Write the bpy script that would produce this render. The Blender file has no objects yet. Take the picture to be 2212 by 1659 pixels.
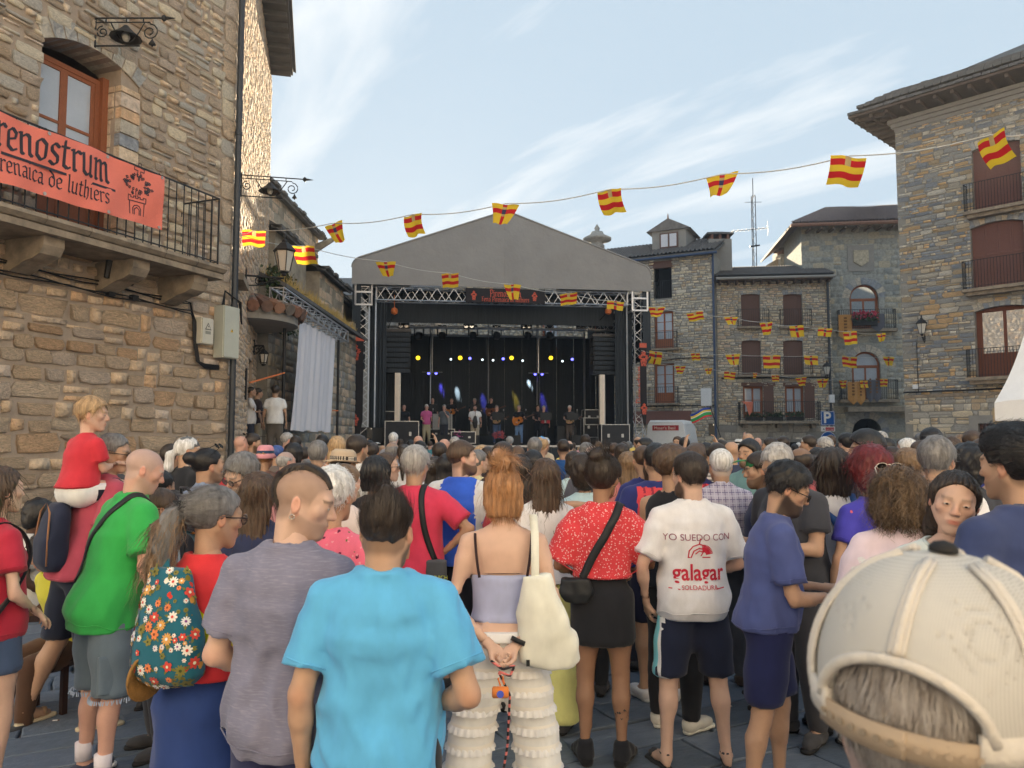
import bpy,math,random
import numpy as np
from mathutils import Matrix,Vector,Quaternion
random.seed(7);RNG=np.random.default_rng(7)
S=bpy.context.scene
COL=S.collection
# ---------------------------------------------------------------- camera
PITCH=math.radians(4.0);FPX=773.0;CAMP=np.array([0,0,1.8])
cam_d=bpy.data.cameras.new('camera');cam=bpy.data.objects.new('camera',cam_d);COL.objects.link(cam)
cam.location=CAMP;cam.rotation_euler=(math.pi/2+PITCH,0,0)
cam_d.sensor_width=36;cam_d.lens=FPX/1024*36;cam_d.clip_end=3000;cam_d.clip_start=.05
S.camera=cam
cam_d.dof.use_dof=True;cam_d.dof.focus_distance=6.5;cam_d.dof.aperture_fstop=9.0
# ---------------------------------------------------------------- light
SUN_EL=math.radians(11.6);SUN_AZ=math.radians(-7.5) # azimuth measured from +Y towards +X
sun_d=bpy.data.lights.new('sun','SUN');sun=bpy.data.objects.new('sun',sun_d);COL.objects.link(sun)
sun_d.energy=5.0;sun_d.angle=math.radians(.6);sun_d.color=(1,.82,.57)
_sv=Vector((math.sin(SUN_AZ)*math.cos(SUN_EL),math.cos(SUN_AZ)*math.cos(SUN_EL),math.sin(SUN_EL)))
sun.rotation_euler=_sv.to_track_quat('Z','Y').to_euler();sun.location=(-3,60,30)
W=bpy.data.worlds.new('World');S.world=W;W.use_nodes=True
def build_world():
 nt=W.node_tree;N=nt.nodes;L=nt.links
 bg=N['Background']
 sky=N.new('ShaderNodeTexSky');sky.sky_type='NISHITA';sky.sun_disc=False
 sky.sun_elevation=SUN_EL;sky.sun_rotation=SUN_AZ
 sky.air_density=1.0;sky.dust_density=.6;sky.ozone_density=1.5;sky.altitude=600
 tc=N.new('ShaderNodeTexCoord')
 # thin high cloud: direction projected on a flat layer, noise stretched into wisps
 sep=N.new('ShaderNodeSeparateXYZ');L.new(tc.outputs['Generated'],sep.inputs[0])
 zc=N.new('ShaderNodeMath');zc.operation='MAXIMUM';zc.inputs[1].default_value=.03;L.new(sep.outputs['Z'],zc.inputs[0])
 za=N.new('ShaderNodeMath');za.operation='ADD';za.inputs[1].default_value=.12;L.new(zc.outputs[0],za.inputs[0])
 dx=N.new('ShaderNodeMath');dx.operation='DIVIDE';L.new(sep.outputs['X'],dx.inputs[0]);L.new(za.outputs[0],dx.inputs[1])
 dy=N.new('ShaderNodeMath');dy.operation='DIVIDE';L.new(sep.outputs['Y'],dy.inputs[0]);L.new(za.outputs[0],dy.inputs[1])
 cb=N.new('ShaderNodeCombineXYZ');L.new(dx.outputs[0],cb.inputs[0]);L.new(dy.outputs[0],cb.inputs[1])
 mp=N.new('ShaderNodeMapping');mp.vector_type='TEXTURE';mp.inputs['Rotation'].default_value=(0,0,math.radians(-50));mp.inputs['Scale'].default_value=(2.6,.55,1);mp.inputs['Location'].default_value=(.55,.12,0)
 L.new(cb.outputs[0],mp.inputs[0])
 nz=N.new('ShaderNodeTexNoise');nz.inputs['Scale'].default_value=1.5;nz.inputs['Detail'].default_value=8;nz.inputs['Roughness'].default_value=.55;nz.inputs['Distortion'].default_value=.5
 L.new(mp.outputs[0],nz.inputs['Vector'])
 cr=N.new('ShaderNodeValToRGB');cr.color_ramp.elements[0].position=.52;cr.color_ramp.elements[1].position=.72
 L.new(nz.outputs['Fac'],cr.inputs['Fac'])
 cf=N.new('ShaderNodeMath');cf.operation='MULTIPLY';cf.inputs[1].default_value=.75;L.new(cr.outputs['Color'],cf.inputs[0])
 # even veil of thin cloud over the clear sky
 veil=N.new('ShaderNodeMix');veil.data_type='RGBA';veil.inputs['Factor'].default_value=VEIL[0]
 L.new(sky.outputs[0],veil.inputs['A']);veil.inputs['B'].default_value=VEIL[1]
 mx=N.new('ShaderNodeMix');mx.data_type='RGBA';L.new(cf.outputs[0],mx.inputs['Factor'])
 L.new(veil.outputs['Result'],mx.inputs['A']);mx.inputs['B'].default_value=(7.0,6.9,6.7,1)
 L.new(mx.outputs['Result'],bg.inputs['Color']);bg.inputs['Strength'].default_value=.05
VEIL=(.92,(3.15,3.95,4.65,1))
build_world()
S.view_settings.view_transform='Standard';S.view_settings.look='None';S.view_settings.gamma=1;S.view_settings.use_curve_mapping=False
S.view_settings.exposure=1.88
S.render.engine='CYCLES'
try:
 S.cycles.use_denoising=True;S.cycles.max_bounces=6;S.cycles.transparent_max_bounces=12;S.cycles.caustics_reflective=False;S.cycles.caustics_refractive=False
except Exception:pass
# ---------------------------------------------------------------- projection helpers (photograph read at 2212 px width)
KPX=2212/1024
def ray(x,y):
 u=(x/KPX-512)/FPX;v=(384-y/KPX)/FPX
 return np.array([u,math.cos(PITCH)-v*math.sin(PITCH),math.sin(PITCH)+v*math.cos(PITCH)])
def at(x,y,Y):
 d=ray(x,y);return CAMP+d*Y/d[1]
class Fr:
 """vertical plane frame: s along the wall (left to right seen from outside), d outwards, z up"""
 def __init__(self,O,u):
  self.O=np.array([O[0],O[1],0.]);u=np.array([u[0],u[1],0.]);self.u=u/np.linalg.norm(u);self.n=np.array([self.u[1],-self.u[0],0])
 def P(self,s,z,d=0.):return self.O+self.u*s+self.n*d+np.array([0,0,z])
 def PV(self,a):
  a=np.asarray(a,float);return self.O+a[:,:1]*self.u+a[:,1:2]*self.n+np.array([0,0,1.])*a[:,2:3] # columns s,d,z
 def on(self,x,y,off=0.):
  d=ray(x,y);t=np.dot(self.O+self.n*off-CAMP,self.n)/np.dot(d,self.n);p=CAMP+d*t
  return float(np.dot(p-self.O,self.u)),float(p[2])
 def M(self): # matrix: local x=s, y=-d (into wall), z
  return Matrix(((self.u[0],-self.n[0],0,self.O[0]),(self.u[1],-self.n[1],0,self.O[1]),(0,0,1,0),(0,0,0,1)))
  # ---------------------------------------------------------------- materials
MATS={}
def _set(b,n,v):
 if n in b.inputs:b.inputs[n].default_value=v
def mat(key,col,rough=.8,metal=0.,var=.12,vs=6.,bump=0.,bs=40.,bd=.01,ridge=False,spec=.3,stretch=(1,1,1),attr=False,col2=None,fac=(.4,.6),emit=None,es=0.,coords='Object',trans=0.,sheen=0.):
 if key in MATS:return MATS[key]
 m=bpy.data.materials.new(key);m.use_nodes=True;nt=m.node_tree;N=nt.nodes;L=nt.links
 b=N['Principled BSDF'];_set(b,'Roughness',rough);_set(b,'Metallic',metal);_set(b,'Specular IOR Level',spec)
 if sheen:_set(b,'Sheen Weight',sheen);_set(b,'Sheen Roughness',.5)
 col=tuple(col)+(1,)
 tc=N.new('ShaderNodeTexCoord');mp=N.new('ShaderNodeMapping');mp.inputs['Scale'].default_value=stretch;L.new(tc.outputs[coords],mp.inputs[0])
 out=None
 if var or col2:
  n=N.new('ShaderNodeTexNoise');n.inputs['Scale'].default_value=vs;n.inputs['Detail'].default_value=6;n.inputs['Roughness'].default_value=.62;L.new(mp.outputs[0],n.inputs['Vector'])
  r=N.new('ShaderNodeValToRGB');r.color_ramp.elements[0].position=fac[0]if col2 else .25;r.color_ramp.elements[1].position=fac[1]if col2 else .75
  if col2:r.color_ramp.elements[0].color=col;r.color_ramp.elements[1].color=tuple(col2)+(1,)
  else:
   r.color_ramp.elements[0].color=tuple(c*(1-var)for c in col[:3])+(1,);r.color_ramp.elements[1].color=tuple(min(1,c*(1+var))for c in col[:3])+(1,)
  L.new(n.outputs['Fac'],r.inputs['Fac']);out=r.outputs['Color']
 if attr:
  a=N.new('ShaderNodeVertexColor');a.layer_name='Col'
  if out is None:out=a.outputs['Color']
  else:
   mx=N.new('ShaderNodeMix');mx.data_type='RGBA';mx.blend_type='MULTIPLY';mx.inputs['Factor'].default_value=1;L.new(out,mx.inputs['A']);L.new(a.outputs['Color'],mx.inputs['B']);out=mx.outputs['Result']
 if out is not None:L.new(out,b.inputs['Base Color'])
 else:b.inputs['Base Color'].default_value=col
 if bump:
  n2=N.new('ShaderNodeTexNoise');n2.noise_type='RIDGED_MULTIFRACTAL' if ridge else 'FBM';n2.inputs['Scale'].default_value=bs;n2.inputs['Detail'].default_value=5;n2.inputs['Roughness'].default_value=.6;L.new(mp.outputs[0],n2.inputs['Vector'])
  bn=N.new('ShaderNodeBump');bn.inputs['Strength'].default_value=bump;bn.inputs['Distance'].default_value=bd;L.new(n2.outputs['Fac'],bn.inputs['Height']);L.new(bn.outputs[0],b.inputs['Normal'])
 if emit:_set(b,'Emission Color',tuple(emit)+(1,));_set(b,'Emission Strength',es)
 if trans:_set(b,'Transmission Weight',trans)
 MATS[key]=m;return m
def lin(r,g,b): # 8-bit photograph colour to linear
 return tuple(((c/255+.055)/1.055)**2.4 if c>10 else c/255/12.92 for c in(r,g,b))
 # ---------------------------------------------------------------- mesh helpers
def new_mesh(name,V,Fc,mats=None,midx=None,smooth=False,vcol=None):
 me=bpy.data.meshes.new(name)
 V=np.asarray(V,np.float32)
 if isinstance(Fc,np.ndarray):
  k=Fc.shape[1];n=len(Fc)
  me.vertices.add(len(V));me.vertices.foreach_set('co',V.ravel())
  me.loops.add(n*k);me.loops.foreach_set('vertex_index',Fc.astype(np.int32).ravel())
  me.polygons.add(n);me.polygons.foreach_set('loop_start',np.arange(0,n*k,k,dtype=np.int32))
  try:me.polygons.foreach_set('loop_total',np.full(n,k,np.int32))
  except Exception:pass
 else:
  me.from_pydata(V.tolist(),[],Fc)
 if mats:
  for m in(mats if isinstance(mats,(list,tuple))else[mats]):me.materials.append(m)
 if midx is not None:me.polygons.foreach_set('material_index',np.asarray(midx,np.int32))
 if smooth:me.polygons.foreach_set('use_smooth',np.ones(len(me.polygons),bool))
 if vcol is not None:
  ca=me.color_attributes.new('Col','FLOAT_COLOR','POINT');c=np.ones((len(V),4),np.float32);c[:,:3]=vcol;ca.data.foreach_set('color',c.ravel())
 me.update(calc_edges=True);me.validate()
 return me
def link(name,me,parent=None,loc=None):
 o=bpy.data.objects.new(name,me);COL.objects.link(o)
 if parent is not None:o.parent=parent
 if loc is not None:o.location=loc
 return o
def tag(o,label=None,cat=None,group=None,kind=None):
 if label:o['label']=label
 if cat:o['category']=cat
 if group:o['group']=group
 if kind:o['kind']=kind
 return o
def thing(name,label,cat,loc=(0,0,0),rz=0.,group=None):
 o=bpy.data.objects.new(name,None);COL.objects.link(o);o.empty_display_size=.1
 o.location=loc;o.rotation_euler=(0,0,rz);return tag(o,label,cat,group)
class MB:
 """collects simple solids; build() links them as one mesh object"""
 def __init__(self):self.V=[];self.F=[];self.I=[];self.n=0
 def add(self,V,Fc,mi=0):
  V=np.asarray(V,float);self.V.append(V);self.F+=[tuple(int(i)+self.n for i in f)for f in Fc];self.I+=[mi]*len(Fc);self.n+=len(V);return self
 def box(self,lo,hi,mi=0,M=None):
  x0,y0,z0=lo;x1,y1,z1=hi
  V=np.array([(x0,y0,z0),(x1,y0,z0),(x1,y1,z0),(x0,y1,z0),(x0,y0,z1),(x1,y0,z1),(x1,y1,z1),(x0,y1,z1)],float)
  if M is not None:V=xf(M,V)
  return self.add(V,[(0,3,2,1),(4,5,6,7),(0,1,5,4),(1,2,6,5),(2,3,7,6),(3,0,4,7)],mi)
 def bar(self,a,b,r=.02,n=6,r2=None,mi=0,cap=True):
  a=np.asarray(a,float);b=np.asarray(b,float);d=b-a;l=np.linalg.norm(d)
  if l<1e-6:return self
  d/=l;h=np.array([0,0,1.])if abs(d[2])<.9 else np.array([1.,0,0]);e1=np.cross(d,h);e1/=np.linalg.norm(e1);e2=np.cross(d,e1)
  r2=r if r2 is None else r2;t=np.arange(n)*2*math.pi/n+(math.pi/4 if n==4 else 0)
  ring=np.cos(t)[:,None]*e1+np.sin(t)[:,None]*e2
  V=np.vstack([a+ring*r,b+ring*r2]);Fc=[(i,i+n,(i+1)%n+n,(i+1)%n)for i in range(n)]
  if cap:Fc+=[tuple(range(n)),tuple(range(2*n-1,n-1,-1))]
  return self.add(V,Fc,mi)
 def tube(self,pts,r,n=6,mi=0):
  pts=np.asarray(pts,float);m=len(pts);rr=np.broadcast_to(np.asarray(r,float),(m,))
  T=np.gradient(pts,axis=0);T/=np.linalg.norm(T,axis=1)[:,None]+1e-9
  h=np.array([0,0,1.])if abs(T[:,2]).mean()<.8 else np.array([1.,0,0]);V=[]
  t=np.arange(n)*2*math.pi/n
  for i in range(m):
   e1=np.cross(T[i],h);e1/=np.linalg.norm(e1)+1e-9;e2=np.cross(T[i],e1)
   V.append(pts[i]+(np.cos(t)[:,None]*e1+np.sin(t)[:,None]*e2)*rr[i])
  Fc=[(j*n+i,(j+1)*n+i,(j+1)*n+(i+1)%n,j*n+(i+1)%n)for j in range(m-1)for i in range(n)]
  Fc+=[tuple(range(n)),tuple(range(m*n-1,(m-1)*n-1,-1))]
  return self.add(np.vstack(V),Fc,mi)
 def lathe(self,prof,c=(0,0,0),n=12,mi=0,M=None):
  prof=np.asarray(prof,float);m=len(prof);t=np.arange(n)*2*math.pi/n
  V=np.array([(r*math.cos(a),r*math.sin(a),z)for r,z in prof for a in t])
  if M is not None:V=xf(M,V)
  V=V+np.asarray(c)
  Fc=[(j*n+i,j*n+(i+1)%n,(j+1)*n+(i+1)%n,(j+1)*n+i)for j in range(m-1)for i in range(n)]
  Fc+=[tuple(range(n-1,-1,-1)),tuple(range((m-1)*n,m*n))]
  return self.add(V,Fc,mi)
 def prism(self,poly,y0,y1,mi=0,M=None):
  """polygon in (x,z) extruded along y"""
  poly=np.asarray(poly,float);n=len(poly)
  V=np.vstack([np.c_[poly[:,0],np.full(n,y0),poly[:,1]],np.c_[poly[:,0],np.full(n,y1),poly[:,1]]])
  if M is not None:V=xf(M,V)
  return self.add(V,[tuple(range(n)),tuple(range(2*n-1,n-1,-1))]+[(i,i+n,(i+1)%n+n,(i+1)%n)for i in range(n)],mi)
 def build(self,name,mats,parent=None,smooth=False,loc=None,M=None):
  if not self.V:return None
  V=np.vstack(self.V)
  if M is not None:V=xf(M,V)
  me=new_mesh(name,V,self.F,mats,self.I if isinstance(mats,(list,tuple))else None,smooth)
  return link(name,me,parent,loc)
def xf(M,V):
 M=np.array(M);return np.asarray(V)@M[:3,:3].T+M[:3,3]
def bevel_box(w,d,h,b=.01):
 """box from origin corner-centred (x,y centred, z from 0) with chamfered edges"""
 m=MB();x,y=w/2,d/2
 ring=lambda k,z:[(-x+k,-y+b if k<b else-y+k,z)]
 V=[];
 def r(ix,z):return[(-x+ix,-y+ix+b,z),(-x+ix+b,-y+ix,z),(x-ix-b,-y+ix,z),(x-ix,-y+ix+b,z),(x-ix,y-ix-b,z),(x-ix-b,y-ix,z),(-x+ix+b,y-ix,z),(-x+ix,y-ix-b,z)]
 for ix,z in((b,0),(0,b),(0,h-b),(b,h)):V+=r(ix,z)
 Fc=[tuple(range(7,-1,-1)),tuple(range(24,32))]
 for j in range(3):
  for i in range(8):Fc.append((j*8+i,j*8+(i+1)%8,(j+1)*8+(i+1)%8,(j+1)*8+i))
 return np.array(V),Fc
def arc(c,r,a0,a1,n):return[(c[0]+r*math.cos(a0+(a1-a0)*i/n),c[1]+r*math.sin(a0+(a1-a0)*i/n))for i in range(n+1)]
# ================================================================ setting
# ---- stone pieces
def stone_variant(rng):
 n=8;base=np.array([(0,0),(.5,0),(1,0),(1,.5),(1,1),(.5,1),(0,1),(0,.5)],float)
 o=base+rng.normal(0,.035,(8,2));c=np.array([.5,.5])
 for k in(0,2,4,6):o[k]+=(c-o[k])*rng.uniform(.03,.16)
 r1=c+(o-c)*.985;r2=c+(o-c)*np.array([.93,.87])+rng.normal(0,.018,(8,2))
 y2=-1+rng.normal(0,.3,8)
 V=np.vstack([np.c_[o[:,0],np.full(8,.6),o[:,1]],np.c_[r1[:,0],-.55+rng.normal(0,.1,8),r1[:,1]],np.c_[r2[:,0],y2,r2[:,1]],[[.5+rng.normal(0,.08),-1.05+rng.normal(0,.2),.5+rng.normal(0,.08)]]])
 Fc=[]
 for j in range(2):
  for i in range(n):Fc+=[(j*n+i,j*n+(i+1)%n,(j+1)*n+(i+1)%n),(j*n+i,(j+1)*n+(i+1)%n,(j+1)*n+i)]
 Fc+=[(16+i,16+(i+1)%n,24)for i in range(n)]
 return V,np.array(Fc)
_r=np.random.default_rng(3)
STONES=[stone_variant(_r)for _ in range(14)]
def stone_low(rng):
 o=np.array([(0,0),(1,0),(1,1),(0,1)],float)+rng.normal(0,.05,(4,2));r=.5+(o-.5)*np.array([.9,.8]);V=np.vstack([np.c_[o[:,0],np.full(4,.6),o[:,1]],np.c_[r[:,0],-1+rng.normal(0,.2,4),r[:,1]]])
 return V,np.array([(4,5,6),(4,6,7)]+[q for i in range(4)for q in((i,(i+1)%4,(i+1)%4+4),(i,(i+1)%4+4,i+4))])
STONES_LOW=[stone_low(_r)for _ in range(14)]
STONE_ME={}
def stone_me(k,m):
 if(k,m.name)not in STONE_ME:STONE_ME[(k,m.name)]=new_mesh('stone',STONES[k][0],STONES[k][1],m)
 return STONE_ME[(k,m.name)]
def lay_courses(s0,s1,z0,z1,holes,ch,ar,rng,gap,quoin=0.):
 out=[];z=z0
 while z<z1-.03:
  h=rng.uniform(*ch);h=min(h,z1-z)
  if z1-z-h<ch[0]*.6:h=z1-z
  iv=[(s0,s1)]
  for a,b,c,d in holes:
   if z+h>b+.02 and z<d-.02:
    niv=[]
    for p,q in iv:
     if c<=p or a>=q:niv.append((p,q));continue
     if a>p+.04:niv.append((p,a))
     if c<q-.04:niv.append((c,q))
    iv=niv
  for p,q in iv:
   s=p
   while s<q-.02:
    w=h*rng.uniform(*ar)if rng.random()>.2 else h*rng.uniform(.6,1.3)
    w=min(w,q-s)
    if q-s-w<h*.55:w=q-s
    # now and then two thin stones share one course
    if h>ch[0]*1.45 and rng.random()<.3:
     f=rng.uniform(.35,.65);out+=[(s,z,w,h*f),(s,z+h*f,w,h*(1-f))]
    else:out.append((s,z,w,h))
    s+=w
  z+=h
 j=rng.normal(0,gap*.35,(len(out),4))
 return[(s+gap/2+a,z+gap/2+b,max(.03,w-gap+c),max(.02,h-gap+d))for(s,z,w,h),(a,b,c,d)in zip(out,j)]
def lay_stones(parent,fr,rects,mats,n_ind,proud,rng,wts=None,name='stone'):
 loc=np.array(parent.location)
 P=np.array([fr.P(s+w/2,z+h/2)for s,z,w,h in rects]);area=np.array([w*h for _,_,w,h in rects])
 u=P[:,0]/P[:,1];d=np.linalg.norm(P-CAMP,axis=1)
 vis=(np.abs(u)<.70)&(P[:,2]<1.8+P[:,1]*.60)
 score=np.where(vis,1,.001)*area/d**2
 order=np.argsort(-score);ind=set(order[:n_ind].tolist());FM=fr.M()
 k=rng.integers(0,len(STONES),len(rects));mi=rng.choice(len(mats),len(rects),p=wts);pr=rng.uniform(proud[0],proud[1],len(rects));flip=rng.random(len(rects))<.5
 VV,FF,II=[],[],[];nb=0;FMn=np.array(FM)
 for i,(s,z,w,h)in enumerate(rects):
  if i in ind:
   o=bpy.data.objects.new(name,stone_me(int(k[i]),mats[mi[i]]));COL.objects.link(o);o.parent=parent
   o.matrix_basis=Matrix.Translation(-Vector(loc))@FM@Matrix.Translation((s,0,z))@Matrix.Diagonal((w,pr[i],h,1))
  else:
   V,Fc=STONES_LOW[k[i]]
   L=np.c_[s+V[:,0]*w,V[:,1]*pr[i],z+V[:,2]*h]
   VV.append(L@FMn[:3,:3].T+FMn[:3,3]-loc);FF.append(Fc+nb);II.append(np.full(len(Fc),mi[i]));nb+=len(V)
 if VV:
  o=link('small_stones',new_mesh('small_stones',np.vstack(VV),np.vstack(FF),mats,np.concatenate(II)),parent);o['kind']='stuff'
def wall_sheet(name,parent,fr,s0,s1,z0,z1,holes,m,depth=.35,back=None):
 """wall face with real openings: face cells + reveals"""
 loc=np.array(parent.location)
 ss=sorted({s0,s1,*[h[0]for h in holes],*[h[2]for h in holes]});zs=sorted({z0,z1,*[h[1]for h in holes],*[h[3]for h in holes]})
 ss=[s for s in ss if s0<=s<=s1];zs=[z for z in zs if z0<=z<=z1]
 mb=MB()
 for a,b in zip(ss,ss[1:]):
  for c,d in zip(zs,zs[1:]):
   x,y=(a+b)/2,(c+d)/2
   if any(h[0]<x<h[2]and h[1]<y<h[3]for h in holes):continue
   mb.add(fr.PV([(a,0,c),(b,0,c),(b,0,d),(a,0,d)]),[(0,1,2,3)])
 for a,c,b,d in holes:
  for q in([(a,0,c),(a,-depth,c),(a,-depth,d),(a,0,d)],[(b,0,d),(b,-depth,d),(b,-depth,c),(b,0,c)],[(a,0,d),(a,-depth,d),(b,-depth,d),(b,0,d)],[(b,0,c),(b,-depth,c),(a,-depth,c),(a,0,c)]):
   mb.add(fr.PV(q),[(0,1,2,3)])
 bk=back or 6.
 for q in([(s0,0,z0),(s0,0,z1),(s0,-bk,z1),(s0,-bk,z0)],[(s1,0,z1),(s1,0,z0),(s1,-bk,z0),(s1,-bk,z1)],[(s0,-bk,z0),(s0,-bk,z1),(s1,-bk,z1),(s1,-bk,z0)],[(s0,0,z1),(s1,0,z1),(s1,-bk,z1),(s0,-bk,z1)]):
  mb.add(fr.PV(q),[(0,1,2,3)])
 mb.V=[v-loc for v in mb.V]
 return mb.build(name,m,parent)
def fbox(fr,s0,s1,d0,d1,z0,z1,mb=None,mi=0):
 mb=mb or MB()
 return mb.add(fr.PV([(s0,d0,z0),(s1,d0,z0),(s1,d1,z0),(s0,d1,z0),(s0,d0,z1),(s1,d0,z1),(s1,d1,z1),(s0,d1,z1)]),[(0,1,2,3),(7,6,5,4),(4,5,1,0),(5,6,2,1),(6,7,3,2),(7,4,0,3)],mi)
def fpart(name,mb,m,parent,root,smooth=False):
 """mesh built in world coordinates, hung under a part or thing whose root empty sits at root.location"""
 loc=np.array(root.location);mb.V=[v-loc for v in mb.V]
 return mb.build(name,m,parent,smooth)
 # ---- materials of the setting
def stone_mats(pre,cols,rough=.9,bump=.9,g=1.22):
 return[mat(f'{pre}_{i}',tuple(v*min(g,.68/max(lin(*c)))for v in lin(*c)),rough,var=.34,vs=7,bump=bump,bs=13,bd=.07,col2=None)for i,c in enumerate(cols)]
M_TAN=stone_mats('sandstone_tan',[(210,184,154),(202,177,149),(214,190,162),(194,173,150),(216,180,144),(196,178,160),(220,198,172)])
M_GREY=stone_mats('slate_stone',[(156,154,150),(174,166,152),(136,140,146),(190,176,154),(170,150,122),(196,164,124),(206,198,184)])
M_DIM=stone_mats('far_stone',[(164,158,148),(180,170,152),(148,144,138),(192,178,154),(174,154,128),(210,200,182)],bump=.5)
M_TOWER=stone_mats('tower_stone',[(144,144,138),(154,150,138),(132,134,130),(166,156,136)],bump=.5)
M_MORTAR=mat('mortar_brown',lin(168,152,136),.95,var=.2,vs=5,bump=.5,bs=60)
M_MORTG=mat('mortar_grey',lin(146,142,134),.95,var=.2,vs=4,bump=.4,bs=40)
M_CHURCH=mat('church_ashlar',lin(182,170,150),.92,var=.25,vs=2.2,bump=.6,bs=9,bd=.05,col2=lin(136,126,112),fac=(.35,.7))
M_WOODD=mat('window_wood',lin(146,88,58),.55,var=.2,vs=14,stretch=(6,6,1),bump=.2,bs=30)
M_SHUT=mat('shutter_wood',lin(106,79,69),.7,var=.18,vs=10,stretch=(8,8,1),bump=.2)
M_SHUT2=mat('red_shutter',lin(120,84,76),.65,var=.15,vs=10,stretch=(8,8,1))
M_IRON=mat('black_iron',lin(44,44,46),.55,var=.2,vs=20)
M_GLASS=mat('window_glass',(.42,.46,.52),.05,var=.1,vs=2,spec=.9)
M_SKYG=mat('sky_mirror_glass',(.62,.7,.8),.03,metal=.85,var=0)  # plain panes made metallic and bluish to strengthen the sky reflection
M_CURT=mat('curtain_white',lin(214,214,220),.9,var=.06,vs=10)
M_SLAB=mat('balcony_stone',lin(166,150,130),.92,var=.3,vs=4,bump=.6,bs=20,col2=lin(122,112,100),fac=(.35,.65))
M_TILE=[mat(f'roof_tile_{i}',lin(*c),.9,var=.3,vs=9,bump=.5,bs=30)for i,c in enumerate([(134,100,84),(118,96,86),(146,112,92),(112,104,98)])]
M_TILEG=mat('roof_tile_grey',lin(112,108,106),.9,var=.3,vs=3,bump=.4,bs=20)
M_SLATE=mat('roof_slate',lin(104,102,100),.9,var=.3,vs=2.5,bump=.6,bs=12,bd=.03)
M_EAVE=mat('eave_wood',lin(98,84,75),.8,var=.2,vs=8,stretch=(1,8,1))
M_EAVEG=mat('eave_dark',lin(86,84,84),.85,var=.15,vs=5)
M_PLAST=mat('grey_plaster',lin(150,146,140),.9,var=.1,vs=3,bump=.2)
M_PIPE=mat('drainpipe',lin(62,66,72),.45,metal=.3,var=.1)
M_BLUEP=mat('blue_pipe',lin(62,78,106),.5,var=.1)
M_WIRE=mat('cable_black',lin(38,38,40),.6,var=0)
M_BOXP=mat('meter_box',lin(208,204,190),.55,var=.05)
M_WHITEP=mat('white_paint',lin(225,225,226),.5,var=.05)
M_LAMPG=mat('lamp_glass',lin(205,200,190),.3,var=.05)
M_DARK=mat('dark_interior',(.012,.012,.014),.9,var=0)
# ---- ground: dark slate slabs with recessed joints
def build_ground():
 g=MB();e=400
 n=40
 g.add([(-e,-e,-.03),(e,-e,-.03),(e,e,-.03),(-e,e,-.03)],[(0,1,2,3)])
 base=tag(g.build('ground',mat('joint_mortar',lin(112,110,108),.95,var=.25,vs=3,bump=.4,bs=30)),kind='structure')
 mats=[mat(f'slate_paving_{i}',lin(*c),.5,var=.22,vs=5,bump=.5,bs=11,bd=.02,spec=.4)for i,c in enumerate([(104,116,132),(96,108,124),(112,122,136),(100,110,122),(108,120,138)])]
 rng=np.random.default_rng(11);ang=math.radians(27);ca,sa=math.cos(ang),math.sin(ang)
 rects=[];y=-30.
 while y<34:
  h=rng.uniform(.24,.42);x=-36+rng.uniform(0,.5)
  while x<36:
   w=rng.uniform(.4,.95);rects.append((x,y,w,h));x+=w
  y+=h
 out=[]
 for x,y,w,h in rects:
  cx,cy=x+w/2,y+h/2;X=cx*ca-cy*sa;Y=cx*sa+cy*ca+10
  if Y<-2 or Y>31 or abs(X)>5+Y*.75:continue
  out.append((X,Y,w,h))
 sc=[(-(w*h)/(X*X+Y*Y+3)if(Y>2.6 and abs(X)<Y*.68)else 1)for X,Y,w,h in out]
 order=np.argsort(sc);ind=set(order[:300].tolist())
 # slab variants, unit square, chamfered and slightly uneven
 var=[]
 for k in range(10):
  o=np.array([(0,0),(.5,0),(1,0),(1,.5),(1,1),(.5,1),(0,1),(0,.5)])-.5+rng.normal(0,.012,(8,2))
  V=np.vstack([np.c_[o,np.full(8,-.04)],np.c_[o*.99,np.full(8,-.004)],np.c_[o*.955,rng.normal(.002,.0015,8)]])
  Fc=[(16,17,18,19,20,21,22,23)]+[(j*8+i,j*8+(i+1)%8,(j+1)*8+(i+1)%8,(j+1)*8+i)for j in range(2)for i in range(8)]
  var.append((V,Fc))
 mes={}
 VL=np.array([(-.5,-.5,-.02),(.5,-.5,-.02),(.5,.5,-.02),(-.5,.5,-.02),(-.485,-.48,.002),(.485,-.48,.002),(.485,.48,.002),(-.485,.48,.002)]);FL=[(4,5,6,7)]+[(i,(i+1)%4,(i+1)%4+4,i+4)for i in range(4)];rest=MB()
 for i,(X,Y,w,h)in enumerate(out):
  k=int(rng.integers(10));m=int(rng.integers(len(mats)));gx,gy=w-.012,h-.012
  if i in ind:
   if(k,m)not in mes:mes[(k,m)]=new_mesh('paving_slab',var[k][0],var[k][1],mats[m])
   o=link('paving_slab',mes[(k,m)],base);o.matrix_basis=Matrix.Translation((X,Y,rng.normal(0,.002)))@Matrix.Rotation(ang,4,'Z')@Matrix.Diagonal((gx,gy,1,1))
  else:
   V=VL*np.array([gx,gy,1]);V=np.c_[V[:,0]*ca-V[:,1]*sa+X,V[:,0]*sa+V[:,1]*ca+Y,V[:,2]+rng.normal(0,.002)]
   rest.add(V,FL,m)
 o=rest.build('far_paving',mats,base);o['kind']='stuff'
build_ground()
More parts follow.
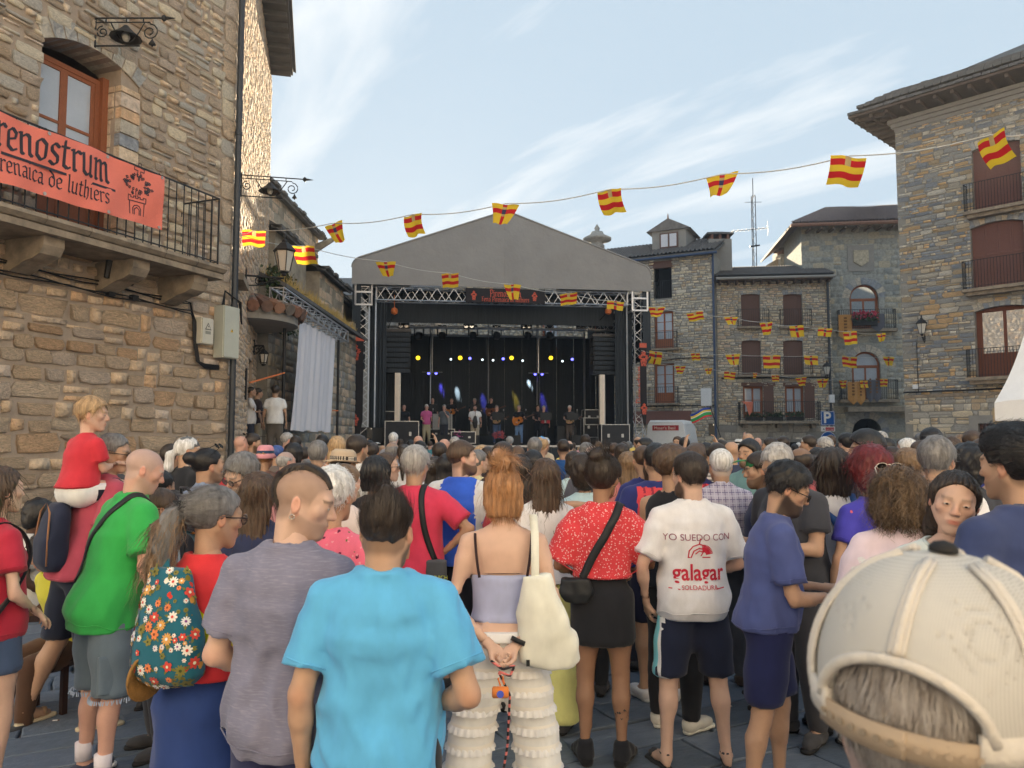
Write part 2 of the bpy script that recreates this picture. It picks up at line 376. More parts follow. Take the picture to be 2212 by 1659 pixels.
# ---- windows, balconies, lamps
def window(root,fr,s0,s1,z0,z1,cols=2,rows=3,rec=.25,wood=M_WOODD,solid=.0,glass=None,fw=.07,label=None):
 """wooden french window set back in its opening: frame, leaves with panes (solid = share of height that is boarded)"""
 glass=glass or M_GLASS
 mb=MB();d=-rec
 fbox(fr,s0,s0+fw,d-.06,d,z0,z1,mb);fbox(fr,s1-fw,s1,d-.06,d,z0,z1,mb);fbox(fr,s0+fw,s1-fw,d-.06,d,z1-fw,z1,mb)
 w=fpart('window',mb,wood,root,root)
 if label:w['label']=label
 n=cols;iw=(s1-s0-2*fw)/n
 for k in range(n):
  a=s0+fw+k*iw;b=a+iw;m2=MB();st=.055
  zb=z0+(z1-z0)*solid;zt=z1-fw
  fbox(fr,a,a+st,d-.05,d-.012,z0,zt,m2);fbox(fr,b-st,b,d-.05,d-.012,z0,zt,m2);fbox(fr,a+st,b-st,d-.05,d-.012,zt-st,zt,m2)
  if solid:fbox(fr,a+st,b-st,d-.045,d-.02,z0,zb,m2)
  for r in range(rows):
   zz=zb+(zt-st-zb)*r/rows;fbox(fr,a+st,b-st,d-.05,d-.014,zz,zz+.04,m2)
  fpart('window_leaf',m2,wood,w,root)
  for r in range(rows):
   za=zb+(zt-st-zb)*r/rows+.04;zc=zb+(zt-st-zb)*(r+1)/rows
   m3=fbox(fr,a+st,b-st,d-.036,d-.03,za,zc);fpart('pane',m3,glass,w,root)
 bk=fbox(fr,s0,s1,d-.5,d-.42,z0,z1);fpart('curtain',bk,M_CURT,w,root)
 return w
def shutter(root,fr,s0,s1,z0,z1,rec=.12,m=None,boards=4,slats=False):
 m=m or M_SHUT;n=boards;w=(s1-s0)/n
 base=fpart('shutter',fbox(fr,s0,s1,-rec-.05,-rec-.02,z0,z1),m,root,root)
 for k in range(n):
  a,b=s0+k*w+.006,s0+(k+1)*w-.006
  if not slats:fpart('board',fbox(fr,a,b,-rec-.02,-rec,z0,z1),m,base,root)
  else:
   mb=MB();fbox(fr,a,a+.05,-rec-.02,-rec+.01,z0,z1,mb);fbox(fr,b-.05,b,-rec-.02,-rec+.01,z0,z1,mb)
   for zz in(z0,(z0+z1)/2,z1-.08):fbox(fr,a+.05,b-.05,-rec-.02,-rec+.009,zz,zz+.08,mb)
   fpart('shutter_frame',mb,m,base,root);ms=MB()
   for zz in np.arange(z0+.1,z1-.1,.06):fbox(fr,a+.05,b-.05,-rec-.018,-rec-.004,zz,zz+.042,ms)
   fpart('louvres',ms,m,base,root)['kind']='stuff'
 return base
def railing(root,parent,fr,s0,s1,z0,h,d,step=.13,single=False,r=.009,m=M_IRON,sides=True):
 mb=MB();zt=z0+h
 runs=[((s0,d),(s1,d))]+([((s0,.0),(s0,d)),((s1,d),(s1,.0))]if sides else[])
 rail=MB();bars=[]
 for(a0,d0),(a1,d1)in runs:
  if d0==d1:
   for a_ in(a0,a1):rail.bar(fr.P(a_,z0,d0),fr.P(a_,zt+.01,d0),r*1.7,4)
  for zz,rr in((z0+.06,r*1.2),(zt,r*1.6)):rail.bar(fr.P(a0,zz,d0),fr.P(a1,zz,d1),rr,4)
  n=max(1,int(math.hypot(a1-a0,d1-d0)/step))
  for i in range(n+1):
   t=i/n;p=(a0+(a1-a0)*t,d0+(d1-d0)*t);bars.append(p)
 ro=fpart('railing',rail,m,parent,root)
 if single:
  for p in bars:fpart('bar',MB().bar(fr.P(p[0],z0,p[1]),fr.P(p[0],zt,p[1]),r,5),m,ro,root)
 else:
  for p in bars:mb.bar(fr.P(p[0],z0,p[1]),fr.P(p[0],zt,p[1]),r,4)
  fpart('bars',mb,m,ro,root)['kind']='stuff'
 return ro
def arch_fill(root,fr,s0,s1,zs,zc,zt,d0,d1,m,n=10,name='arch_spandrel',vous=None):
 """solid above a round or segmental arch: spring zs, crown zc, top zt"""
 w=(s1-s0)/2;c=(s0+s1)/2;r=zc-zs;R=(w*w+r*r)/(2*r);cz=zc-R
 xs=np.linspace(s0,s1,n+1);zz=cz+np.sqrt(np.maximum(R*R-(xs-c)**2,0))
 mb=MB()
 for i in range(n):
  a,b=xs[i],xs[i+1]
  mb.add(fr.PV([(a,d0,zz[i]),(b,d0,zz[i+1]),(b,d0,zt),(a,d0,zt),(a,d1,zz[i]),(b,d1,zz[i+1]),(b,d1,zt),(a,d1,zt)]),[(3,2,1,0),(4,5,6,7),(0,1,5,4)])
 o=fpart(name,mb,m,root,root)
 if vous:
  vm,ln,pr=vous;nv=max(7,int(w*2/.16));a0=math.atan2(zs-cz,s0-c);a1=math.atan2(zs-cz,s1-c)
  for i in range(nv):
   t0=a0+(a1-a0)*(i+.06)/nv;t1=a0+(a1-a0)*(i+.94)/nv;q=[]
   l2=ln*random.uniform(.9,1.1)
   for dd in(d0-.02,d1+pr):q+=[(c+R*math.cos(t0),dd,cz+R*math.sin(t0)),(c+R*math.cos(t1),dd,cz+R*math.sin(t1)),(c+(R+l2)*math.cos(t1),dd,cz+(R+l2)*math.sin(t1)),(c+(R+l2)*math.cos(t0),dd,cz+(R+l2)*math.sin(t0))]
   fpart('voussoir',MB().add(fr.PV(q),[(0,1,2,3),(7,6,5,4),(4,5,1,0),(5,6,2,1),(6,7,3,2),(7,4,0,3)]),random.choice(vm),root,root)
 return o
def scroll(c,e1,e2,r,turns=1.4,n=18,a0=0.,sgn=1):
 t=np.linspace(0,1,n);rr=r*(1-.75*t);a=a0+sgn*t*turns*2*math.pi
 return np.asarray(c)+np.outer(rr*np.cos(a),e1)+np.outer(rr*np.sin(a),e2)
def bracket_lamp(label,p,out,L=1.0,sc=1.,bulb=True):
 """wrought-iron bar bracket with a round hanging bell shade; p = wall point of the top bar, out = direction of the arm"""
 o=thing('bracket_lamp',label,'lamp',p);out=np.array(out,float);out/=np.linalg.norm(out);up=np.array([0,0,1.])
 mb=MB();r=.012*sc
 mb.bar((0,0,.05),(0,0,-.42*sc),r*1.3,5)
 mb.bar((0,0,0),out*L,r,5);mb.bar(up*-.06*sc,out*L*.8-up*.06*sc,r*.8,5)
 for t in(.15,.45,.7):mb.bar(out*L*t,out*L*t-up*.06*sc,r*.8,4)
 mb.bar(-up*.4*sc,out*L*.66-up*.4*sc,r,5)
 mb.tube(scroll(out*.1*sc-up*.2*sc,out,up,.09*sc,1.5,a0=math.pi/2),r*.8,4)
 mb.tube(scroll(out*L*.8-up*.2*sc,out,up,.12*sc,1.5,a0=math.pi/2,sgn=-1),r*.8,4)
 t=np.linspace(0,1,14);arcp=np.outer(L*(.22+.5*t),out)+np.outer(-.06-.30*np.sin(t*math.pi),up)*sc;mb.tube(arcp,r*.8,4)
 mb.build('bracket',M_IRON,o)
 c=out*L*.45-up*.1*sc
 MB().lathe([(.0,0),(.03,-.01),(.06,-.05),(.13,-.12),(.2,-.17),(.21,-.19),(.19,-.185),(.12,-.12),(.02,-.06)],c,14).build('shade',M_IRON,o,True)
 if bulb:MB().lathe([(.01,-.08),(.05,-.13),(.055,-.18),(.035,-.225),(0.003,-.235)],c,10).build('bulb',M_LAMPG,o,True)
 e=MB().lathe([(.005,-.05),(.035,-.02),(.035,.02),(.005,.05)],out*L,8).bar(out*L,out*(L+.16*sc),.03,6,.003);e.build('finial',M_IRON,o,True)
 d=out*L*.84-up*.3*sc;MB().lathe([(.008,0),(.02,-.03),(.05,-.08),(.012,-.09),(.01,-.11)],d,8).build('pendant',M_IRON,o,True)
 return o
def lantern(label,p,out,H=.7,arm=.5,name='street_lantern',above=True):
 """six-sided lantern on a scrolled wall arm"""
 o=thing(name,label,'lantern',p);out=np.array(out,float);out/=np.linalg.norm(out);up=np.array([0,0,1.])
 c=out*arm;mb=MB();mb.bar((0,0,0),c,.022,6);mb.box((-.02,-.02,-.22),(.02,.02,.14))
 side=np.cross(out,up)
 mb.tube(scroll(out*arm*.35-up*.1,out,up,.09,1.3,a0=math.pi/2),.012,4);mb.tube(scroll(out*arm*.68-up*.07,out,up,.06,1.3,a0=math.pi/2),.01,4)
 mb.tube([out*0-up*.2,out*arm*.3-up*.19,out*arm*.7-up*.06,c],.014,5);mb.build('wall_arm',M_IRON,o)
 b=c+up*(.05 if above else-H-.02);k=H/.7
 fr_=MB();fr_.lathe([(.03,0),(.06,.02),(.05,.06),(.1,.08)],b,6)
 for i in range(6):
  a=i*math.pi/3;fr_.bar(b+np.array([.1*math.cos(a),.1*math.sin(a),.08])*k,b+np.array([.17*math.cos(a),.17*math.sin(a),.42])*k,.01,4)
 fr_.build('frame',M_IRON,o)
 MB().lathe([(.19,.42),(.2,.44),(.09,.56),(.05,.58),(.05,.61),(.02,.64),(.03,.68),(.004,.74)],(0,0,0),6).build('cap',M_IRON,o,M=Matrix.Translation(Vector(b))@Matrix.Scale(k,4))
 MB().lathe([(.09,.085),(.16,.415)],(0,0,0),6).build('glass',M_LAMPG,o,M=Matrix.Translation(Vector(b))@Matrix.Scale(k,4))
 return o
 # ================================================================ left house
AC=at(488,946,13)[:2];AL=7.
FA=Fr(AC-np.array([.365,.931])*AL/np.hypot(.365,.931),(.365,.931));FB=Fr(AC,(-.244,.97));FBL=9.6
def left_house():
 root=thing('stone_house','tan rubble stone house with balcony filling the left edge of the square','house',(AC[0],AC[1],0))
 rng=np.random.default_rng(21);HT=12.4
 wz0=4.42;hole=(3.45,wz0,5.0,7.2)
 wall_sheet('wall',root,FA,0,AL,0,HT,[hole],M_MORTAR,.45,back=5)
 # wider courses below the balcony, rounder rubble above
 r=lay_courses(0,AL-.02,0,4.4,[],(.16,.30),(1.1,2.8),rng,.036);r2=lay_courses(0,AL-.32,4.4,HT,[(hole[0],hole[1],hole[2],hole[3]+.05)],(.10,.21),(.9,2.4),rng,.038)+lay_courses(AL-.32,AL,4.4,HT,[],(.3,.45),(3,5),rng,.02)
 lay_stones(root,FA,r,M_TAN,130,(.015,.05),rng,[.2,.2,.16,.14,.1,.12,.08]);lay_stones(root,FA,r2,[M_TAN[1],M_TAN[3],M_TAN[5],M_TAN[6],M_DIM[0],M_DIM[1],M_DIM[3]],170,(.015,.045),rng)
 arch_fill(root,FA,hole[0],hole[2],6.98,7.2,7.24,-.5,.004,M_MORTAR,vous=(M_GREY[:4],.26,.012))
 jr=np.random.default_rng(5) # jamb stones of the reveal on the right-hand side
 JF=Fr(FA.P(hole[2],0,-.34)[:2],FA.n[:2])
 window(root,FA,hole[0]+.02,hole[2]-.42,wz0+.02,6.95,2,2,.30,M_WOODD,.36)
 fpart('door_frame',fbox(FA,hole[2]-.42,hole[2]-.32,-.40,-.24,wz0,7.0),M_WOODD,root,root)
 rj=[]
 z=wz0
 JR=Fr(FA.P(hole[2]-.34,0,-.34)[:2],FA.n[:2]*1.0)
 fpart('jamb',fbox(FA,hole[2]-.31,hole[2]+.002,-.45,-.02,wz0,7.2),M_MORTAR,root,root)
 while z<6.9:
  h=jr.uniform(.12,.26)
  for a,b in((-.33,jr.uniform(-.2,-.12)),(-.1,.015)):
   fpart('jamb_stone',fbox(FA,hole[2]-.33+jr.uniform(0,.015),hole[2]-.002+(.015 if b>0 else 0),a,b-.004,z+.012,min(z+h,6.9)-.012),M_TAN[int(jr.integers(7))]if jr.random()>.4 else M_GREY[int(jr.integers(4))],root,root)
  z+=h
  # balcony: slab, corbels, railing
 sb0,sb1,dep=.6,5.95,.82
 bal=fpart('balcony',fbox(FA,sb0,sb1,0,dep,4.22,4.3),M_SLAB,root,root)
 prof=[(0,0),(dep+.04,0),(dep+.05,-.05),(dep,-.1),(dep-.06,-.12),(0,-.12)]
 mb=MB()
 for k in range(9):
  a=sb0-.02+(sb1-sb0+.04)*k/9+.004;b=sb0-.02+(sb1-sb0+.04)*(k+1)/9-.004
  m=MB();q=[(a,d,4.42+z)for d,z in prof]+[(b,d,4.42+z)for d,z in prof];n=6
  m.add(FA.PV(q),[tuple(range(n)),tuple(range(2*n-1,n-1,-1))]+[(i,i+n,(i+1)%n+n,(i+1)%n)for i in range(n)]);fpart('slab_stone',m,M_SLAB,bal,root)
 for sc in(1.6,3.2,4.5,5.6):
  q=[(0,0),(dep-.12,0),(dep-.12,-.12),(dep-.18,-.22),(dep-.3,-.27),(dep-.42,-.29),(.12,-.4),(0,-.4)];n=len(q);m=MB()
  V=[(sc-.14,d,4.23+z)for d,z in q]+[(sc+.14,d,4.23+z)for d,z in q]
  m.add(FA.PV(V),[tuple(range(n)),tuple(range(2*n-1,n-1,-1))]+[(i,i+n,(i+1)%n+n,(i+1)%n)for i in range(n)]);fpart('corbel',m,M_SLAB,bal,root)
 railing(root,bal,FA,sb0+.05,sb1-.06,4.43,1.05,dep-.08,.14,True,.009)
 # drainpipe at the corner, cables, boxes
 pipe=MB().bar(FA.P(AL+.02,.02,.09),FA.P(AL+.02,HT-.2,.09),.055,8)
 for z in(1.2,4,7,10):pipe.bar(FA.P(AL+.02,z,.09),FA.P(AL+.02,z+.06,.09),.065,8)
 fpart('drainpipe',pipe,M_PIPE,root,root)
 cab=MB()
 for k in range(4):
  pts=[]
  for t in np.linspace(0,1,26):
   s,z=0+t*6.05,(3.95 if k<2 else 3.78)+(.13-.03*k)*0-.05*t+.02*math.sin(t*26+k*2)+k*.022
   pts.append(FA.P(s,z,.07+.012*k))
  pts+=[FA.P(6.12+.02*k,3.65,.07),FA.P(6.14+.02*k,3.35,.07),FA.P(6.22+.02*k,3.02,.07),FA.P(6.4,2.93+.02*k,.07),FA.P(6.72,2.93+.02*k,.07)]
  cab.tube(pts,.011,5)
 for k in range(3):cab.tube([FA.P(6.75,3.75,.07),FA.P(6.72,4.0,.1+.02*k),FA.P(6.78,4.25,.1),FA.P(AL+.1,4.1,.12+.02*k),FA.P(AL+.22,3.75,.08)],.013,5)
 fpart('cables',cab,M_WIRE,root,root)
 for s in(4.55,4.95):fpart('cable_bracket',fbox(FA,s-.05,s+.05,.05,.13,3.78,3.86),M_WIRE,root,root)
 for(a,b,z0,z1,d,m)in((6.19,6.45,3.3,3.72,.17,M_BOXP),(6.62,6.99,3.12,3.98,.22,mat('grey_cabinet',lin(190,192,180),.5,var=.05))):
  bx=fpart('meter_box',fbox(FA,a,b,.03,d,z0,z1),m,root,root);fpart('box_lid',fbox(FA,a+.012,b-.012,d,d+.02,z0+.012,z1-.012),m,bx,root)
  c=(a+b)/2;zz=(z0+z1)/2+(.02 if d>.2 else .06);w=.035 if d>.2 else .07
  tri=MB().add(FA.PV([(c-w,d+.024,zz-w*.6),(c+w,d+.024,zz-w*.6),(c,d+.024,zz+w*1.1)]),[(0,1,2)])
  fpart('warning_sign',tri,mat('sign_yellow',lin(226,180,40),.6)if d>.2 else mat('sign_dark',lin(90,90,84),.6),bx,root)
  ww=w*.78
  fpart('warning_sign',MB().add(FA.PV([(c-ww*.9,d+.027,zz-ww*.5),(c+ww*.9,d+.027,zz-ww*.5),(c,d+.027,zz+ww*1.0)]),[(0,1,2)]),m if d<.2 else mat('sign_yellow2',lin(232,190,60),.6),bx,root)
  bolt=[(c+.012,zz+w*.6),(c-.012,zz+.005),(c+.006,zz+.005),(c-.008,zz-w*.4),(c+.016,zz+.02),(c,zz+.02)]
  fpart('bolt_mark',MB().add(FA.PV([(x,d+.03,z)for x,z in bolt]),[(0,1,2,3,4,5)]),M_WIRE,bx,root)
  if d<.2:fpart('voltage_plate',MB().add(FA.PV([(c-.06,d+.024,zz-.11),(c+.06,d+.024,zz-.11),(c+.06,d+.024,zz-.06),(c-.06,d+.024,zz-.06)]),[(0,1,2,3)]),mat('plate_grey',lin(150,150,140),.6),bx,root)
 for s,z in((4.35,3.98),(4.75,3.95)):
  fpart('floodlight',MB().bar(FA.P(s,z+.32,.3),FA.P(s-.02,z,.26),.05,6,.035),M_IRON,root,root)
  # side wall, with two windows, door and eave
 h2=[(.55,4.7,1.35,6.4),(3.95,1.25,4.95,3.55)]
 wall_sheet('side_wall',root,FB,.02,FBL,0,HT,h2,M_MORTAR,.3,back=4)
 r=lay_courses(.04,FBL-.02,0,HT,h2,(.09,.2),(1.,2.8),rng,.03)
 lay_stones(root,FB,r,M_TAN,0,(.006,.016),rng)
 fpart('side_shutter',fbox(FB,.57,1.33,-.2,-.15,4.7,6.4),mat('shutter_ochre',lin(150,110,60),.7,var=.15),root,root)
 fpart('side_sill',fbox(FB,.4,1.5,-.05,.18,4.58,4.7),M_SLAB,root,root)
 dr=fpart('door',fbox(FB,3.97,4.93,-.25,-.2,1.25,3.55),mat('door_brown',lin(84,66,52),.6,var=.2,stretch=(6,6,1)),root,root)
 fpart('house_sign',fbox(FB,3.1,3.3,.005,.04,2.6,3.25),mat('sign_black',lin(38,38,38),.5),root,root)
 ev=fpart('eave',fbox(FB,-.4,FBL-.5,-.3,.62,HT,HT+.12),M_EAVEG,root,root)
 for k in range(18):
  s=-.3+(FBL-.4)*k/17;fpart('rafter',fbox(FB,s-.05,s+.05,.0,.57,HT-.12,HT-.003),M_EAVEG,ev,root)
 q=[(-.5,.7,HT+.125),(FBL-.4,.7,HT+.125),(FBL-.4,-3.5,HT+2.3),(-.5,-3.5,HT+2.3)]
 q2=[(a,b,c+.1)for a,b,c in q]
 fpart('roof',MB().add(FB.PV(q+q2),[(3,2,1,0),(4,5,6,7),(0,1,5,4),(1,2,6,5),(2,3,7,6),(3,0,4,7)]),M_SLATE,root,root)
 # tiled porch over the side door
 pc=FB.P(4.45,0,0)
 m=MB();n=14
 ring=[(4.45+1.25*math.cos(a),1.02*math.sin(a))for a in np.linspace(math.pi,0,n)]
 V=[(s,d,4.33)for s,d in ring]+[(s,d,4.55)for s,d in ring]+[(4.45,0,4.33),(4.45,0,5.0)]
 Fc=[(i,i+1,i+1+n,i+n)for i in range(n-1)]+[(i+1,i,2*n)for i in range(n-1)]+[(i+n,i+1+n,2*n+1)for i in range(n-1)]
 por=fpart('porch_roof',m.add(FB.PV(V),Fc),M_PLAST,root,root)
 for row in range(3):
  for i in range(13):
   a=math.pi*(i+.5)/13;r0,r1=1.12-row*.3,.8-row*.3
   if r1<.1:r1=.1
   c0=np.array(FB.P(4.45+1.25*r0*math.cos(a),4.55+row*.14+.02,1.05*r0*math.sin(a)));c1=np.array(FB.P(4.45+1.25*r1*math.cos(a),4.72+row*.14,1.05*r1*math.sin(a)))
   fpart('roof_tile',MB().bar(c0,c1,.13-row*.03,8,.10-row*.03),M_TILE[(i*7+row*3)%4],por,root)
 return root
left_house()
bracket_lamp('wrought iron bracket lamp above the arched balcony window',FA.P(*[FA.on(205,40)[0],FA.on(205,40)[1]],.02),FA.n*.9+FA.u*.35,.95)
bracket_lamp('iron bracket lamp with bell shade high on the sunlit side wall',FB.P(1.3,6.75,.02),FB.n*.8+np.array([.5,.1,0]),1.15)
lantern('black six sided lantern on a scrolled arm above the tiled porch',FB.P(2.6,5.1,.02),FB.n+np.array([.3,.3,0]),.85,.75)
lantern('small hanging lantern beside the porch door',FB.P(5.05,3.95,.02),FB.n,.45,.22,'wall_lantern',False)
st=thing('stone_steps','stone landing and steps before the porch door','steps',(FB.P(4.6,0,1)[0],FB.P(4.6,0,1)[1],0))
for k,(a,b)in enumerate(((2.1,1.25),(2.4,1.0),(2.7,.75),(3.0,.5),(3.3,.25))):
 fpart('step',fbox(FB,4.3-1.2-.2*k,5.9,.08 if k==0 else a-.3,a,0,b),M_SLAB,st,st)
 # ================================================================ church and low wall on the left
def church():
 root=thing('church','old stone church with stepped slate roofs behind the white screen','church',(-8.2,28,0))
 def vol(x0,x1,y0,y1,z,name='wall'):
  return fpart(name,MB().box((x0,y0,0),(x1,y1,z)),M_CHURCH,root,root)
 def roof(x0,x1,y0,y1,z,rise,ov=.25):
  m=MB();V=[(x1+ov,y0-ov,z-.05),(x1+ov,y1+ov,z-.05),(x0,y1+ov,z+rise),(x0,y0-ov,z+rise)]
  m.add(V+[(a,b,c+.12)for a,b,c in V],[(0,1,2,3),(7,6,5,4),(4,5,1,0),(5,6,2,1),(6,7,3,2),(7,4,0,3)])
  ro=fpart('roof',m,M_SLATE,root,root);rg=np.random.default_rng(int(z*10))
  y=y0-ov
  while y<y1+ov: # ragged slate edge
   w=rg.uniform(.25,.5);e=MB().box((x1+ov-.3,y,z-.06+.1),(x1+ov+rg.uniform(.02,.14),y+w-.02,z+.02+.12));fpart('slate',e,M_SLATE,ro,root);y+=w
 vol(-14,-8.2,22.6,32.2,10.2);roof(-14,-8.2,22.6,32.2,10.2,2.6)
 vol(-8.2,-7.1,22.8,26.3,8.0,'chapel');roof(-8.6,-7.1,22.8,26.3,8.0,.9)
 vol(-8.2,-6.7,26.6,30.4,7.6,'chapel');roof(-8.6,-6.7,26.6,30.4,7.6,1.0)
 vol(-8.2,-7.0,30.7,34.5,7.4,'chapel');roof(-8.6,-7.0,30.7,34.5,7.4,1.0)
 for y in(26.35,30.45):fpart('buttress',MB().box((-7.1,y,0),(-6.3,y+.5,6.4)),M_CHURCH,root,root)
 fpart('gargoyle',MB().bar((-8.2,31.8,9.7),(-7.3,31.6,10.1),.18,6,.08),M_CHURCH,root,root)
 rng=np.random.default_rng(8)
 F1=Fr((-8.2,22.6),(0,1));lay_stones(root,F1,lay_courses(0,9.6,6.5,10.15,[],(.28,.42),(1.4,2.6),rng,.025),[M_CHURCH,M_TAN[3],M_TAN[1]],0,(.008,.02),rng)
 F2=Fr((-6.7,26.6),(0,1));lay_stones(root,F2,lay_courses(0,3.8,3.5,7.55,[],(.28,.42),(1.4,2.6),rng,.025),[M_CHURCH,M_TAN[3],M_TAN[1]],0,(.008,.02),rng)
church()
def low_wall():
 root=thing('courtyard_wall','dark stone wall topped with dry grass behind the white screen','wall',(-6.1,24,0));rng=np.random.default_rng(31)
 fr=Fr((-6.0,18.9),(0,1));wall_sheet('masonry',root,fr,0,10.6,0,5.55,[],M_MORTG,back=.9)
 lay_stones(root,fr,lay_courses(0,10.6,0,5.5,[],(.2,.34),(1.2,2.6),rng,.02),[M_CHURCH,M_DIM[2],M_TAN[3]],0,(.01,.03),rng)
 ro=fpart('coping_roof',MB().add(fr.PV([(-.1,.45,5.5),(10.7,.45,5.5),(10.7,-.9,6.1),(-.1,-.9,6.1),(-.1,.45,5.6),(10.7,.45,5.6),(10.7,-.9,6.2),(-.1,-.9,6.2)]),[(0,1,2,3),(7,6,5,4),(4,5,1,0),(5,6,2,1),(6,7,3,2),(7,4,0,3)]),M_SLATE,root,root)
 V,Fc=[],[];n=0
 for _ in range(2600):
  s=rng.uniform(0,8.6);d=rng.uniform(-.2,.42);p=fr.P(s,5.62-(d-.4)*.4-.05,d);h=rng.uniform(.12,.42)*(1 if math.sin(s*2.3)>-.3 else .5);a=rng.uniform(0,6.28);l=rng.uniform(.02,.2)
  e=np.array([math.cos(a),math.sin(a),0])*.012;t=p+np.array([math.cos(a*3)*l,math.sin(a*3)*l,h])
  V+=[p-e,p+e,t];Fc.append((n,n+1,n+2));n+=3
 g=link('dry_grass',new_mesh('dry_grass',np.array(V),np.array(Fc),mat('dry_grass',lin(196,168,104),.9,var=.3,vs=3)));
 tag(g,'dry yellow grass growing along the top of the courtyard wall','grass',kind='stuff')
 iv=[];fv=[];n=0
 for _ in range(1500):
  s=rng.normal(.5,.5);z=rng.uniform(4.5,6.0);p=fr.P(s,z,rng.uniform(.0,.3));a=rng.normal(0,1,3);a/=np.linalg.norm(a);b=np.cross(a,rng.normal(0,1,3));b/=np.linalg.norm(b)
  iv+=[p,p+a*.06+b*.04,p+a*.12,p+a*.06-b*.04];fv.append((n,n+1,n+2,n+3));n+=4
 g=link('ivy',new_mesh('ivy',np.array(iv),np.array(fv),mat('ivy_leaf',(.05,.075,.03),.6,var=.3)));tag(g,'dark green ivy hanging at the near end of the courtyard wall','ivy',kind='stuff')
low_wall()
hs=thing('grey_house','plain grey tiled house far behind between church and stage','house',(-13,62,0))
fpart('wall',MB().box((-24,60,0),(-6,70,13.0)),M_PLAST,hs,hs);fpart('roof',MB().add([(-24.5,59.5,12.9),(-5.5,59.5,12.9),(-5.5,66,15.6),(-24.5,66,15.6),(-24.5,72,12.9),(-5.5,72,12.9)],[(0,1,2,3),(3,2,5,4),(1,5,2),(0,3,4)]),M_TILEG,hs,hs)
# ================================================================ buildings on the right
def roof_tiles(root,parent,P00,P10,P01,nx,ny,m,name='roof_tiles',amp=.06):
 """corrugated tile field on the quad spanned from P00 (eave start) to P10 (eave end) and P01 (ridge start)"""
 P00,P10,P01=map(np.asarray,(P00,P10,P01));ex=P10-P00;ey=P01-P00;nn=np.cross(ex,ey);nn/=np.linalg.norm(nn);V=[];Fc=[]
 if nn[2]<0:nn=-nn
 k=4;X=nx*k+1;Yn=ny*2
 for j in range(Yn):
  jj=j//2;t=(jj+(j%2))/ny;lift=.05 if j%2==0 else .0
  for i in range(X):
   a=i/(X-1);V.append(P00+ex*a+ey*t+nn*(amp*(1+math.cos(2*math.pi*i/k))+lift))
 for j in range(Yn-1):
  for i in range(X-1):Fc.append((j*X+i,j*X+i+1,(j+1)*X+i+1,(j+1)*X+i))
 mb=MB();mb.add(np.array(V),Fc);o=fpart(name,mb,m,parent,root);o['kind']='stuff';return o
def quadslab(P,th=.12):
 P=[np.asarray(p,float)for p in P];m=MB();m.add(P+[p+np.array([0,0,th])for p in P],[(3,2,1,0),(4,5,6,7),(0,1,5,4),(1,2,6,5),(2,3,7,6),(3,0,4,7)]);return m
def chimney(root,x,y,z0,z1,w=.9,d=.7,m=None):
 c=fpart('chimney',MB().box((x-w/2,y-d/2,z0),(x+w/2,y+d/2,z1)),m or M_PLAST,root,root)
 for a in(-.35,0,.35):fpart('chimney_pier',MB().box((x+a*w-.07,y-d/2,z1),(x+a*w+.07,y+d/2,z1+.3)),M_TILE[0],c,root)
 fpart('chimney_cap',MB().box((x-w/2-.12,y-d/2-.12,z1+.3),(x+w/2+.12,y+d/2+.12,z1+.42)),M_SLATE,c,root)
 fpart('chimney_cap',MB().add([(x-w/2-.1,y-d/2-.1,z1+.42),(x+w/2+.1,y-d/2-.1,z1+.42),(x+w/2+.1,y+d/2+.1,z1+.42),(x-w/2-.1,y+d/2+.1,z1+.42),(x-.2,y,z1+.62),(x+.2,y,z1+.62)],[(0,1,5,4),(1,2,5),(2,3,4,5),(3,0,4)]),M_TILEG,c,root)
U1=np.array([.897,-.44]);B1R=at(1549,946,48)[:2];L1=20.
F1=Fr(B1R-U1*L1/np.linalg.norm(U1),U1)
def rect(fr,x0,y0,x1,y1):
 a=fr.on(x0,y1);b=fr.on(x1,y0);c=fr.on(x0,y0);return(a[0],a[1],b[0],(b[1]+c[1])/2)
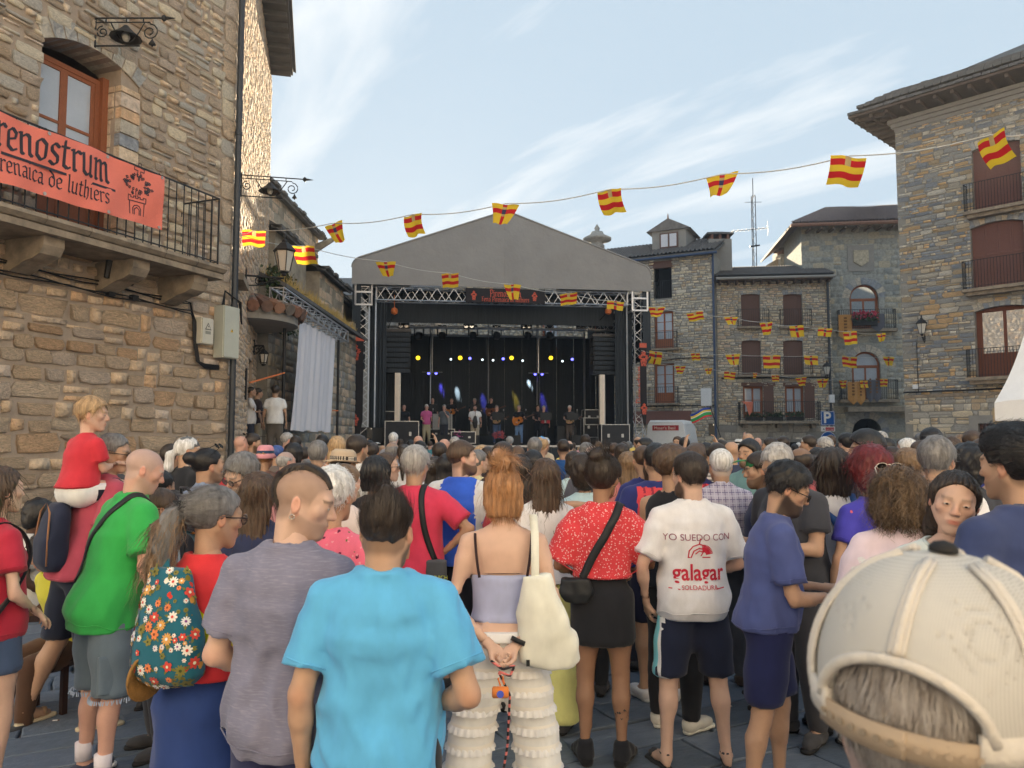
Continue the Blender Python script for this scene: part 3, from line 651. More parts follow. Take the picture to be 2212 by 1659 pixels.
def house_b1():
 root=thing('stone_house','tall grey rubble stone house with dormer just right of the stage','house',(B1R[0],B1R[1],0));rng=np.random.default_rng(41);HT=13.4
 h=[rect(F1,1413,564,1450,646),rect(F1,1414,672,1454,754),rect(F1,1414,785,1456,871)]
 more=[(h[0][0]-4.2,h[1][1],h[0][0]-3.,h[1][3]),(h[0][0]-8,h[1][1],h[0][0]-6.8,h[1][3])]
 wall_sheet('wall',root,F1,0,L1,0,HT,h+more,M_MORTG,.3,back=9)
 lay_stones(root,F1,lay_courses(0,L1,0,HT,h+more,(.12,.24),(1.2,3.2),rng,.03),M_DIM,60,(.015,.04),rng)
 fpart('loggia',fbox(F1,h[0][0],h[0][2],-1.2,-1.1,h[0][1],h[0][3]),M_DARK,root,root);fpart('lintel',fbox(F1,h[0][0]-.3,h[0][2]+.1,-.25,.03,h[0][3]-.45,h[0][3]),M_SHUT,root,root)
 railing(root,root,F1,h[0][0],h[0][2],h[0][1],1.15,.03,.14,r=.012,sides=False)
 for k in(1,2):
  a,b,c,d=h[k];window(root,F1,a,c,b,d,2,3,.2,M_WOODD,.25,fw=.09)
  bl=fpart('balcony',fbox(F1,a-.35,c+.35,0,.5,b-.14,b-.02),M_SLAB,root,root);railing(root,bl,F1,a-.3,c+.3,b,1.0,.44,.13,r=.011)
 for a,b,c,d in more:window(root,F1,a,c,b,d,2,3,.2,M_WOODD,.2)
 E0,E1=F1.P(-.3,HT,.45),F1.P(L1+.25,HT,.45);R0=F1.P(-.3,HT+2.0,-4.5);R1=F1.P(L1+.25,HT+2.0,-4.5)
 ro=fpart('roof',quadslab([E0,E1,R1,R0]),M_SLATE,root,root);up=np.array([0,0,.13])
 roof_tiles(root,ro,E0+up,E1+up,R0+up,78,16,M_TILEG)
 fpart('gutter',MB().bar(F1.P(-.3,HT-.05,.5),F1.P(L1+.3,HT-.05,.5),.08,8),M_BLUEP,root,root)
 s=F1.on(1543,700)[0];fpart('drainpipe',MB().bar(F1.P(s,0,.12),F1.P(s,HT,.12),.07,8),M_BLUEP,root,root)
 # dormer
 ds,dz=F1.on(1450,520,-2.2);do=fpart('dormer',fbox(F1,ds-1.15,ds+1.15,-4.4,-1.6,HT+.6,HT+2.3),M_PLAST,root,root)
 gv=[(ds-1.5,-1.4,HT+2.25),(ds+1.5,-1.4,HT+2.25),(ds,-1.4,HT+3.05),(ds-1.5,-4.6,HT+2.25),(ds+1.5,-4.6,HT+2.25),(ds,-4.6,HT+3.05)]
 fpart('dormer_roof',MB().add(F1.PV(gv),[(0,1,2),(5,4,3),(2,5,3,0),(1,4,5,2),(0,3,4,1)]),M_TILEG,do,root)
 fpart('finial',MB().bar(F1.P(ds,HT+3.0,-1.4),F1.P(ds,HT+3.35,-1.4),.07,6,.02),M_TILE[0],do,root)
 dw=MB();fbox(F1,ds-.62,ds+.62,-1.6,-1.52,HT+1.05,HT+2.1,dw);fpart('dormer_window',dw,M_SHUT,do,root)
 for a in(-.52,.06):fpart('pane',fbox(F1,ds+a,ds+a+.46,-1.52,-1.5,HT+1.15,HT+2.0),M_CURT,do,root)
 # round chimney pot seen over the stage roof and the gable-end chimney
 p=at(1290,520,52);pot=MB().lathe([(.42,0),(.42,1.5),(.5,1.55),(.5,1.75),(.42,1.8),(.42,2.0),(.95,2.1),(.98,2.25),(.5,2.5),(.4,2.7),(.12,2.75),(.2,2.95),(.02,3.25)],(p[0],p[1],p[2]-2.1),14)
 fpart('chimney_pot',pot,M_DIM[2],root,root,True)
 p=at(1552,545,50.5);chimney(root,p[0],p[1],8,at(1552,520,50.5)[2],1.5,1.0)
 # cables and a small box
 cb=MB();z1=F1.on(1500,775)[1];cb.tube([F1.P(s0,z1+.2*math.sin(i*.9)*.3,.08)for i,s0 in enumerate(np.linspace(h[2][0]-4,L1,12))],.03,5);z2=F1.on(1500,876)[1];cb.tube([F1.P(s0,z2,.08)for s0 in np.linspace(h[2][0]-4,L1,8)],.03,5);fpart('cables',cb,M_WIRE,root,root)
 a=F1.on(1528,870);fpart('meter_box',fbox(F1,a[0]-.35,a[0]+.3,.02,.22,a[1]-.2,a[1]+.9),M_WHITEP,root,root)
 # shop front with dark red fascia below
 a=F1.on(1420,905);fpart('shop_fascia',fbox(F1,a[0]-2,a[0]+2.2,.02,.15,a[1]-.3,a[1]+.5),M_SHUT2,root,root)
house_b1()
B2L=at(1553,946,48.4)[:2];B2R=at(1803,946,47.6)[:2];L2=float(np.linalg.norm(B2R-B2L));F2=Fr(B2L,B2R-B2L)
def house_b2():
 root=thing('stone_house','three storey stone house with brown shutters behind the parking sign','house',(B2L[0],B2L[1],0));rng=np.random.default_rng(42);HT=11.7
 sh=[rect(F2,*r)for r in((1602,633,1641,706),(1693,633,1732,706),(1603,733,1643,810),(1693,733,1734,810))];dw=[rect(F2,*r)for r in((1606,834,1648,903),(1697,834,1736,903))]
 gr=[(1.2,0,2.2,1.7),(2.9,0,5.6,1.55),(6.2,0,7.4,1.5)]
 wall_sheet('wall',root,F2,0,L2,0,HT,sh+dw+gr,M_MORTG,.35,back=9)
 hh=[(a,b,c,d+.0)for a,b,c,d in sh+dw]+gr
 lay_stones(root,F2,lay_courses(0,L2,2.6,HT,hh,(.1,.2),(1.3,3.4),rng,.028),M_DIM+[M_TAN[3]],60,(.015,.04),rng)
 lay_stones(root,F2,lay_courses(0,L2,0,2.6,hh,(.35,.5),(1.6,2.6),rng,.02),[M_PLAST,M_DIM[0]],0,(.01,.02),rng)
 for a,b,c,d in sh:
  shutter(root,F2,a,c,b,d,.15);arch_fill(root,F2,a,c,d-.11,d-.05,d+.04,-.3,.003,M_MORTG,vous=(M_GREY[:3],.3,.015))
  bl=fpart('balcony',fbox(F2,a-.3,c+.5,0,.42,b-.14,b-.02),M_SLAB,root,root);railing(root,bl,F2,a-.26,c+.46,b,1.05,.38,.13,r=.011)
 for a,b,c,d in dw:
  window(root,F2,a,c,b,d,2,2,.18,M_WOODD,.18,fw=.09)
  fpart('open_shutter',fbox(F2,c+.02,c+.62,.02,.07,b,d),M_SHUT,root,root);fpart('lintel',fbox(F2,a-.1,c+.75,-.2,.03,d,d+.22),M_SHUT,root,root)
 a=F2.on(1593,910);b=F2.on(1767,910)
 bl=fpart('balcony',fbox(F2,a[0],b[0],0,.85,a[1]-.16,a[1]),M_SLAB,root,root);railing(root,bl,F2,a[0]+.05,b[0]-.05,a[1]+.02,1.15,.8,.13,r=.012)
 for s in(a[0]+.4,(a[0]+b[0])/2,b[0]-.4):fpart('corbel',fbox(F2,s-.14,s+.14,0,.6,a[1]-.42,a[1]-.165),M_SLAB,bl,root)
 for x,w in((1625,.5),(1668,.5),(1712,.5)):
  s=F2.on(x,900)[0];fpart('planter',fbox(F2,s-w,s+w,.5,.72,a[1]+.02,a[1]+.25),M_IRON,bl,root)
  V,Fc=[],[];n=0
  for _ in range(120):
   p=F2.P(s+rng.uniform(-w,w),a[1]+.25+rng.uniform(0,.25),rng.uniform(.45,.8));q=rng.normal(0,.07,(2,3));V+=[p,p+q[0],p+q[0]+q[1],p+q[1]];Fc.append((n,n+1,n+2,n+3));n+=4
  mb=MB().add(np.array(V),Fc);fpart('foliage',mb,mat('pot_leaves',(.05,.08,.035),.7,var=.3),bl,root)['kind']='stuff'
 s=F2.on(1609,880)[0];fpart('hanging_cloth',MB().add(F2.PV([(s-.35,.86,a[1]+1.2),(s+.35,.86,a[1]+1.18),(s+.25,.88,a[1]+.55),(s+.1,.87,a[1]+.3),(s-.1,.88,a[1]+1.0)]),[(0,1,2,3,4)]),mat('salmon_cloth',lin(206,120,96),.9),bl,root)
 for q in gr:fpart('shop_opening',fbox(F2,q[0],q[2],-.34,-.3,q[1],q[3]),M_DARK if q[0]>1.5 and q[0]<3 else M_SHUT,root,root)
 E0,E1=F2.P(-.1,HT,.7),F2.P(L2+.1,HT,.7);R0=F2.P(-.1,HT+1.45,-3.6);R1=F2.P(L2+.1,HT+1.45,-3.6);up=np.array([0,0,.13])
 ro=fpart('roof',quadslab([E0,E1,R1,R0]),M_EAVE,root,root);roof_tiles(root,ro,E0+up,E1+up,R0+up,44,12,M_TILEG)
 fpart('eave_boards',fbox(F2,0,L2,0,.62,HT-.1,HT-.02),M_EAVE,root,root)
 for k in range(14):s=.2+(L2-.4)*k/13;fpart('rafter',fbox(F2,s-.05,s+.05,.02,.6,HT-.28,HT-.105),M_EAVE,ro,root)
 fpart('gutter',MB().bar(F2.P(-.1,HT+.02,.78),F2.P(L2+.1,HT+.02,.78),.09,8),M_PLAST,root,root)
 fpart('drainpipe',MB().bar(F2.P(L2-.2,0,.14),F2.P(L2-.2,HT,.14),.08,8),M_PIPE,root,root)
 cb=MB();z1=F2.on(1700,816)[1];cb.tube([F2.P(s0,z1,.08)for s0 in np.linspace(.2,L2-.2,9)],.04,5);fpart('cables',cb,M_WIRE,root,root)
 p=at(1700,545,55);chimney(root,p[0],p[1],9,at(1700,552,55)[2],1.3,1.0,M_DIM[1]);
 p=at(1660,575,56);fpart('back_roof',MB().add([(p[0]-1.7,p[1]-1,12.0),(p[0]+2.2,p[1]-1,12.0),(p[0]+2.2,p[1]-1,14.1),(p[0]+.3,p[1]-1,14.7),(p[0]-1.7,p[1]-1,13.5),(p[0]-1.7,p[1]+3,12.0),(p[0]+2.2,p[1]+3,12.0),(p[0]+2.2,p[1]+3,14.1),(p[0]+.3,p[1]+3,14.7),(p[0]-1.7,p[1]+3,13.5)],[(4,3,2,1,0),(0,5,9,4),(4,9,8,3),(3,8,7,2),(2,7,6,1),(5,6,7,8,9)]),M_DIM[4],root,root)
house_b2()
an=thing('tv_antenna','tall lattice television mast above the shuttered house','antenna',tuple(at(1630,575,54)))
def antenna():
 top=at(1625,385,54)[2]-an.location.z;m=MB()
 for a in(0,2.1,4.2):m.bar((.16*math.cos(a),.16*math.sin(a),-2.5),(.16*math.cos(a),.16*math.sin(a),top*.8),.03,5)
 m.bar((0,0,top*.8),(0,0,top),.03,5)
 for i in range(30):
  z=-2+(top*.8+2)*i/30;a=(i%3)*2.1;b=a+2.1;m.bar((.16*math.cos(a),.16*math.sin(a),z),(.16*math.cos(b),.16*math.sin(b),z+.3),.015,4)
 m.build('mast',M_PIPE,an)
 z=at(1625,494,54)[2]-an.location.z;m=MB();m.bar((-1.6,0,z-.2),(1.0,0,z+.05),.025,5)
 for i in range(9):x=-1.5+i*.3;m.bar((x,-.35,z-.2+.1*(x+1.6)),(x,.35,z-.2+.1*(x+1.6)),.012,4)
 m.bar((1.0,0,z-.5),(1.0,0,z+.55),.015,4);m.bar((.9,-.4,z-.4),(1.1,.4,z+.4),.015,4)
 m.build('aerial',M_PIPE,an)
 z=at(1625,437,54)[2]-an.location.z;MB().bar((-.6,0,z),(.6,0,z+.02),.02,5).bar((0,-.4,z+.4),(0,.4,z+.4),.02,5).bar((-.3,0,z-3.2),(.4,0,z-3.1),.06,6).build('aerial',M_PIPE,an)
antenna()
B3L=at(1742,946,49.4)[:2];B3R=at(1962,946,48.6)[:2];L3=float(np.linalg.norm(B3R-B3L));F3=Fr(B3L,B3R-B3L)
def half_round_window(root,fr,s0,s1,z0,zs,rec,wood,gl=None):
 gl=gl or M_GLASS
 w=(s1-s0)/2;c=(s0+s1)/2
 window(root,fr,s0,s1,z0,zs,2,1,rec,wood,.25,gl,fw=.12)
 pts=arc((c,zs),w-.1,0,math.pi,14);m=MB().add(fr.PV([(x,-rec-.03,z)for x,z in pts]),[tuple(range(len(pts)))]);fpart('fanlight',m,gl,root,root)
 m=MB();m.tube([fr.P(x,z,-rec)for x,z in arc((c,zs),w-.06,0,math.pi,16)],.07,6);fpart('arch_frame',m,wood,root,root)
def house_b3():
 root=thing('stone_house','narrow grey stone house with two arched windows and carved shield','house',(B3L[0],B3L[1],0));rng=np.random.default_rng(43);HT=15.72
 a1=rect(F3,1837,614,1897,713);a2=rect(F3,1842,759,1901,864);ga=rect(F3,1843,903,1905,1000);ga=(ga[0],0,ga[2],ga[3])
 wall_sheet('wall',root,F3,0,L3,0,HT,[a1,a2,ga],M_TOWER[0],.35,back=9)
 g=.35;lay_stones(root,F3,lay_courses(0,L3,0,HT,[(a[0]-g,a[1],a[2]+g,a[3]+g)for a in(a1,a2,ga)],(.3,.5),(1.1,2.3),rng,.03),M_TOWER,40,(.01,.03),rng)
 for a in(a1,a2,ga):
  w=(a[2]-a[0])/2;arch_fill(root,F3,a[0],a[2],a[3]-w,a[3]-.005,a[3]+.02,-.3,.003,M_TOWER[0],14,vous=(M_GREY[:3],.45,.015))
 for a in(a1,a2):
  w=(a[2]-a[0])/2;half_round_window(root,F3,a[0],a[2],a[1],a[3]-w,.2,M_WOODD,M_SKYG if a is a1 else M_GLASS)
  bl=fpart('balcony',fbox(F3,a[0]-.9,a[2]+.9,0,.6,a[1]-.18,a[1]),M_SLAB,root,root);railing(root,bl,F3,a[0]-.8,a[2]+.8,a[1]+.02,1.2,.55,.13,r=.013)
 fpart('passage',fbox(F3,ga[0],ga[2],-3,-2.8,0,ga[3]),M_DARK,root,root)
 z=F3.on(1890,880)[1];fpart('cornice',fbox(F3,F3.on(1822,880)[0],L3+1.5,0,1.0,z-.3,z),M_SLAB,root,root)
 c=F3.on(1859,558);sh=fpart('shield_panel',fbox(F3,c[0]-.8,c[0]+.8,.02,.07,c[1]-.85,c[1]+.85),M_PLAST,root,root)
 pts=[(c[0]-.45,c[1]+.5),(c[0]+.45,c[1]+.5),(c[0]+.45,c[1]-.25),(c[0],c[1]-.55),(c[0]-.45,c[1]-.25)]
 fpart('shield',MB().add(F3.PV([(x,.07,z)for x,z in pts]+[(x,.17,z)for x,z in pts]),[(9,8,7,6,5)]+[(i,(i+1)%5,(i+1)%5+5,i+5)for i in range(5)]),M_TOWER[3],sh,root)
 ov=1.25;zE=15.2
 A,B=F3.P(-ov+.35,zE,ov),F3.P(L3+1,zE,ov);D=F3.P(-ov+.35,zE,-9);T0=F3.P(L3*.42,zE+2.3,-3.6);T1=F3.P(L3+1,zE+2.3,-3.6)
 ro=fpart('roof',MB().add([A,B,T1,T0,D,A+[0,0,.16],B+[0,0,.16],T1+[0,0,.16],T0+[0,0,.16],D+[0,0,.16]],[(3,2,1,0),(5,6,7,8),(0,1,6,5),(4,3,0),(5,8,9),(4,0,5,9)]),M_EAVE,root,root)
 V,Fc=[],[];n=40;m=26;up=np.array([0,0,.22])
 for j in range(m*2):
  t=((j//2)+j%2)/m
  for i in range(n*4+1):
   a=i/(n*4);p=(A*(1-a)+B*a)*(1-t)+(T0*(1-a)+T1*a)*t;V.append(p+up+np.array([0,0,.07*math.cos(2*math.pi*i/4)+(.06 if j%2==0 else 0)]))
 X=n*4+1;Fc=[(j*X+i,j*X+i+1,(j+1)*X+i+1,(j+1)*X+i)for j in range(2*m-1)for i in range(X-1)]
 fpart('roof_tiles',MB().add(np.array(V),Fc),mat('tile_mauve',lin(120,108,106),.85,var=.2,vs=4),ro,root)['kind']='stuff'
 fpart('eave_band',MB().bar(A+[0,0,.08],B+[0,0,.08],.12,6),M_TILE[0],ro,root)
 for k in range(9):p0=F3.P(.3+k*L3/8.5,zE-.1,0);fpart('rafter',MB().bar(p0,p0+F3.n*(ov-.1)+np.array([0,0,-.02]),.1,4),M_EAVE,ro,root)
 return a1,a2
B3A=house_b3()
# ---- right-hand house, near
B4C=at(1957,946,31)[:2];F4=Fr(B4C,(.68,-.73));L4=12.;F4s=Fr(B4C+np.array([.73,.68])*9,(-.73,-.68))
def house_b4():
 root=thing('stone_house','large blue grey and tan rubble stone house at the right edge','house',(B4C[0],B4C[1],0));rng=np.random.default_rng(44);HT=14.1
 op=[(2.75,10.4,4.35,12.95),(2.6,7.45,4.35,9.95),(2.62,4.1,4.5,6.75)];gw=(2.6,.4,5.2,2.35)
 more=[(a+4,b,c+4,d)for a,b,c,d in op]
 HT=14.9;wall_sheet('wall',root,F4,0,L4,0,HT,op+more+[gw],M_MORTG,.4,back=9)
 lay_stones(root,F4,lay_courses(0,L4,3.5,HT,op+more,(.09,.22),(1.4,4.0),rng,.022),M_GREY,300,(.012,.04),rng,[.22,.14,.2,.1,.12,.12,.1])
 lay_stones(root,F4,lay_courses(0,L4,0,3.4,[gw],(.14,.32),(1.4,3.4),rng,.022),M_DIM,60,(.012,.03),rng)
 fpart('string_course',fbox(F4,0,L4,-.02,.05,3.4,3.5),M_SLAB,root,root)
 for i,(a,b,c,d)in enumerate(op+more):
  arch_fill(root,F4,a,c,d-.18,d-.04,d+.03,-.35,.003,M_MORTG,vous=(M_GREY[:4],.3,.012))
  if i%3==2:window(root,F4,a,c,b,d-.02,2,1,.22,mat('door_wood',lin(112,66,48),.55,var=.15,stretch=(6,6,1)),.32,M_SKYG,fw=.14)
  else:shutter(root,F4,a,c,b,d-.02,.18,M_SHUT2,4,True)
  bl=fpart('balcony',fbox(F4,a-.25,c+.3,-.02,.48,b-.16,b-.04),M_SLAB,root,root);fpart('balcony_moulding',fbox(F4,a-.15,c+.2,-.02,.36,b-.3,b-.163),M_SLAB,bl,root);railing(root,bl,F4,a-.2,c+.25,b-.03,1.05,.42,.1,r=.009)
 fpart('window_surround',fbox(F4,gw[0]-.3,gw[0],-.02,.06,.3,2.65),M_PLAST,root,root);fpart('window_surround',fbox(F4,gw[0],gw[2]+.3,-.02,.06,2.35,2.65),M_PLAST,root,root)
 w=window(root,F4,gw[0],gw[2],gw[1],gw[3],3,1,.2,M_SHUT2,0,fw=.14)
 m=MB()
 for s in np.arange(gw[0]+.1,gw[2],.13):m.bar(F4.P(s,gw[1],.02),F4.P(s,gw[3],.02),.01,4)
 fpart('window_bars',m,M_IRON,w,root)
 # overhanging eave with soffit, tile edge
 ov=1.3;HT=14.95
 A=F4.P(-1.35,HT,ov);B=F4.P(L4,HT,ov);C_=F4.P(L4,HT,-9);D=F4.P(-1.35,HT,-9)
 fpart('soffit',quadslab([A,B,C_,D],.1),M_EAVE,root,root)
 for k in range(16):s=-1.1+k*.6;fpart('rafter',fbox(F4,s-.06,s+.06,.0,ov-.15,HT-.14,HT-.003),M_EAVE,root,root)
 for k in range(10):d=.9-k*.6;fpart('rafter',fbox(F4,-1.25,-.02,d-.06,d+.06,HT-.14,HT-.003),M_EAVE,root,root)
 for q in(0,.1,.2):fpart('cornice',fbox(F4,-.01-q,L4,-.1,.06+q,HT-.62+q*1.6,HT-.62+q*1.6+.16),M_PLAST,root,root)
 up=np.array([0,0,.11]);ro=fpart('roof',MB().add([A+up,B+up,F4.P(L4,HT+3.0,-3.6),F4.P(4,HT+3.0,-3.6),D+up,C_+up],[(0,1,2,3),(4,0,3),(5,4,3,2)]),M_SLATE,root,root)
 for k in range(46):
  s=-1.35+k*.29;e=fbox(F4,s,s+.27,ov-.45,ov+random.uniform(.04,.1),HT+.115,HT+.2+random.uniform(0,.03));fpart('roof_tile',e,M_SLATE,ro,root)
 for row in range(1,5):
  for k in range(44):
   s=-1.2+row*.2+k*.29;d1=ov-row*.42;z=HT+.2+row*.42*.55
   fpart('roof_tile',fbox(F4,s,s+.27,d1-.1,d1+.42,z-.1,z+random.uniform(0,.03)),M_SLATE,ro,root)if k<30 else None
 sc=F4.on(1975,905);fpart('cables',MB().tube([F4.P(s,3.62,.08)for s in np.linspace(0,L4,14)],.03,5).bar(F4.P(.55,3.6,.05),F4.P(.55,5.6,.05),.015,4),M_WIRE,root,root)
 fpart('junction_box',fbox(F4,.35,.55,.02,.1,3.75,3.92),M_WHITEP,root,root)
 wall_sheet('side_wall',root,F4s,0,9,0,HT-.02,[],M_MORTG,back=.3)
house_b4()
lantern('black wall lantern on the corner of the right hand house',F4.P(.85,5.75,.02),F4.n,.8,.3)
lantern('black wall lantern at the drainpipe between the two far houses',F2.P(L2-.45,F2.on(1797,815)[1],.02),F2.n,.95,.4)
# ---- unseen houses, inferred from window reflections, moved close and whitened to bounce sunlight
def behind():
 rng=np.random.default_rng(61);xs=[-34,-20,-7,8,22,36];ML=mat('bounce_white',lin(236,230,220),.95,var=.06,vs=1.5,bump=.3)
 for i,(a,b)in enumerate(zip(xs,xs[1:])):
  h=(13.0,13.6,12.8,13.8,13.0)[i];root=thing('fill_house',('leftmost','second','middle','fourth','rightmost')[i]+' of five unseen white houses added behind the viewer to bounce sunlight','house',((a+b)/2,-9,0));fr=Fr((b,-9),(-1,0));L=b-a-.02
  ho=[(s,z,s+1.1,z+1.9)for z in(1.0,4.6,8.2)for s in np.arange(1.5,L-1.5,3.2)];wall_sheet('wall',root,fr,0,L,0,h,ho,ML,.25,back=8)
  for q in ho:shutter(root,fr,q[0],q[2],q[1],q[3],.1,M_SHUT,2)
  E0,E1,R0,R1=fr.P(-.1,h,.6),fr.P(L+.1,h,.6),fr.P(-.1,h+1.8,-4),fr.P(L+.1,h+1.8,-4);fpart('roof',quadslab([E0,E1,R1,R0]),M_TILE[1],root,root)
behind()
# ================================================================ lettering: strokes swept with a broad nib
GL={
'i':([[(0,.93),(.12,1),(.12,.08),(.25,0)],[(.08,1.32),(.18,1.4)]],.38),'r':([[(0,.93),(.12,1),(.12,.06),(.22,0)],[(.14,.78),(.36,1),(.5,.88)]],.54),
'e':([[(.52,.14),(.3,0),(.1,.16),(.09,.8),(.3,1),(.5,.84),(.46,.6),(.12,.46)]],.62),'n':([[(0,.93),(.12,1),(.12,.06),(.22,0)],[(.14,.8),(.38,1),(.5,.88),(.5,.1),(.62,0)]],.74),
'm':([[(0,.93),(.12,1),(.12,.06),(.22,0)],[(.14,.8),(.36,1),(.46,.88),(.46,.08),(.54,0)],[(.48,.8),(.7,1),(.8,.88),(.8,.1),(.92,0)]],1.04),
'o':([[(.3,1),(.09,.8),(.09,.2),(.3,0),(.53,.2),(.53,.8),(.3,1)]],.7),'s':([[(.5,.86),(.28,1),(.1,.82),(.14,.62),(.45,.42),(.47,.17),(.28,0),(.05,.13)]],.6),
't':([[(.2,1.28),(.18,.12),(.34,0),(.48,.1)],[(.02,.97),(.44,.99)]],.54),'u':([[(0,.95),(.1,1),(.1,.15),(.28,0),(.48,.16)],[(.5,1),(.5,.08),(.62,0)]],.74),
'a':([[(.1,.86),(.3,1),(.48,.85),(.48,.1),(.6,0)],[(.48,.56),(.2,.5),(.08,.25),(.22,0),(.46,.17)]],.68),'c':([[(.5,.82),(.3,1),(.1,.8),(.09,.2),(.3,0),(.5,.14)]],.58),
'd':([[(.06,1.45),(.42,1.15),(.54,.75),(.52,.2),(.3,0),(.1,.2),(.1,.74),(.3,.95),(.5,.8)]],.68),'l':([[(.04,1.48),(.13,1.55),(.13,.1),(.27,0)]],.38),
'h':([[(.04,1.48),(.13,1.55),(.13,.06),(.22,0)],[(.15,.8),(.38,1),(.5,.86),(.5,.15),(.36,-.15)]],.7),
'P':([[(.22,1.5),(.22,-.2)],[(.0,1.4),(.35,1.6),(.74,1.35),(.74,.85),(.45,.6),(.2,.7)]],.88),'F':([[(.2,1.45),(.2,0)],[(.02,1.4),(.7,1.5)],[(.2,.8),(.55,.84)]],.72),' ':([],.42)}
def nib_text(txt,nib=.17,ang=38):
 """-> list of quads in text units (x, y), width"""
 w=np.array([math.cos(math.radians(ang)),math.sin(math.radians(ang))])*nib;Q=[];x=0.
 def seg(a,b,off):
  a=np.array(a)+off;b=np.array(b)+off;h=w/2;Q.append([a-h,a+h,b+h,b-h])
  d=b-a;l=np.linalg.norm(d)
  if l>1e-6:p=np.array([-d[1],d[0]])/l*nib*.22;d=d/l*nib*.12;Q.append([a-d-p,b+d-p,b+d+p,a-d+p])
 for ch in txt:
  st,adv=GL[ch]
  for s in st:
   for a,b in zip(s,s[1:]):seg(a,b,np.array([x,0]))
  x+=adv
 return Q,x
def text_part(parent,name,Q,org,ex,ez,sc,m,off,fn=None):
 """quads to 3D: org + ex*x*sc + ez*y*sc, each stroke a hair prouder than the last"""
 mb=MB();nn=np.cross(ex,ez);nn=nn/np.linalg.norm(nn)
 for i,q in enumerate(Q):
  q3=[(np.asarray(org)+np.asarray(ex)*p[0]*sc+np.asarray(ez)*p[1]*sc+nn*(off+.00025*(i%9)))for p in q]
  if fn:q3=[fn(p)for p in q3]
  a,b,c,d=q3;nrm=np.cross(b-a,c-a)
  mb.add(q3 if np.dot(nrm,nn)>0 else q3[::-1],[(0,1,2,3)])
 return mb.build(name,m,parent)
def line_quads(polys,w=.06):
 Q=[]
 for P in polys:
  for a,b in zip(P,P[1:]):
   a=np.array(a,float);b=np.array(b,float);d=b-a;l=np.linalg.norm(d)
   if l<1e-6:continue
   p=np.array([-d[1],d[0]])/l*w/2;e=d/l*w*.4;Q.append([a-e-p,b+e-p,b+e+p,a-e+p])
 return Q
EMBLEM=[[(.4,3.0),(.4,2.75),(.15,2.75),(.15,2.55),(.4,2.55),(.4,2.2),(.6,2.2),(.6,2.55),(.85,2.55),(.85,2.75),(.6,2.75),(.6,3.0),(.4,3.0)],
[(.05,.0),(.05,.75),(-.05,.75),(-.05,1.05),(.12,1.05),(.12,.95),(.3,.95),(.3,1.05),(.42,1.05),(.42,.95),(.58,.95),(.58,1.05),(.7,1.05),(.7,.95),(.88,.95),(.88,1.05),(1.05,1.05),(1.05,.75),(.95,.75),(.95,0)],
[(.05,.75),(.95,.75)],[(.25,0),(.25,.35),(.35,.5),(.5,.55),(.65,.5),(.75,.35),(.75,0)],[(.35,0),(.35,.3),(.5,.42),(.65,.3),(.65,0)],[(.45,1.05),(.42,1.35)],[(.55,1.05),(.58,1.35)]]
_er=np.random.default_rng(4)
for k in range(46):
 a=_er.uniform(0,6.28);r=_er.uniform(.15,1)**.5;x,y=.5+r*.85*math.cos(a),1.75+r*.5*math.sin(a);EMBLEM.append([(x,y),(x+.1*math.cos(a+.6),y+.12*math.sin(a+.6)),(x+.17*math.cos(a),y+.16*math.sin(a)),(x+.1*math.cos(a-.6),y+.12*math.sin(a-.6)),(x,y)])
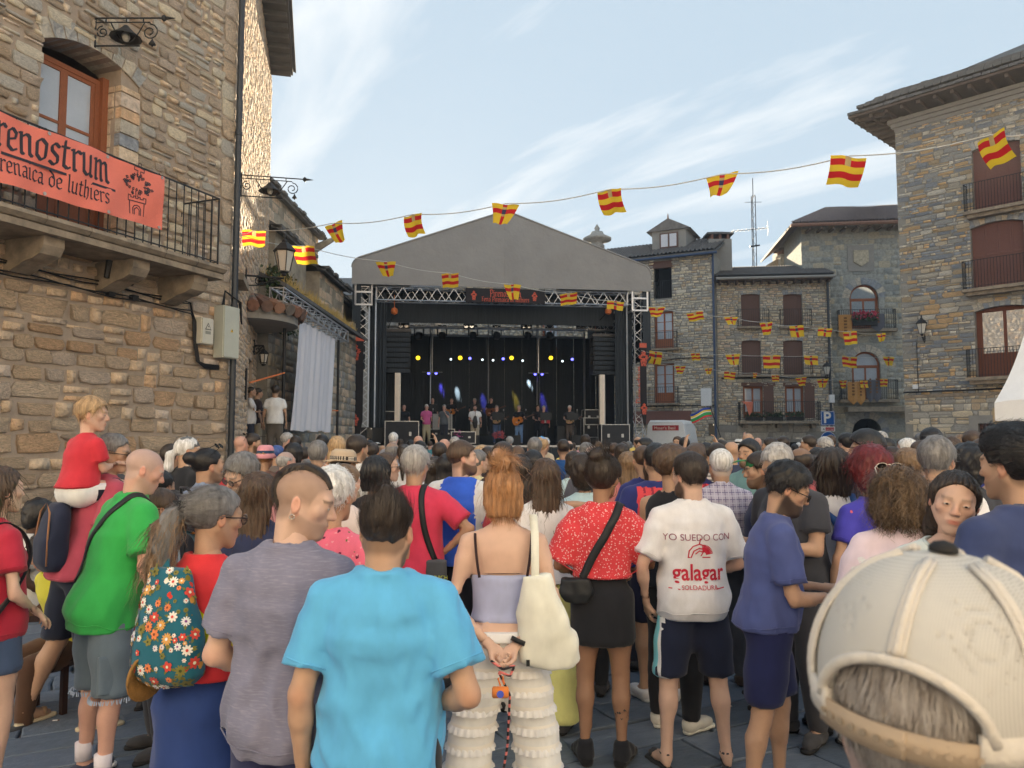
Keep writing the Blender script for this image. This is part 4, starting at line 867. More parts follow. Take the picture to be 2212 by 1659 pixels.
 # ---------------------------------------------------------------- big red banner on the left balcony
M_RED=mat('banner_red',lin(238,128,108),.5,var=.06,vs=3,bump=.25,bs=5,bd=.03);M_INK=mat('banner_ink',lin(58,54,62),.6,var=.05)
def balcony_banner():
 dep=.80
 c=[FA.on(x,y,dep)for x,y in((350,383),(345,497),(0,243),(0,397))]
 s1=c[0][0];zt,zb=c[0][1],c[1][1];s0=s1-4.3;zt0=c[2][1]+.0;zb0=c[3][1]
 root=thing('banner','salmon red festival banner with black gothic lettering tied to the left balcony railing','banner',tuple(FA.P(s1,zb,dep)))
 loc=np.array(root.location)
 sl=(zt-zt0)/(s1-c[2][0]);slb=(zb-zb0)/(s1-c[3][0])
 def P(s,t,off=0.): # t 0 bottom..1 top
  a=zb+(s-s1)*slb;b=zt+(s-s1)*sl
  z=a+(b-a)*t+.03*math.sin((s-s1)*4.1)*(t-.5)*(1 if t>.5 else .4)
  w=.018*math.sin((s-s1)*5+t*3)+.012*math.sin((s-s1)*11-t*5)
  return FA.P(s,z,dep+.03+w+off)-loc
 nx,nz=90,16;V=[P(s0+(s1-s0)*i/nx,j/nz)for j in range(nz+1)for i in range(nx+1)];X=nx+1
 link('cloth',new_mesh('cloth',np.array(V),np.array([(j*X+i,j*X+i+1,(j+1)*X+i+1,(j+1)*X+i)for j in range(nz)for i in range(nx)]),M_RED,smooth=True),root)
 # text laid out in banner coordinates (s metres, t share)
 def put(name,Q,sR,tb,sc,w): # right edge at sR
  mb=MB();H=zt-zb
  for i,q in enumerate(Q):
  # subdivide along the stroke so it follows the cloth
   a,b,cc,d=[np.array(p)for p in q];n=max(1,int(np.linalg.norm(cc-b)*sc/.05))
   for k in range(n):
    qq=[a+(d-a)*k/n,b+(cc-b)*k/n,b+(cc-b)*(k+1)/n,a+(d-a)*(k+1)/n]
    p3=[P(sR+(p[0]-w)*sc,tb+p[1]*sc/H,.004+.0003*(i%9))for p in qq]
    nrm=np.cross(p3[1]-p3[0],p3[2]-p3[0]);mb.add(p3 if np.dot(nrm,FA.n)>0 else p3[::-1],[(0,1,2,3)])
  mb.build(name,M_INK,root)
 Q,w=nib_text('Pirenostrum',.2,40);sR=s1-.86;put('lettering',Q,sR,.52,.25,w)
 Q,w=nib_text('Feria Pirenaica de luthiers',.17,40);put('lettering',Q,sR-.02,.17,.132,w)
 put('rule',line_quads([[(0,0),(3.4,0)]],.03),sR+.06,.43,1.,3.4)
 put('castle_emblem',line_quads(EMBLEM,.05),s1-.3,.14,.235,1.05)
 for k in range(6):
  for t in(.035,.965):
   p=P(s1-.05-k*.85,t,.006);MB().bar(p,p+FA.n*.006,.022,10).build('eyelet',mat('eyelet',lin(190,180,170),.4,metal=.6,var=0),root)
   if t>.5:MB().bar(p+FA.n*.004,p+np.array([0,0,.07])-FA.n*.06,.008,4).build('tie',M_WIRE,root)
balcony_banner()
# ================================================================ stage
ST=Fr(at(755,946,31.2)[:2],at(1411,946,32.8)[:2]-at(755,946,31.2)[:2]);SW=float(np.linalg.norm(at(1411,946,32.8)[:2]-at(755,946,31.2)[:2]));DECK=1.5
M_CANV=mat('stage_canvas',lin(158,154,150),.75,var=.10,vs=.8,bump=.5,bs=.9,bd=.12);M_ALU=mat('truss_aluminium',lin(200,202,206),.35,metal=.7,var=.08)
M_DRAPE=mat('black_drape',(.05,.057,.064),.95,var=.25,vs=3,stretch=(6,6,.3),bump=.5,bs=4,bd=.05);M_BLK=mat('black_plastic',(.02,.022,.025),.5,var=.15);M_CASE=mat('flight_case',(.035,.035,.038),.6,var=.1)
M_STEEL=mat('case_edge',lin(186,186,186),.4,metal=.6,var=.05)
def truss(mb,a,b,w,n,hw=None,r=.03,rl=.016):
 a=np.asarray(a,float);b=np.asarray(b,float);d=b-a;L=np.linalg.norm(d);d/=L
 h=np.array([0,0,1.])if abs(d[2])<.9 else np.asarray(ST.u);e1=np.cross(d,h);e1/=np.linalg.norm(e1);e2=np.cross(e1,d)
 c=[(e1*sx+e2*sy)*w/2 for sx,sy in((-1,-1),(1,-1),(1,1),(-1,1))]
 for o in c:mb.bar(a+o,b+o,r,6)
 for f in range(4):
  o0,o1=c[f],c[(f+1)%4]
  for i in range(n):
   t0,t1=i/n,(i+1)/n;p,q=(o0,o1)if i%2==0 else(o1,o0);mb.bar(a+d*L*t0+p,a+d*L*t1+q,rl,4)
 for t in(0,1):
  for f in range(4):mb.bar(a+d*L*t+c[f],a+d*L*t+c[(f+1)%4],rl*1.4,4)
 return mb
def stage():
 root=thing('concert_stage','covered concert stage with grey gabled canopy and aluminium truss at the end of the square','stage',tuple(ST.P(SW/2,0,0)))
 fp=lambda n,m,mt,p=root,s=False:fpart(n,m,mt,p,root,s)
 zb=ST.on(755,613)[1];zs=ST.on(755,572)[1];pk=ST.on(1093,456);zsr=ST.on(1410,580)[1];zbr=zb
 # gable panel in two halves, rounded shoulders
 left=[(0,zb)]+[(0+.45*(1-math.cos(t)),zs-.1+.45*math.sin(t))for t in np.linspace(0,math.radians(70),5)]+[(pk[0]-.02,pk[1])]+[(pk[0]-.02,zb+.0)]
 right=[(pk[0]+.02,zb)]+[(pk[0]+.02,pk[1])]+[(SW-.45*(1-math.cos(t)),zs-.1+.45*math.sin(t))for t in np.linspace(math.radians(70),0,5)]+[(SW,zb)]
 def sheet(poly,d0,d1):
  n=len(poly);m=MB();m.add(ST.PV([(s,d0,z)for s,z in poly]+[(s,d1,z)for s,z in poly]),[tuple(range(n-1,-1,-1)),tuple(range(n,2*n))]+[(i,(i+1)%n,(i+1)%n+n,i+n)for i in range(n)]);return m
 can=fp('canopy',sheet([(s,z)for s,z in left],0,.03),M_CANV);fp('canopy_half',sheet(right,0,.03),M_CANV,can);fp('canopy_seam',fbox(ST,pk[0]-.05,pk[0]+.05,.025,.05,zb,pk[1]-.05),M_CANV,can)
 edge=[q for q in left[1:-1]]+[q for q in right[1:-1]]
 m=MB();n=len(edge);m.add(ST.PV([(s,.04,z)for s,z in edge]+[(s,-9.5,z)for s,z in edge]),[(i,i+1,i+1+n,i+n)for i in range(n-1)]);fp('canopy_roof',m,M_CANV,can)
 fp('canopy_piping',MB().tube([ST.P(s,z,.03)for s,z in edge],.04,6),M_CANV,can)
 # black side flaps under the canopy
 for s,sg in((.02,1),(SW-.02,-1)):
  fp('side_drape',MB().add(ST.PV([(s,-.1,5.2),(s,-9,5.2),(s,-9,zb),(s,-.1,zb),(s+sg*.35,-.1,4.7),(s+sg*.35,-.1,zb)]),[(0,1,2,3),(0,3,5,4)]),M_DRAPE)
  for k in range(9):
   d0=-.6-k*.95;fp('wing_drape',fbox(ST,s+sg*.72+(0 if k%2 else .06),s+sg*.76+(0 if k%2 else .06),d0-.95,d0,DECK,zb),M_DRAPE)
 for k in range(10): # gathered front legs of the drapes
  a=.75+k*.055;fp('front_leg',MB().bar(ST.P(.72+k*.07,DECK,-.75-.07*(k%2)),ST.P(.72+k*.07,zb-.2,-.75-.07*(k%2)),.05,6),M_DRAPE);fp('front_leg',MB().bar(ST.P(SW-.72-k*.07,DECK,-.75-.07*(k%2)),ST.P(SW-.72-k*.07,zb-.2,-.75-.07*(k%2)),.05,6),M_DRAPE)
 fp('roof_lining',fbox(ST,.3,SW-.3,-9,-.9,zb-.05,zb+.02),M_DRAPE)
 fp('front_border',fbox(ST,1.3,SW-1.3,-1.5,-1.46,6.75,zb),M_DRAPE)
 bk=ST.on(1000,725,-8)[1]
 for k in range(24):
  a=.8+(SW-1.6)*k/24;b=.8+(SW-1.6)*(k+1)/24;o=-8-.08*(k%2);fp('backdrop',fbox(ST,a,b,o-.03,o,DECK,bk+.05*math.sin(k)),M_DRAPE)
 fp('deck',fbox(ST,.3,SW-.3,-9,-.35,DECK-.12,DECK),M_BLK);
 for k in range(12):a=.3+(SW-.6)*k/12;fp('skirt_panel',fbox(ST,a+.006,a+(SW-.6)/12-.006,-.4,-.36,.05,DECK-.125),M_DRAPE)
 fp('deck_edge',fbox(ST,.3,SW-.3,-.36,-.30,DECK-.08,DECK-.005),M_STEEL)
 # trusses
 zt1,zt0=ST.on(800,620,-.3)[1],ST.on(800,648,-.3)[1];zm=(zt0+zt1)/2
 fp('front_truss',truss(MB(),ST.P(1.0,zm,-.45),ST.P(SW-1.0,zm,-.45),zt1-zt0,30),M_ALU)
 for s in(.48,SW-.48):
  t=fp('tower',truss(MB(),ST.P(s,.05,-.45),ST.P(s,zb-.05,-.45),.42,22,r=.028),M_ALU);sl=MB()
  for dz in(-.1,.42):
   for a in(-.33,.33):sl.bar(ST.P(s+a,zm-.4+dz,-.1),ST.P(s+a,zm-.4+dz,-.8),.05,4)
   sl.bar(ST.P(s-.33,zm-.4+dz,-.1),ST.P(s+.33,zm-.4+dz,-.1),.05,4)
  for a in(-.33,.33):sl.bar(ST.P(s+a,zm-.5,-.1),ST.P(s+a,zm+.35,-.1),.05,4)
  fp('sleeve_block',sl,M_ALU,t)
  fp('base_plate',fbox(ST,s-.5,s+.5,-.95,.05,0,.05),M_STEEL,t)
 for s in(.95,SW-.95):fp('mast_pipe',MB().bar(ST.P(s,.1,-.5),ST.P(s,zb,-.5),.04,6),M_ALU)
 a=ST.on(828,697,-2.2);b=ST.on(1338,703,-2.2);z=(a[1]+b[1])/2
 fp('inner_truss',truss(MB(),ST.P(a[0],z,-2.2),ST.P(b[0],z,-2.2),.42,30),M_ALU)
 z=ST.on(1000,716,-5)[1];fp('rear_truss',truss(MB(),ST.P(1.9,z,-5),ST.P(SW-1.9,z,-5),.4,28),M_ALU)
 for x in(930,1055,1160,1262):s,zz=ST.on(x,760,-7.7);fp('backdrop_pole',MB().bar(ST.P(s,DECK,-7.7),ST.P(s,bk+.6,-7.7),.04 if x<1262 else .06,6),M_ALU)
 # chain hoists
 for x in(852,1314):
  s,zz=ST.on(x,672,-.6);fp('chain_hoist',MB().lathe([(.02,-.16),(.13,-.1),(.15,.0),(.12,.1),(.03,.15)],ST.P(s,zz,-.6),10).bar(ST.P(s,zz,-.6),ST.P(s,zm,-.5),.02,4),mat('hoist_orange',lin(222,122,66),.5));fp('hoist_strap',MB().bar(ST.P(s-.3,zz-.5,-2.2),ST.P(s,zz,-.6),.02,4).bar(ST.P(s+.02,zz,-.6),ST.P(.95 if x<1000 else SW-.95,zz-1.6,-.5),.015,4),M_WIRE)
  # centre banner and side banners
 a=ST.on(1006,622,.1);b=ST.on(1177,657,.1)
 bn=fp('centre_banner',fbox(ST,a[0],b[0],.1,.12,b[1],a[1]),mat('banner_black',lin(42,38,40),.7,var=.1));M_SAL=mat('ink_salmon',lin(214,96,72),.6,var=.08)
 loc=np.array(root.location);H=a[1]-b[1];cs=(a[0]+b[0])/2
 Q,w=nib_text('Pirenostrum',.2,40);sc=H*.30;text_part(bn,'lettering',Q,ST.P(cs-w*sc/2,b[1]+H*.45,.12)-loc,ST.u,np.array([0,0,1.]),sc,M_SAL,.006)
 Q,w=nib_text('Feria Pirenaica de luthiers',.2,40);sc=2.0/w;text_part(bn,'lettering',Q,ST.P(cs-w*sc/2,b[1]+H*.1,.12)-loc,ST.u,np.array([0,0,1.]),sc,M_SAL,.006)
 for s in(a[0]+.28,b[0]-.5):text_part(bn,'emblem',line_quads(EMBLEM,.16),ST.P(s,b[1]+H*.2,.12)-loc,ST.u,np.array([0,0,1.]),H*.2,M_SAL,.006)
 for x0,x1,yt,yb in((757,783,727,930),(1382,1398,742,905)):
  q=ST.on(x0,yt,.06);r=ST.on(x1,yb,.06);sb=fp('side_banner',fbox(ST,q[0],r[0],.04,.06,r[1]+.4,q[1]),MATS['banner_black']);wd=r[0]-q[0]
  fp('banner_band',fbox(ST,q[0]-.01,r[0]+.01,.03,.07,q[1]-.18,q[1]+.02),mat('band_salmon',lin(216,104,80),.6),sb);fp('banner_tip',MB().add(ST.PV([(q[0],.05,r[1]+.4),(r[0],.05,r[1]+.4),(r[0]-wd*.3,.05,r[1]-.5)]),[(0,1,2)]),MATS['banner_black'],sb)
  Q,w=nib_text('Pirenostrum',.2,40);sc=(q[1]-r[1])*.5/w;text_part(sb,'lettering',Q,ST.P(q[0]+wd*.52,r[1]+(q[1]-r[1])*.2,.06)-loc,np.array([0,0,1.]),-ST.u,sc,M_SAL,-.008)
  Q,w=nib_text('Feria Pirenaica de luthiers',.2,40);sc=(q[1]-r[1])*.5/w;text_part(sb,'lettering',Q,ST.P(q[0]+wd*.85,r[1]+(q[1]-r[1])*.2,.06)-loc,np.array([0,0,1.]),-ST.u,sc,M_SAL,-.008)
  text_part(sb,'emblem',line_quads(EMBLEM,.16),ST.P(q[0]+wd*.2,q[1]-.95,.06)-loc,ST.u,np.array([0,0,1.]),.21,M_SAL,.006);text_part(sb,'emblem',line_quads(EMBLEM,.16),ST.P(q[0]+wd*.3,r[1]+.2,.06)-loc,ST.u,np.array([0,0,1.]),.15,M_SAL,.006)
 return root
stage()
# loudspeaker arrays and their posts
for lab,x0,x1,y0,y1,px in(('black line array loudspeakers hanging on the left of the stage',832,886,716,806,858),('black line array loudspeakers hanging on the right of the stage',1282,1336,727,810,1300)):
 a=ST.on(x0,y0,-1.3);b=ST.on(x1,y1,-1.3);t=thing('loudspeaker_array',lab,'loudspeaker',tuple(ST.P((a[0]+b[0])/2,b[1],-1.7)))
 n=8;H=(a[1]-b[1])/n
 for k in range(n):
  z=b[1]+k*H;c=fpart('speaker_cabinet',fbox(ST,a[0]+.02*(k%2),b[0],-2.1,-1.35-.04*abs(k-3.5)*.5,z+.012,z+H-.012),M_BLK,t,t)
  fpart('grille',fbox(ST,a[0]+.06,b[0]-.06,-1.36,-1.31-.04*abs(k-3.5)*.5+.03,z+.03,z+H-.03),M_DRAPE,c,t)
 fpart('fly_frame',fbox(ST,a[0]-.02,b[0]+.02,-2.1,-1.35,a[1]+.01,a[1]+.14),mat('fly_frame',lin(90,84,80),.5),t,t)
 m=MB()
 for k in(-.1,.1):m.bar(ST.P((a[0]+b[0])/2+k,a[1]+.1,-1.7),ST.P((a[0]+b[0])/2+k,ST.on(900,697,-2.2)[1],-1.95),.015,4)
 fpart('chain',m,M_STEEL,t,t)
 s=ST.on(px,850,-1.0)[0];p=thing('support_post','pale square post standing under the '+lab.split(' hanging')[1].replace(' on the','').split()[0]+' loudspeaker array','post',tuple(ST.P(s,0,-1.0)))
 fpart('column',fbox(ST,s-.1,s+.1,-1.15,-.95,.06,b[1]-.02),mat('post_warm_lit',lin(246,228,206),.45,var=.06),p,p);fpart('foot',fbox(ST,s-.4,s+.4,-1.4,-.6,0,.06),M_STEEL,p,p);fpart('column_groove',fbox(ST,s+.1,s+.14,-1.12,-.98,.06,b[1]-.02),M_STEEL,p,p)  # white posts; the warm light on them is put into this colour
 # lamps on the trusses
def stage_lamp(label,x,y,off,col,es,r=.16,name='stage_lamp',aim=(0,1.,-.45)):
 s,z=ST.on(x,y,off);p=ST.P(s,z,off);t=thing(name,label,'stage light',tuple(p));d=ST.u*aim[0]+ST.n*aim[1]+np.array([0,0,aim[2]]);d=d/np.linalg.norm(d)
 MB().bar((0,0,0),-d*.3,r,12,r*.6).build('housing',M_BLK,t,True);MB().bar(d*.004,d*.02,r*.86,14).build('lens',mat(f'lens_{col}_{es}',col,.3,var=0,emit=col,es=es),t)
 MB().bar(-d*.15+np.array([0,0,0]),-d*.15+np.array([0,0,.35]),.02,5).bar(-d*.15+ST.u*r,-d*.15+np.array([0,0,.3]),.012,4).bar(-d*.15-ST.u*r,-d*.15+np.array([0,0,.3]),.012,4).build('yoke',M_BLK,t)
 return t
for i,x in enumerate((903,994,1105,1190)):stage_lamp(f'round amber stage light, {("first","second","third","fourth")[i]} of four from the left',x,773,-6.5,(1,.62,.02),.9,.12)
for i,x in enumerate((974,1042,1065,1129,1215)):stage_lamp(f'small white stage light, {("first","second","third","fourth","fifth")[i]} of five from the left',x,776+i,-6.6,(.8,.95,1),.9,.06)
for i,(x,y)in enumerate(((1015,774),(1087,775),(1236,776),(926,806),(942,806),(1156,808),(1171,808))):stage_lamp(f'blue stage light, {("left in the upper row","middle in the upper row","right in the upper row","left of the left hung pair","right of the left hung pair","left of the right hung pair","right of the right hung pair")[i]}',x,y,-6.4,(.12,.12,1),1.5,.08)
for i,x in enumerate((905,955,1022,1073,1140,1187)): # moving heads on the rear truss
 s,z=ST.on(x,712,-4.6);p=ST.P(s,z,-4.6);t=thing('moving_head_light',f'dark moving head light under the rear truss, {("first","second","third","fourth","fifth","sixth")[i]} from the left','stage light',tuple(p))
 MB().box((-.2,-.14,.05),(.2,.14,.2)).build('base',M_BLK,t);MB().box((-.24,-.05,-.3),(-.18,.05,.06)).box((.18,-.05,-.3),(.24,.05,.06)).build('yoke',M_BLK,t);MB().lathe([(.05,-.02),(.15,-.06),(.18,-.2),(.15,-.36),(.12,-.38)],(0,0,-.08),12).build('head',M_BLK,t,True)
for i,x in enumerate((872,1013,1137,1256)): # double blinders on the inner truss
 s,z=ST.on(x,704,-1.9);p=ST.P(s,z,-1.9);t=thing('blinder_lamp',f'pair of silver blinder lamps on the inner truss, {("leftmost","second from the left","third from the left","rightmost")[i]}','stage light',tuple(p))
 MB().box((-.24,.0,-.14),(.24,.12,.14)).build('housing',M_BLK,t)
 for dx in(-.12,.12):MB().bar((dx,-.01,0),(dx,-.03,0),.09,12).build('reflector',mat('reflector',lin(220,225,230),.15,metal=.9,var=0),t)
for i,(x,y0,y1)in enumerate(((934,745,804),(1163,745,806))):
 s,z1=ST.on(x,y0,-6.3);z0=ST.on(x,y1,-6.3)[1];t=thing('light_bar',f'small white hanging bar carrying the {("left","right")[i]} pair of blue lights','light bar',tuple(ST.P(s,z0,-6.3)))
 fpart('drop_pipe',MB().bar(ST.P(s,z0,-6.3),ST.P(s,z1+1.6,-6.3),.025,5),M_ALU,t,t);fpart('cross_bar',MB().bar(ST.P(s-.5,z0,-6.3),ST.P(s+.5,z0,-6.3),.025,5),M_ALU,t,t)
 # the lit lamps light the backdrop
for i,(x,y,col,e)in enumerate(((980,840,(.8,.95,1),500),(1035,850,(.15,.15,1),300),(1135,820,(.8,.95,1),500),(945,830,(.15,.12,1),300),(1165,860,(.15,.12,1),300),(1105,850,(1,.7,.1),200))):
 ld=bpy.data.lights.new('spot','SPOT');ld.energy=e*1.6;ld.color=col;ld.spot_size=math.radians(9);ld.spot_blend=.6;ld.shadow_soft_size=.05
 lo=bpy.data.objects.new('stage_spot',ld);COL.objects.link(lo);p=ST.P(ST.on(x,772,-6.4)[0],ST.on(x,772,-6.4)[1]-.1,-7.35);q=ST.P(ST.on(x+8,y,-8)[0],ST.on(x+8,y,-8)[1]-.2,-8);lo.location=p
 lo.rotation_euler=Vector(p-q).to_track_quat('Z','Y').to_euler()
 # flight cases, monitors, drums of gear on deck
def flight_case(label,s,z,d,w,h,dp,name='flight_case',m=None,edge=True):
 t=thing(name,label,'case',tuple(ST.P(s,z,d)));V,Fc=bevel_box(w,dp,h,.015);MR=Matrix(((ST.u[0],-ST.n[0],0,0),(ST.u[1],-ST.n[1],0,0),(0,0,1,0),(0,0,0,1)))
 MB().add(V,Fc).build('body',m or M_CASE,t,M=MR)
 if edge:
  e=MB();x,y,r=w/2,dp/2,.022
  for a in(-x,x):
   for b in(-y,y):e.bar((a,b,.01),(a,b,h-.01),r,4)
   for zz in(.012,h-.012):e.bar((a,-y,zz),(a,y,zz),r,4)
  for b in(-y,y):
   for zz in(.012,h-.012):e.bar((-x,b,zz),(x,b,zz),r,4)
  e.build('edge_profile',M_STEEL,t,M=MR);l=MB()
  for a in(-.25,.25):l.box((a*w-.05,-y-.02,h*.45),(a*w+.05,-y-.003,h*.6))
  l.build('latch',M_STEEL,t,M=MR)
 return t
for lab,x,y,off,w,h,m,e in(('tall black flight case with bright edges at the left wing',845,952,-3,1.3,1.3,None,True),('pale grey case on the deck beside the man in jeans shorts',955,930,-3.5,.9,.75,mat('case_pale',lin(176,172,166),.6),False),('black case with steel edges under the pale grey case',955,948,-3.5,1.1,.45,None,True),('low black case with steel edges before the singer',1000,958,-.9,1.0,.5,None,True),
('black case at the left front corner of the stage',868,968,-.2,1.35,1.1,None,True),('steel edged open case at the right front of the stage',1326,968,-.2,1.2,1.0,None,True),('rack case with steel edges stacked at the right wing',1279,945,-3,.9,.9,None,True),('upper rack case stacked at the right wing',1279,918,-3,.8,.7,None,True),('black guitar amplifier cabinet between the singers',1222,956,-2.2,.9,.75,M_BLK,False),('long black loudspeaker wedge at the left front',820,955,-.6,1.5,.6,M_BLK,False)):
 s,z=ST.on(x,y,off);flight_case(lab,s,max(z,DECK if off<-.35 else .0),off,w,h,.6,m=m,edge=e)
for i,x in enumerate((960,1020,1110,1250)):
 s,z=ST.on(x,950,-.9);t=thing('stage_monitor',f'black wedge monitor on the front edge of the stage, {("first","second","third","fourth")[i]} from the left','monitor',tuple(ST.P(s,DECK,-1.0)))
 m=MB().prism([(-.3,0),(.3,0),(.3,.12),(-.05,.42),(-.3,.42)],-.3,.3,M=Matrix.Rotation(math.pi/2,4,'Z'));m.build('cabinet',M_BLK,t);MB().bar((0,.05,.22),(0,.09,.26),.13,12).build('grille',M_DRAPE,t)
for i,(x,c)in enumerate(((988,(.5,.1,.3)),(1076,(.55,.12,.14)))):
 s,z=ST.on(x,950,-1);t=thing('flower_pot',f'pot of {("pink","red")[i]} flowers on the front edge of the stage','flowers',tuple(ST.P(s,DECK,-.7)));MB().lathe([(.12,0),(.16,.25),(.17,.27),(.15,.26)],(0,0,0),12).build('pot',M_BLK,t,True);rg=np.random.default_rng(i);V,Fc=[],[];n=0
 for _ in range(160):
  p=rg.normal(0,1,3);p=p/np.linalg.norm(p)*rg.uniform(.1,.24)*np.array([1.2,1,.8])+np.array([0,0,.42]);q=rg.normal(0,.035,(2,3));V+=[p,p+q[0],p+q[0]+q[1],p+q[1]];Fc.append((n,n+1,n+2,n+3));n+=4
 link('blossom',new_mesh('blossom',np.array(V),np.array(Fc),mat(f'petal{i}',c,.7,var=.3)),t)['kind']='stuff'
 # ================================================================ white screen on its truss, left
def screen():
 X=-5.15;a=at(645,690,1);k=X/a[0];pa=at(645,690,k);b=at(722,737,1);pb=at(722,737,X/b[0]);zb=at(632,930,pa[1])[2]
 t=thing('projection_screen','white cloth projection screen hanging from a short truss on the left','screen',(X,(pa[1]+pb[1])/2,zb))
 n,m_=60,12;V=[];loc=np.array(t.location);rg=np.random.default_rng(2)
 for j in range(m_+1):
  for i in range(n+1):
   y=pa[1]+(pb[1]-pa[1])*i/n;f=j/m_;z=zb+(pa[2]-zb)*f+.02*math.sin(i*.3)*(1-f)
   V.append((X+.05*math.sin(i*.55+.6*math.sin(f*3))*(1-.5*f)+.03*math.sin(i*1.3+f)-.25*(1-f)*.3,y-.25*(1-f),z))
 Fc=[(j*(n+1)+i,j*(n+1)+i+1,(j+1)*(n+1)+i+1,(j+1)*(n+1)+i)for j in range(m_)for i in range(n)]
 link('cloth',new_mesh('cloth',np.array(V)-loc,np.array(Fc),mat('white_sheet',lin(214,214,222),.85,var=.05,vs=2,bump=.2,bs=6),smooth=True),t)
 p0=at(597,655,1);p0=at(597,655,X/p0[0]);tr=truss(MB(),(X,p0[1],pa[2]+.28),(X,pb[1]+1.2,pb[2]+.28),.3,22,r=.022,rl=.011);fpart('truss',tr,M_ALU,t,t)
 [fpart('stand_pole',MB().bar((X-.1,yy,0),(X-.1,yy,pa[2]+.2),.04,6),M_IRON,t,t)for yy in(p0[1]+1,pb[1]+1.0)]
 fpart('strap',MB().bar((X-.3,p0[1]-.7,2.95),(X-.08,p0[1]+1,3.3),.02,4).bar((X-.08,pb[1]+.3,2.6),(X-.08,pb[1]+1.0,2.62),.02,4),mat('orange_strap',lin(232,132,76),.6),t,t)
screen()
# ================================================================ bunting
def thin_cloth(m,f=.45):
 nt=m.node_tree;N=nt.nodes;b=N['Principled BSDF'];tr=N.new('ShaderNodeBsdfTranslucent');mx=N.new('ShaderNodeMixShader');mx.inputs[0].default_value=f;nt.links.new(b.inputs['Base Color'].links[0].from_socket,tr.inputs['Color']);nt.links.new(b.outputs[0],mx.inputs[1]);nt.links.new(tr.outputs[0],mx.inputs[2]);nt.links.new(mx.outputs[0],N['Material Output'].inputs['Surface']);return m
M_FY=mat('flag_yellow',lin(240,202,60),.8,var=.05);M_FR=mat('flag_red',lin(206,44,48),.8,var=.05);M_FB=mat('flag_crest',lin(70,66,96),.8,var=.2);M_FW=mat('flag_crest_pale',lin(196,170,120),.8,var=.2)
for m_ in(M_FY,M_FR,M_FB,M_FW):thin_cloth(m_)
def flag_mesh(kind,rng,w=.42,h=.3):
 nx,nz=12,9;V=[];amp=rng.uniform(.01,.035);ph=rng.uniform(0,6.28);sw=rng.uniform(-.5,.5);curl=rng.uniform(-.1,.2);fold=rng.random()<.3
 for j in range(nz+1):
  t=j/nz
  for i in range(nx+1):
   a=i/nx-.5;x=a*w*(1-.08*t);
   if fold:x=x*(1-.45*t)
   y=amp*math.sin(a*7+ph+t*2)*(t+.15)+sw*t*t*h+curl*t*t*h*.6*(1 if a>0 else .4);V.append((x+sw*.2*t*h,y,-t*h*math.sqrt(max(.3,1-(sw*t)**2*.6))+.01*math.sin(a*9+ph)))
 Fc,I=[],[]
 for j in range(nz):
  for i in range(nx):
   Fc.append((j*(nx+1)+i,(j+1)*(nx+1)+i,(j+1)*(nx+1)+i+1,j*(nx+1)+i+1))
   if kind==0:mi=0 if(j%4 in(1,2)if False else(int(j/nz*9))%2==0)else 1;mi=[0,1,1,0,0,1,1,0,0][j]
   else:mi=1 if(i in(5,6)or j in(2,3))else 0
   if(kind==0 and 5<=i<=6 and 0<=j<=2):mi=3
   if(kind==1 and 5<=i<=6 and 1<=j<=4):mi=2 if j in(2,3)else 3
   I.append(mi)
 return new_mesh('flag',np.array(V),np.array(Fc),[M_FY,M_FR,M_FB,M_FW],I,True)
def bunting(pts,name,label,r=.008):
 pts=[np.asarray(p)for p in pts];P=[]
 for a,b in zip(pts,pts[1:]):
  for t in np.linspace(0,1,8,endpoint=False):P.append(a+(b-a)*t-np.array([0,0,.06*math.sin(t*math.pi)]))
 P.append(pts[-1]);o=MB().tube(P,r,4).build(name,mat('string',lin(200,200,196),.8,var=0));return tag(o,label,'string')
STR={'upper':[(549,497,14.6,0,1),(720,482,13.6,1,1),(892,463,12.7,0,1),(1092,440,11.8,1,1),(1316,409,11.0,0,1),(1560,376,10.2,1,1),(1833,337,9.4,0,1),(2140,291,8.5,0,1)],
'lower':[(655,531,17.5,0,1),(833,565,19,1,.9),(972,590,20,0,.9),(1107,614,20.5,1,1),(1228,633,22,0,.8),(1330,650,23,1,.7),(1419,663,24,0,.8),(1500,674,25.5,0,.7),(1579,684,26.5,1,.75),(1655,696,27.5,0,1.1),(1720,703,28.5,1,1.05),(1783,708,29.5,1,.8),(1836,716,30,0,1.25),(1903,720,31,1,.8)],
'third':[(1417,759,33,1,1.15),(1502,762,34,0,.7),(1583,765,35,1,1.15),(1667,767,36,0,1.3),(1752,768,37,1,1.1),(1836,770,38,0,1.25),(1920,770,39,1,1.0)],
'fourth':[(1470,790,36,0,.8),(1530,795,37,1,.6),(1577,802,38,0,.9),(1631,805,39,0,.6),(1675,810,40,0,.7),(1730,815,41,0,.95),(1777,818,42,1,1.0)]}
ORD=['first','second','third','fourth','fifth','sixth','seventh','eighth','ninth','tenth','eleventh','twelfth','thirteenth','fourteenth','fifteenth']
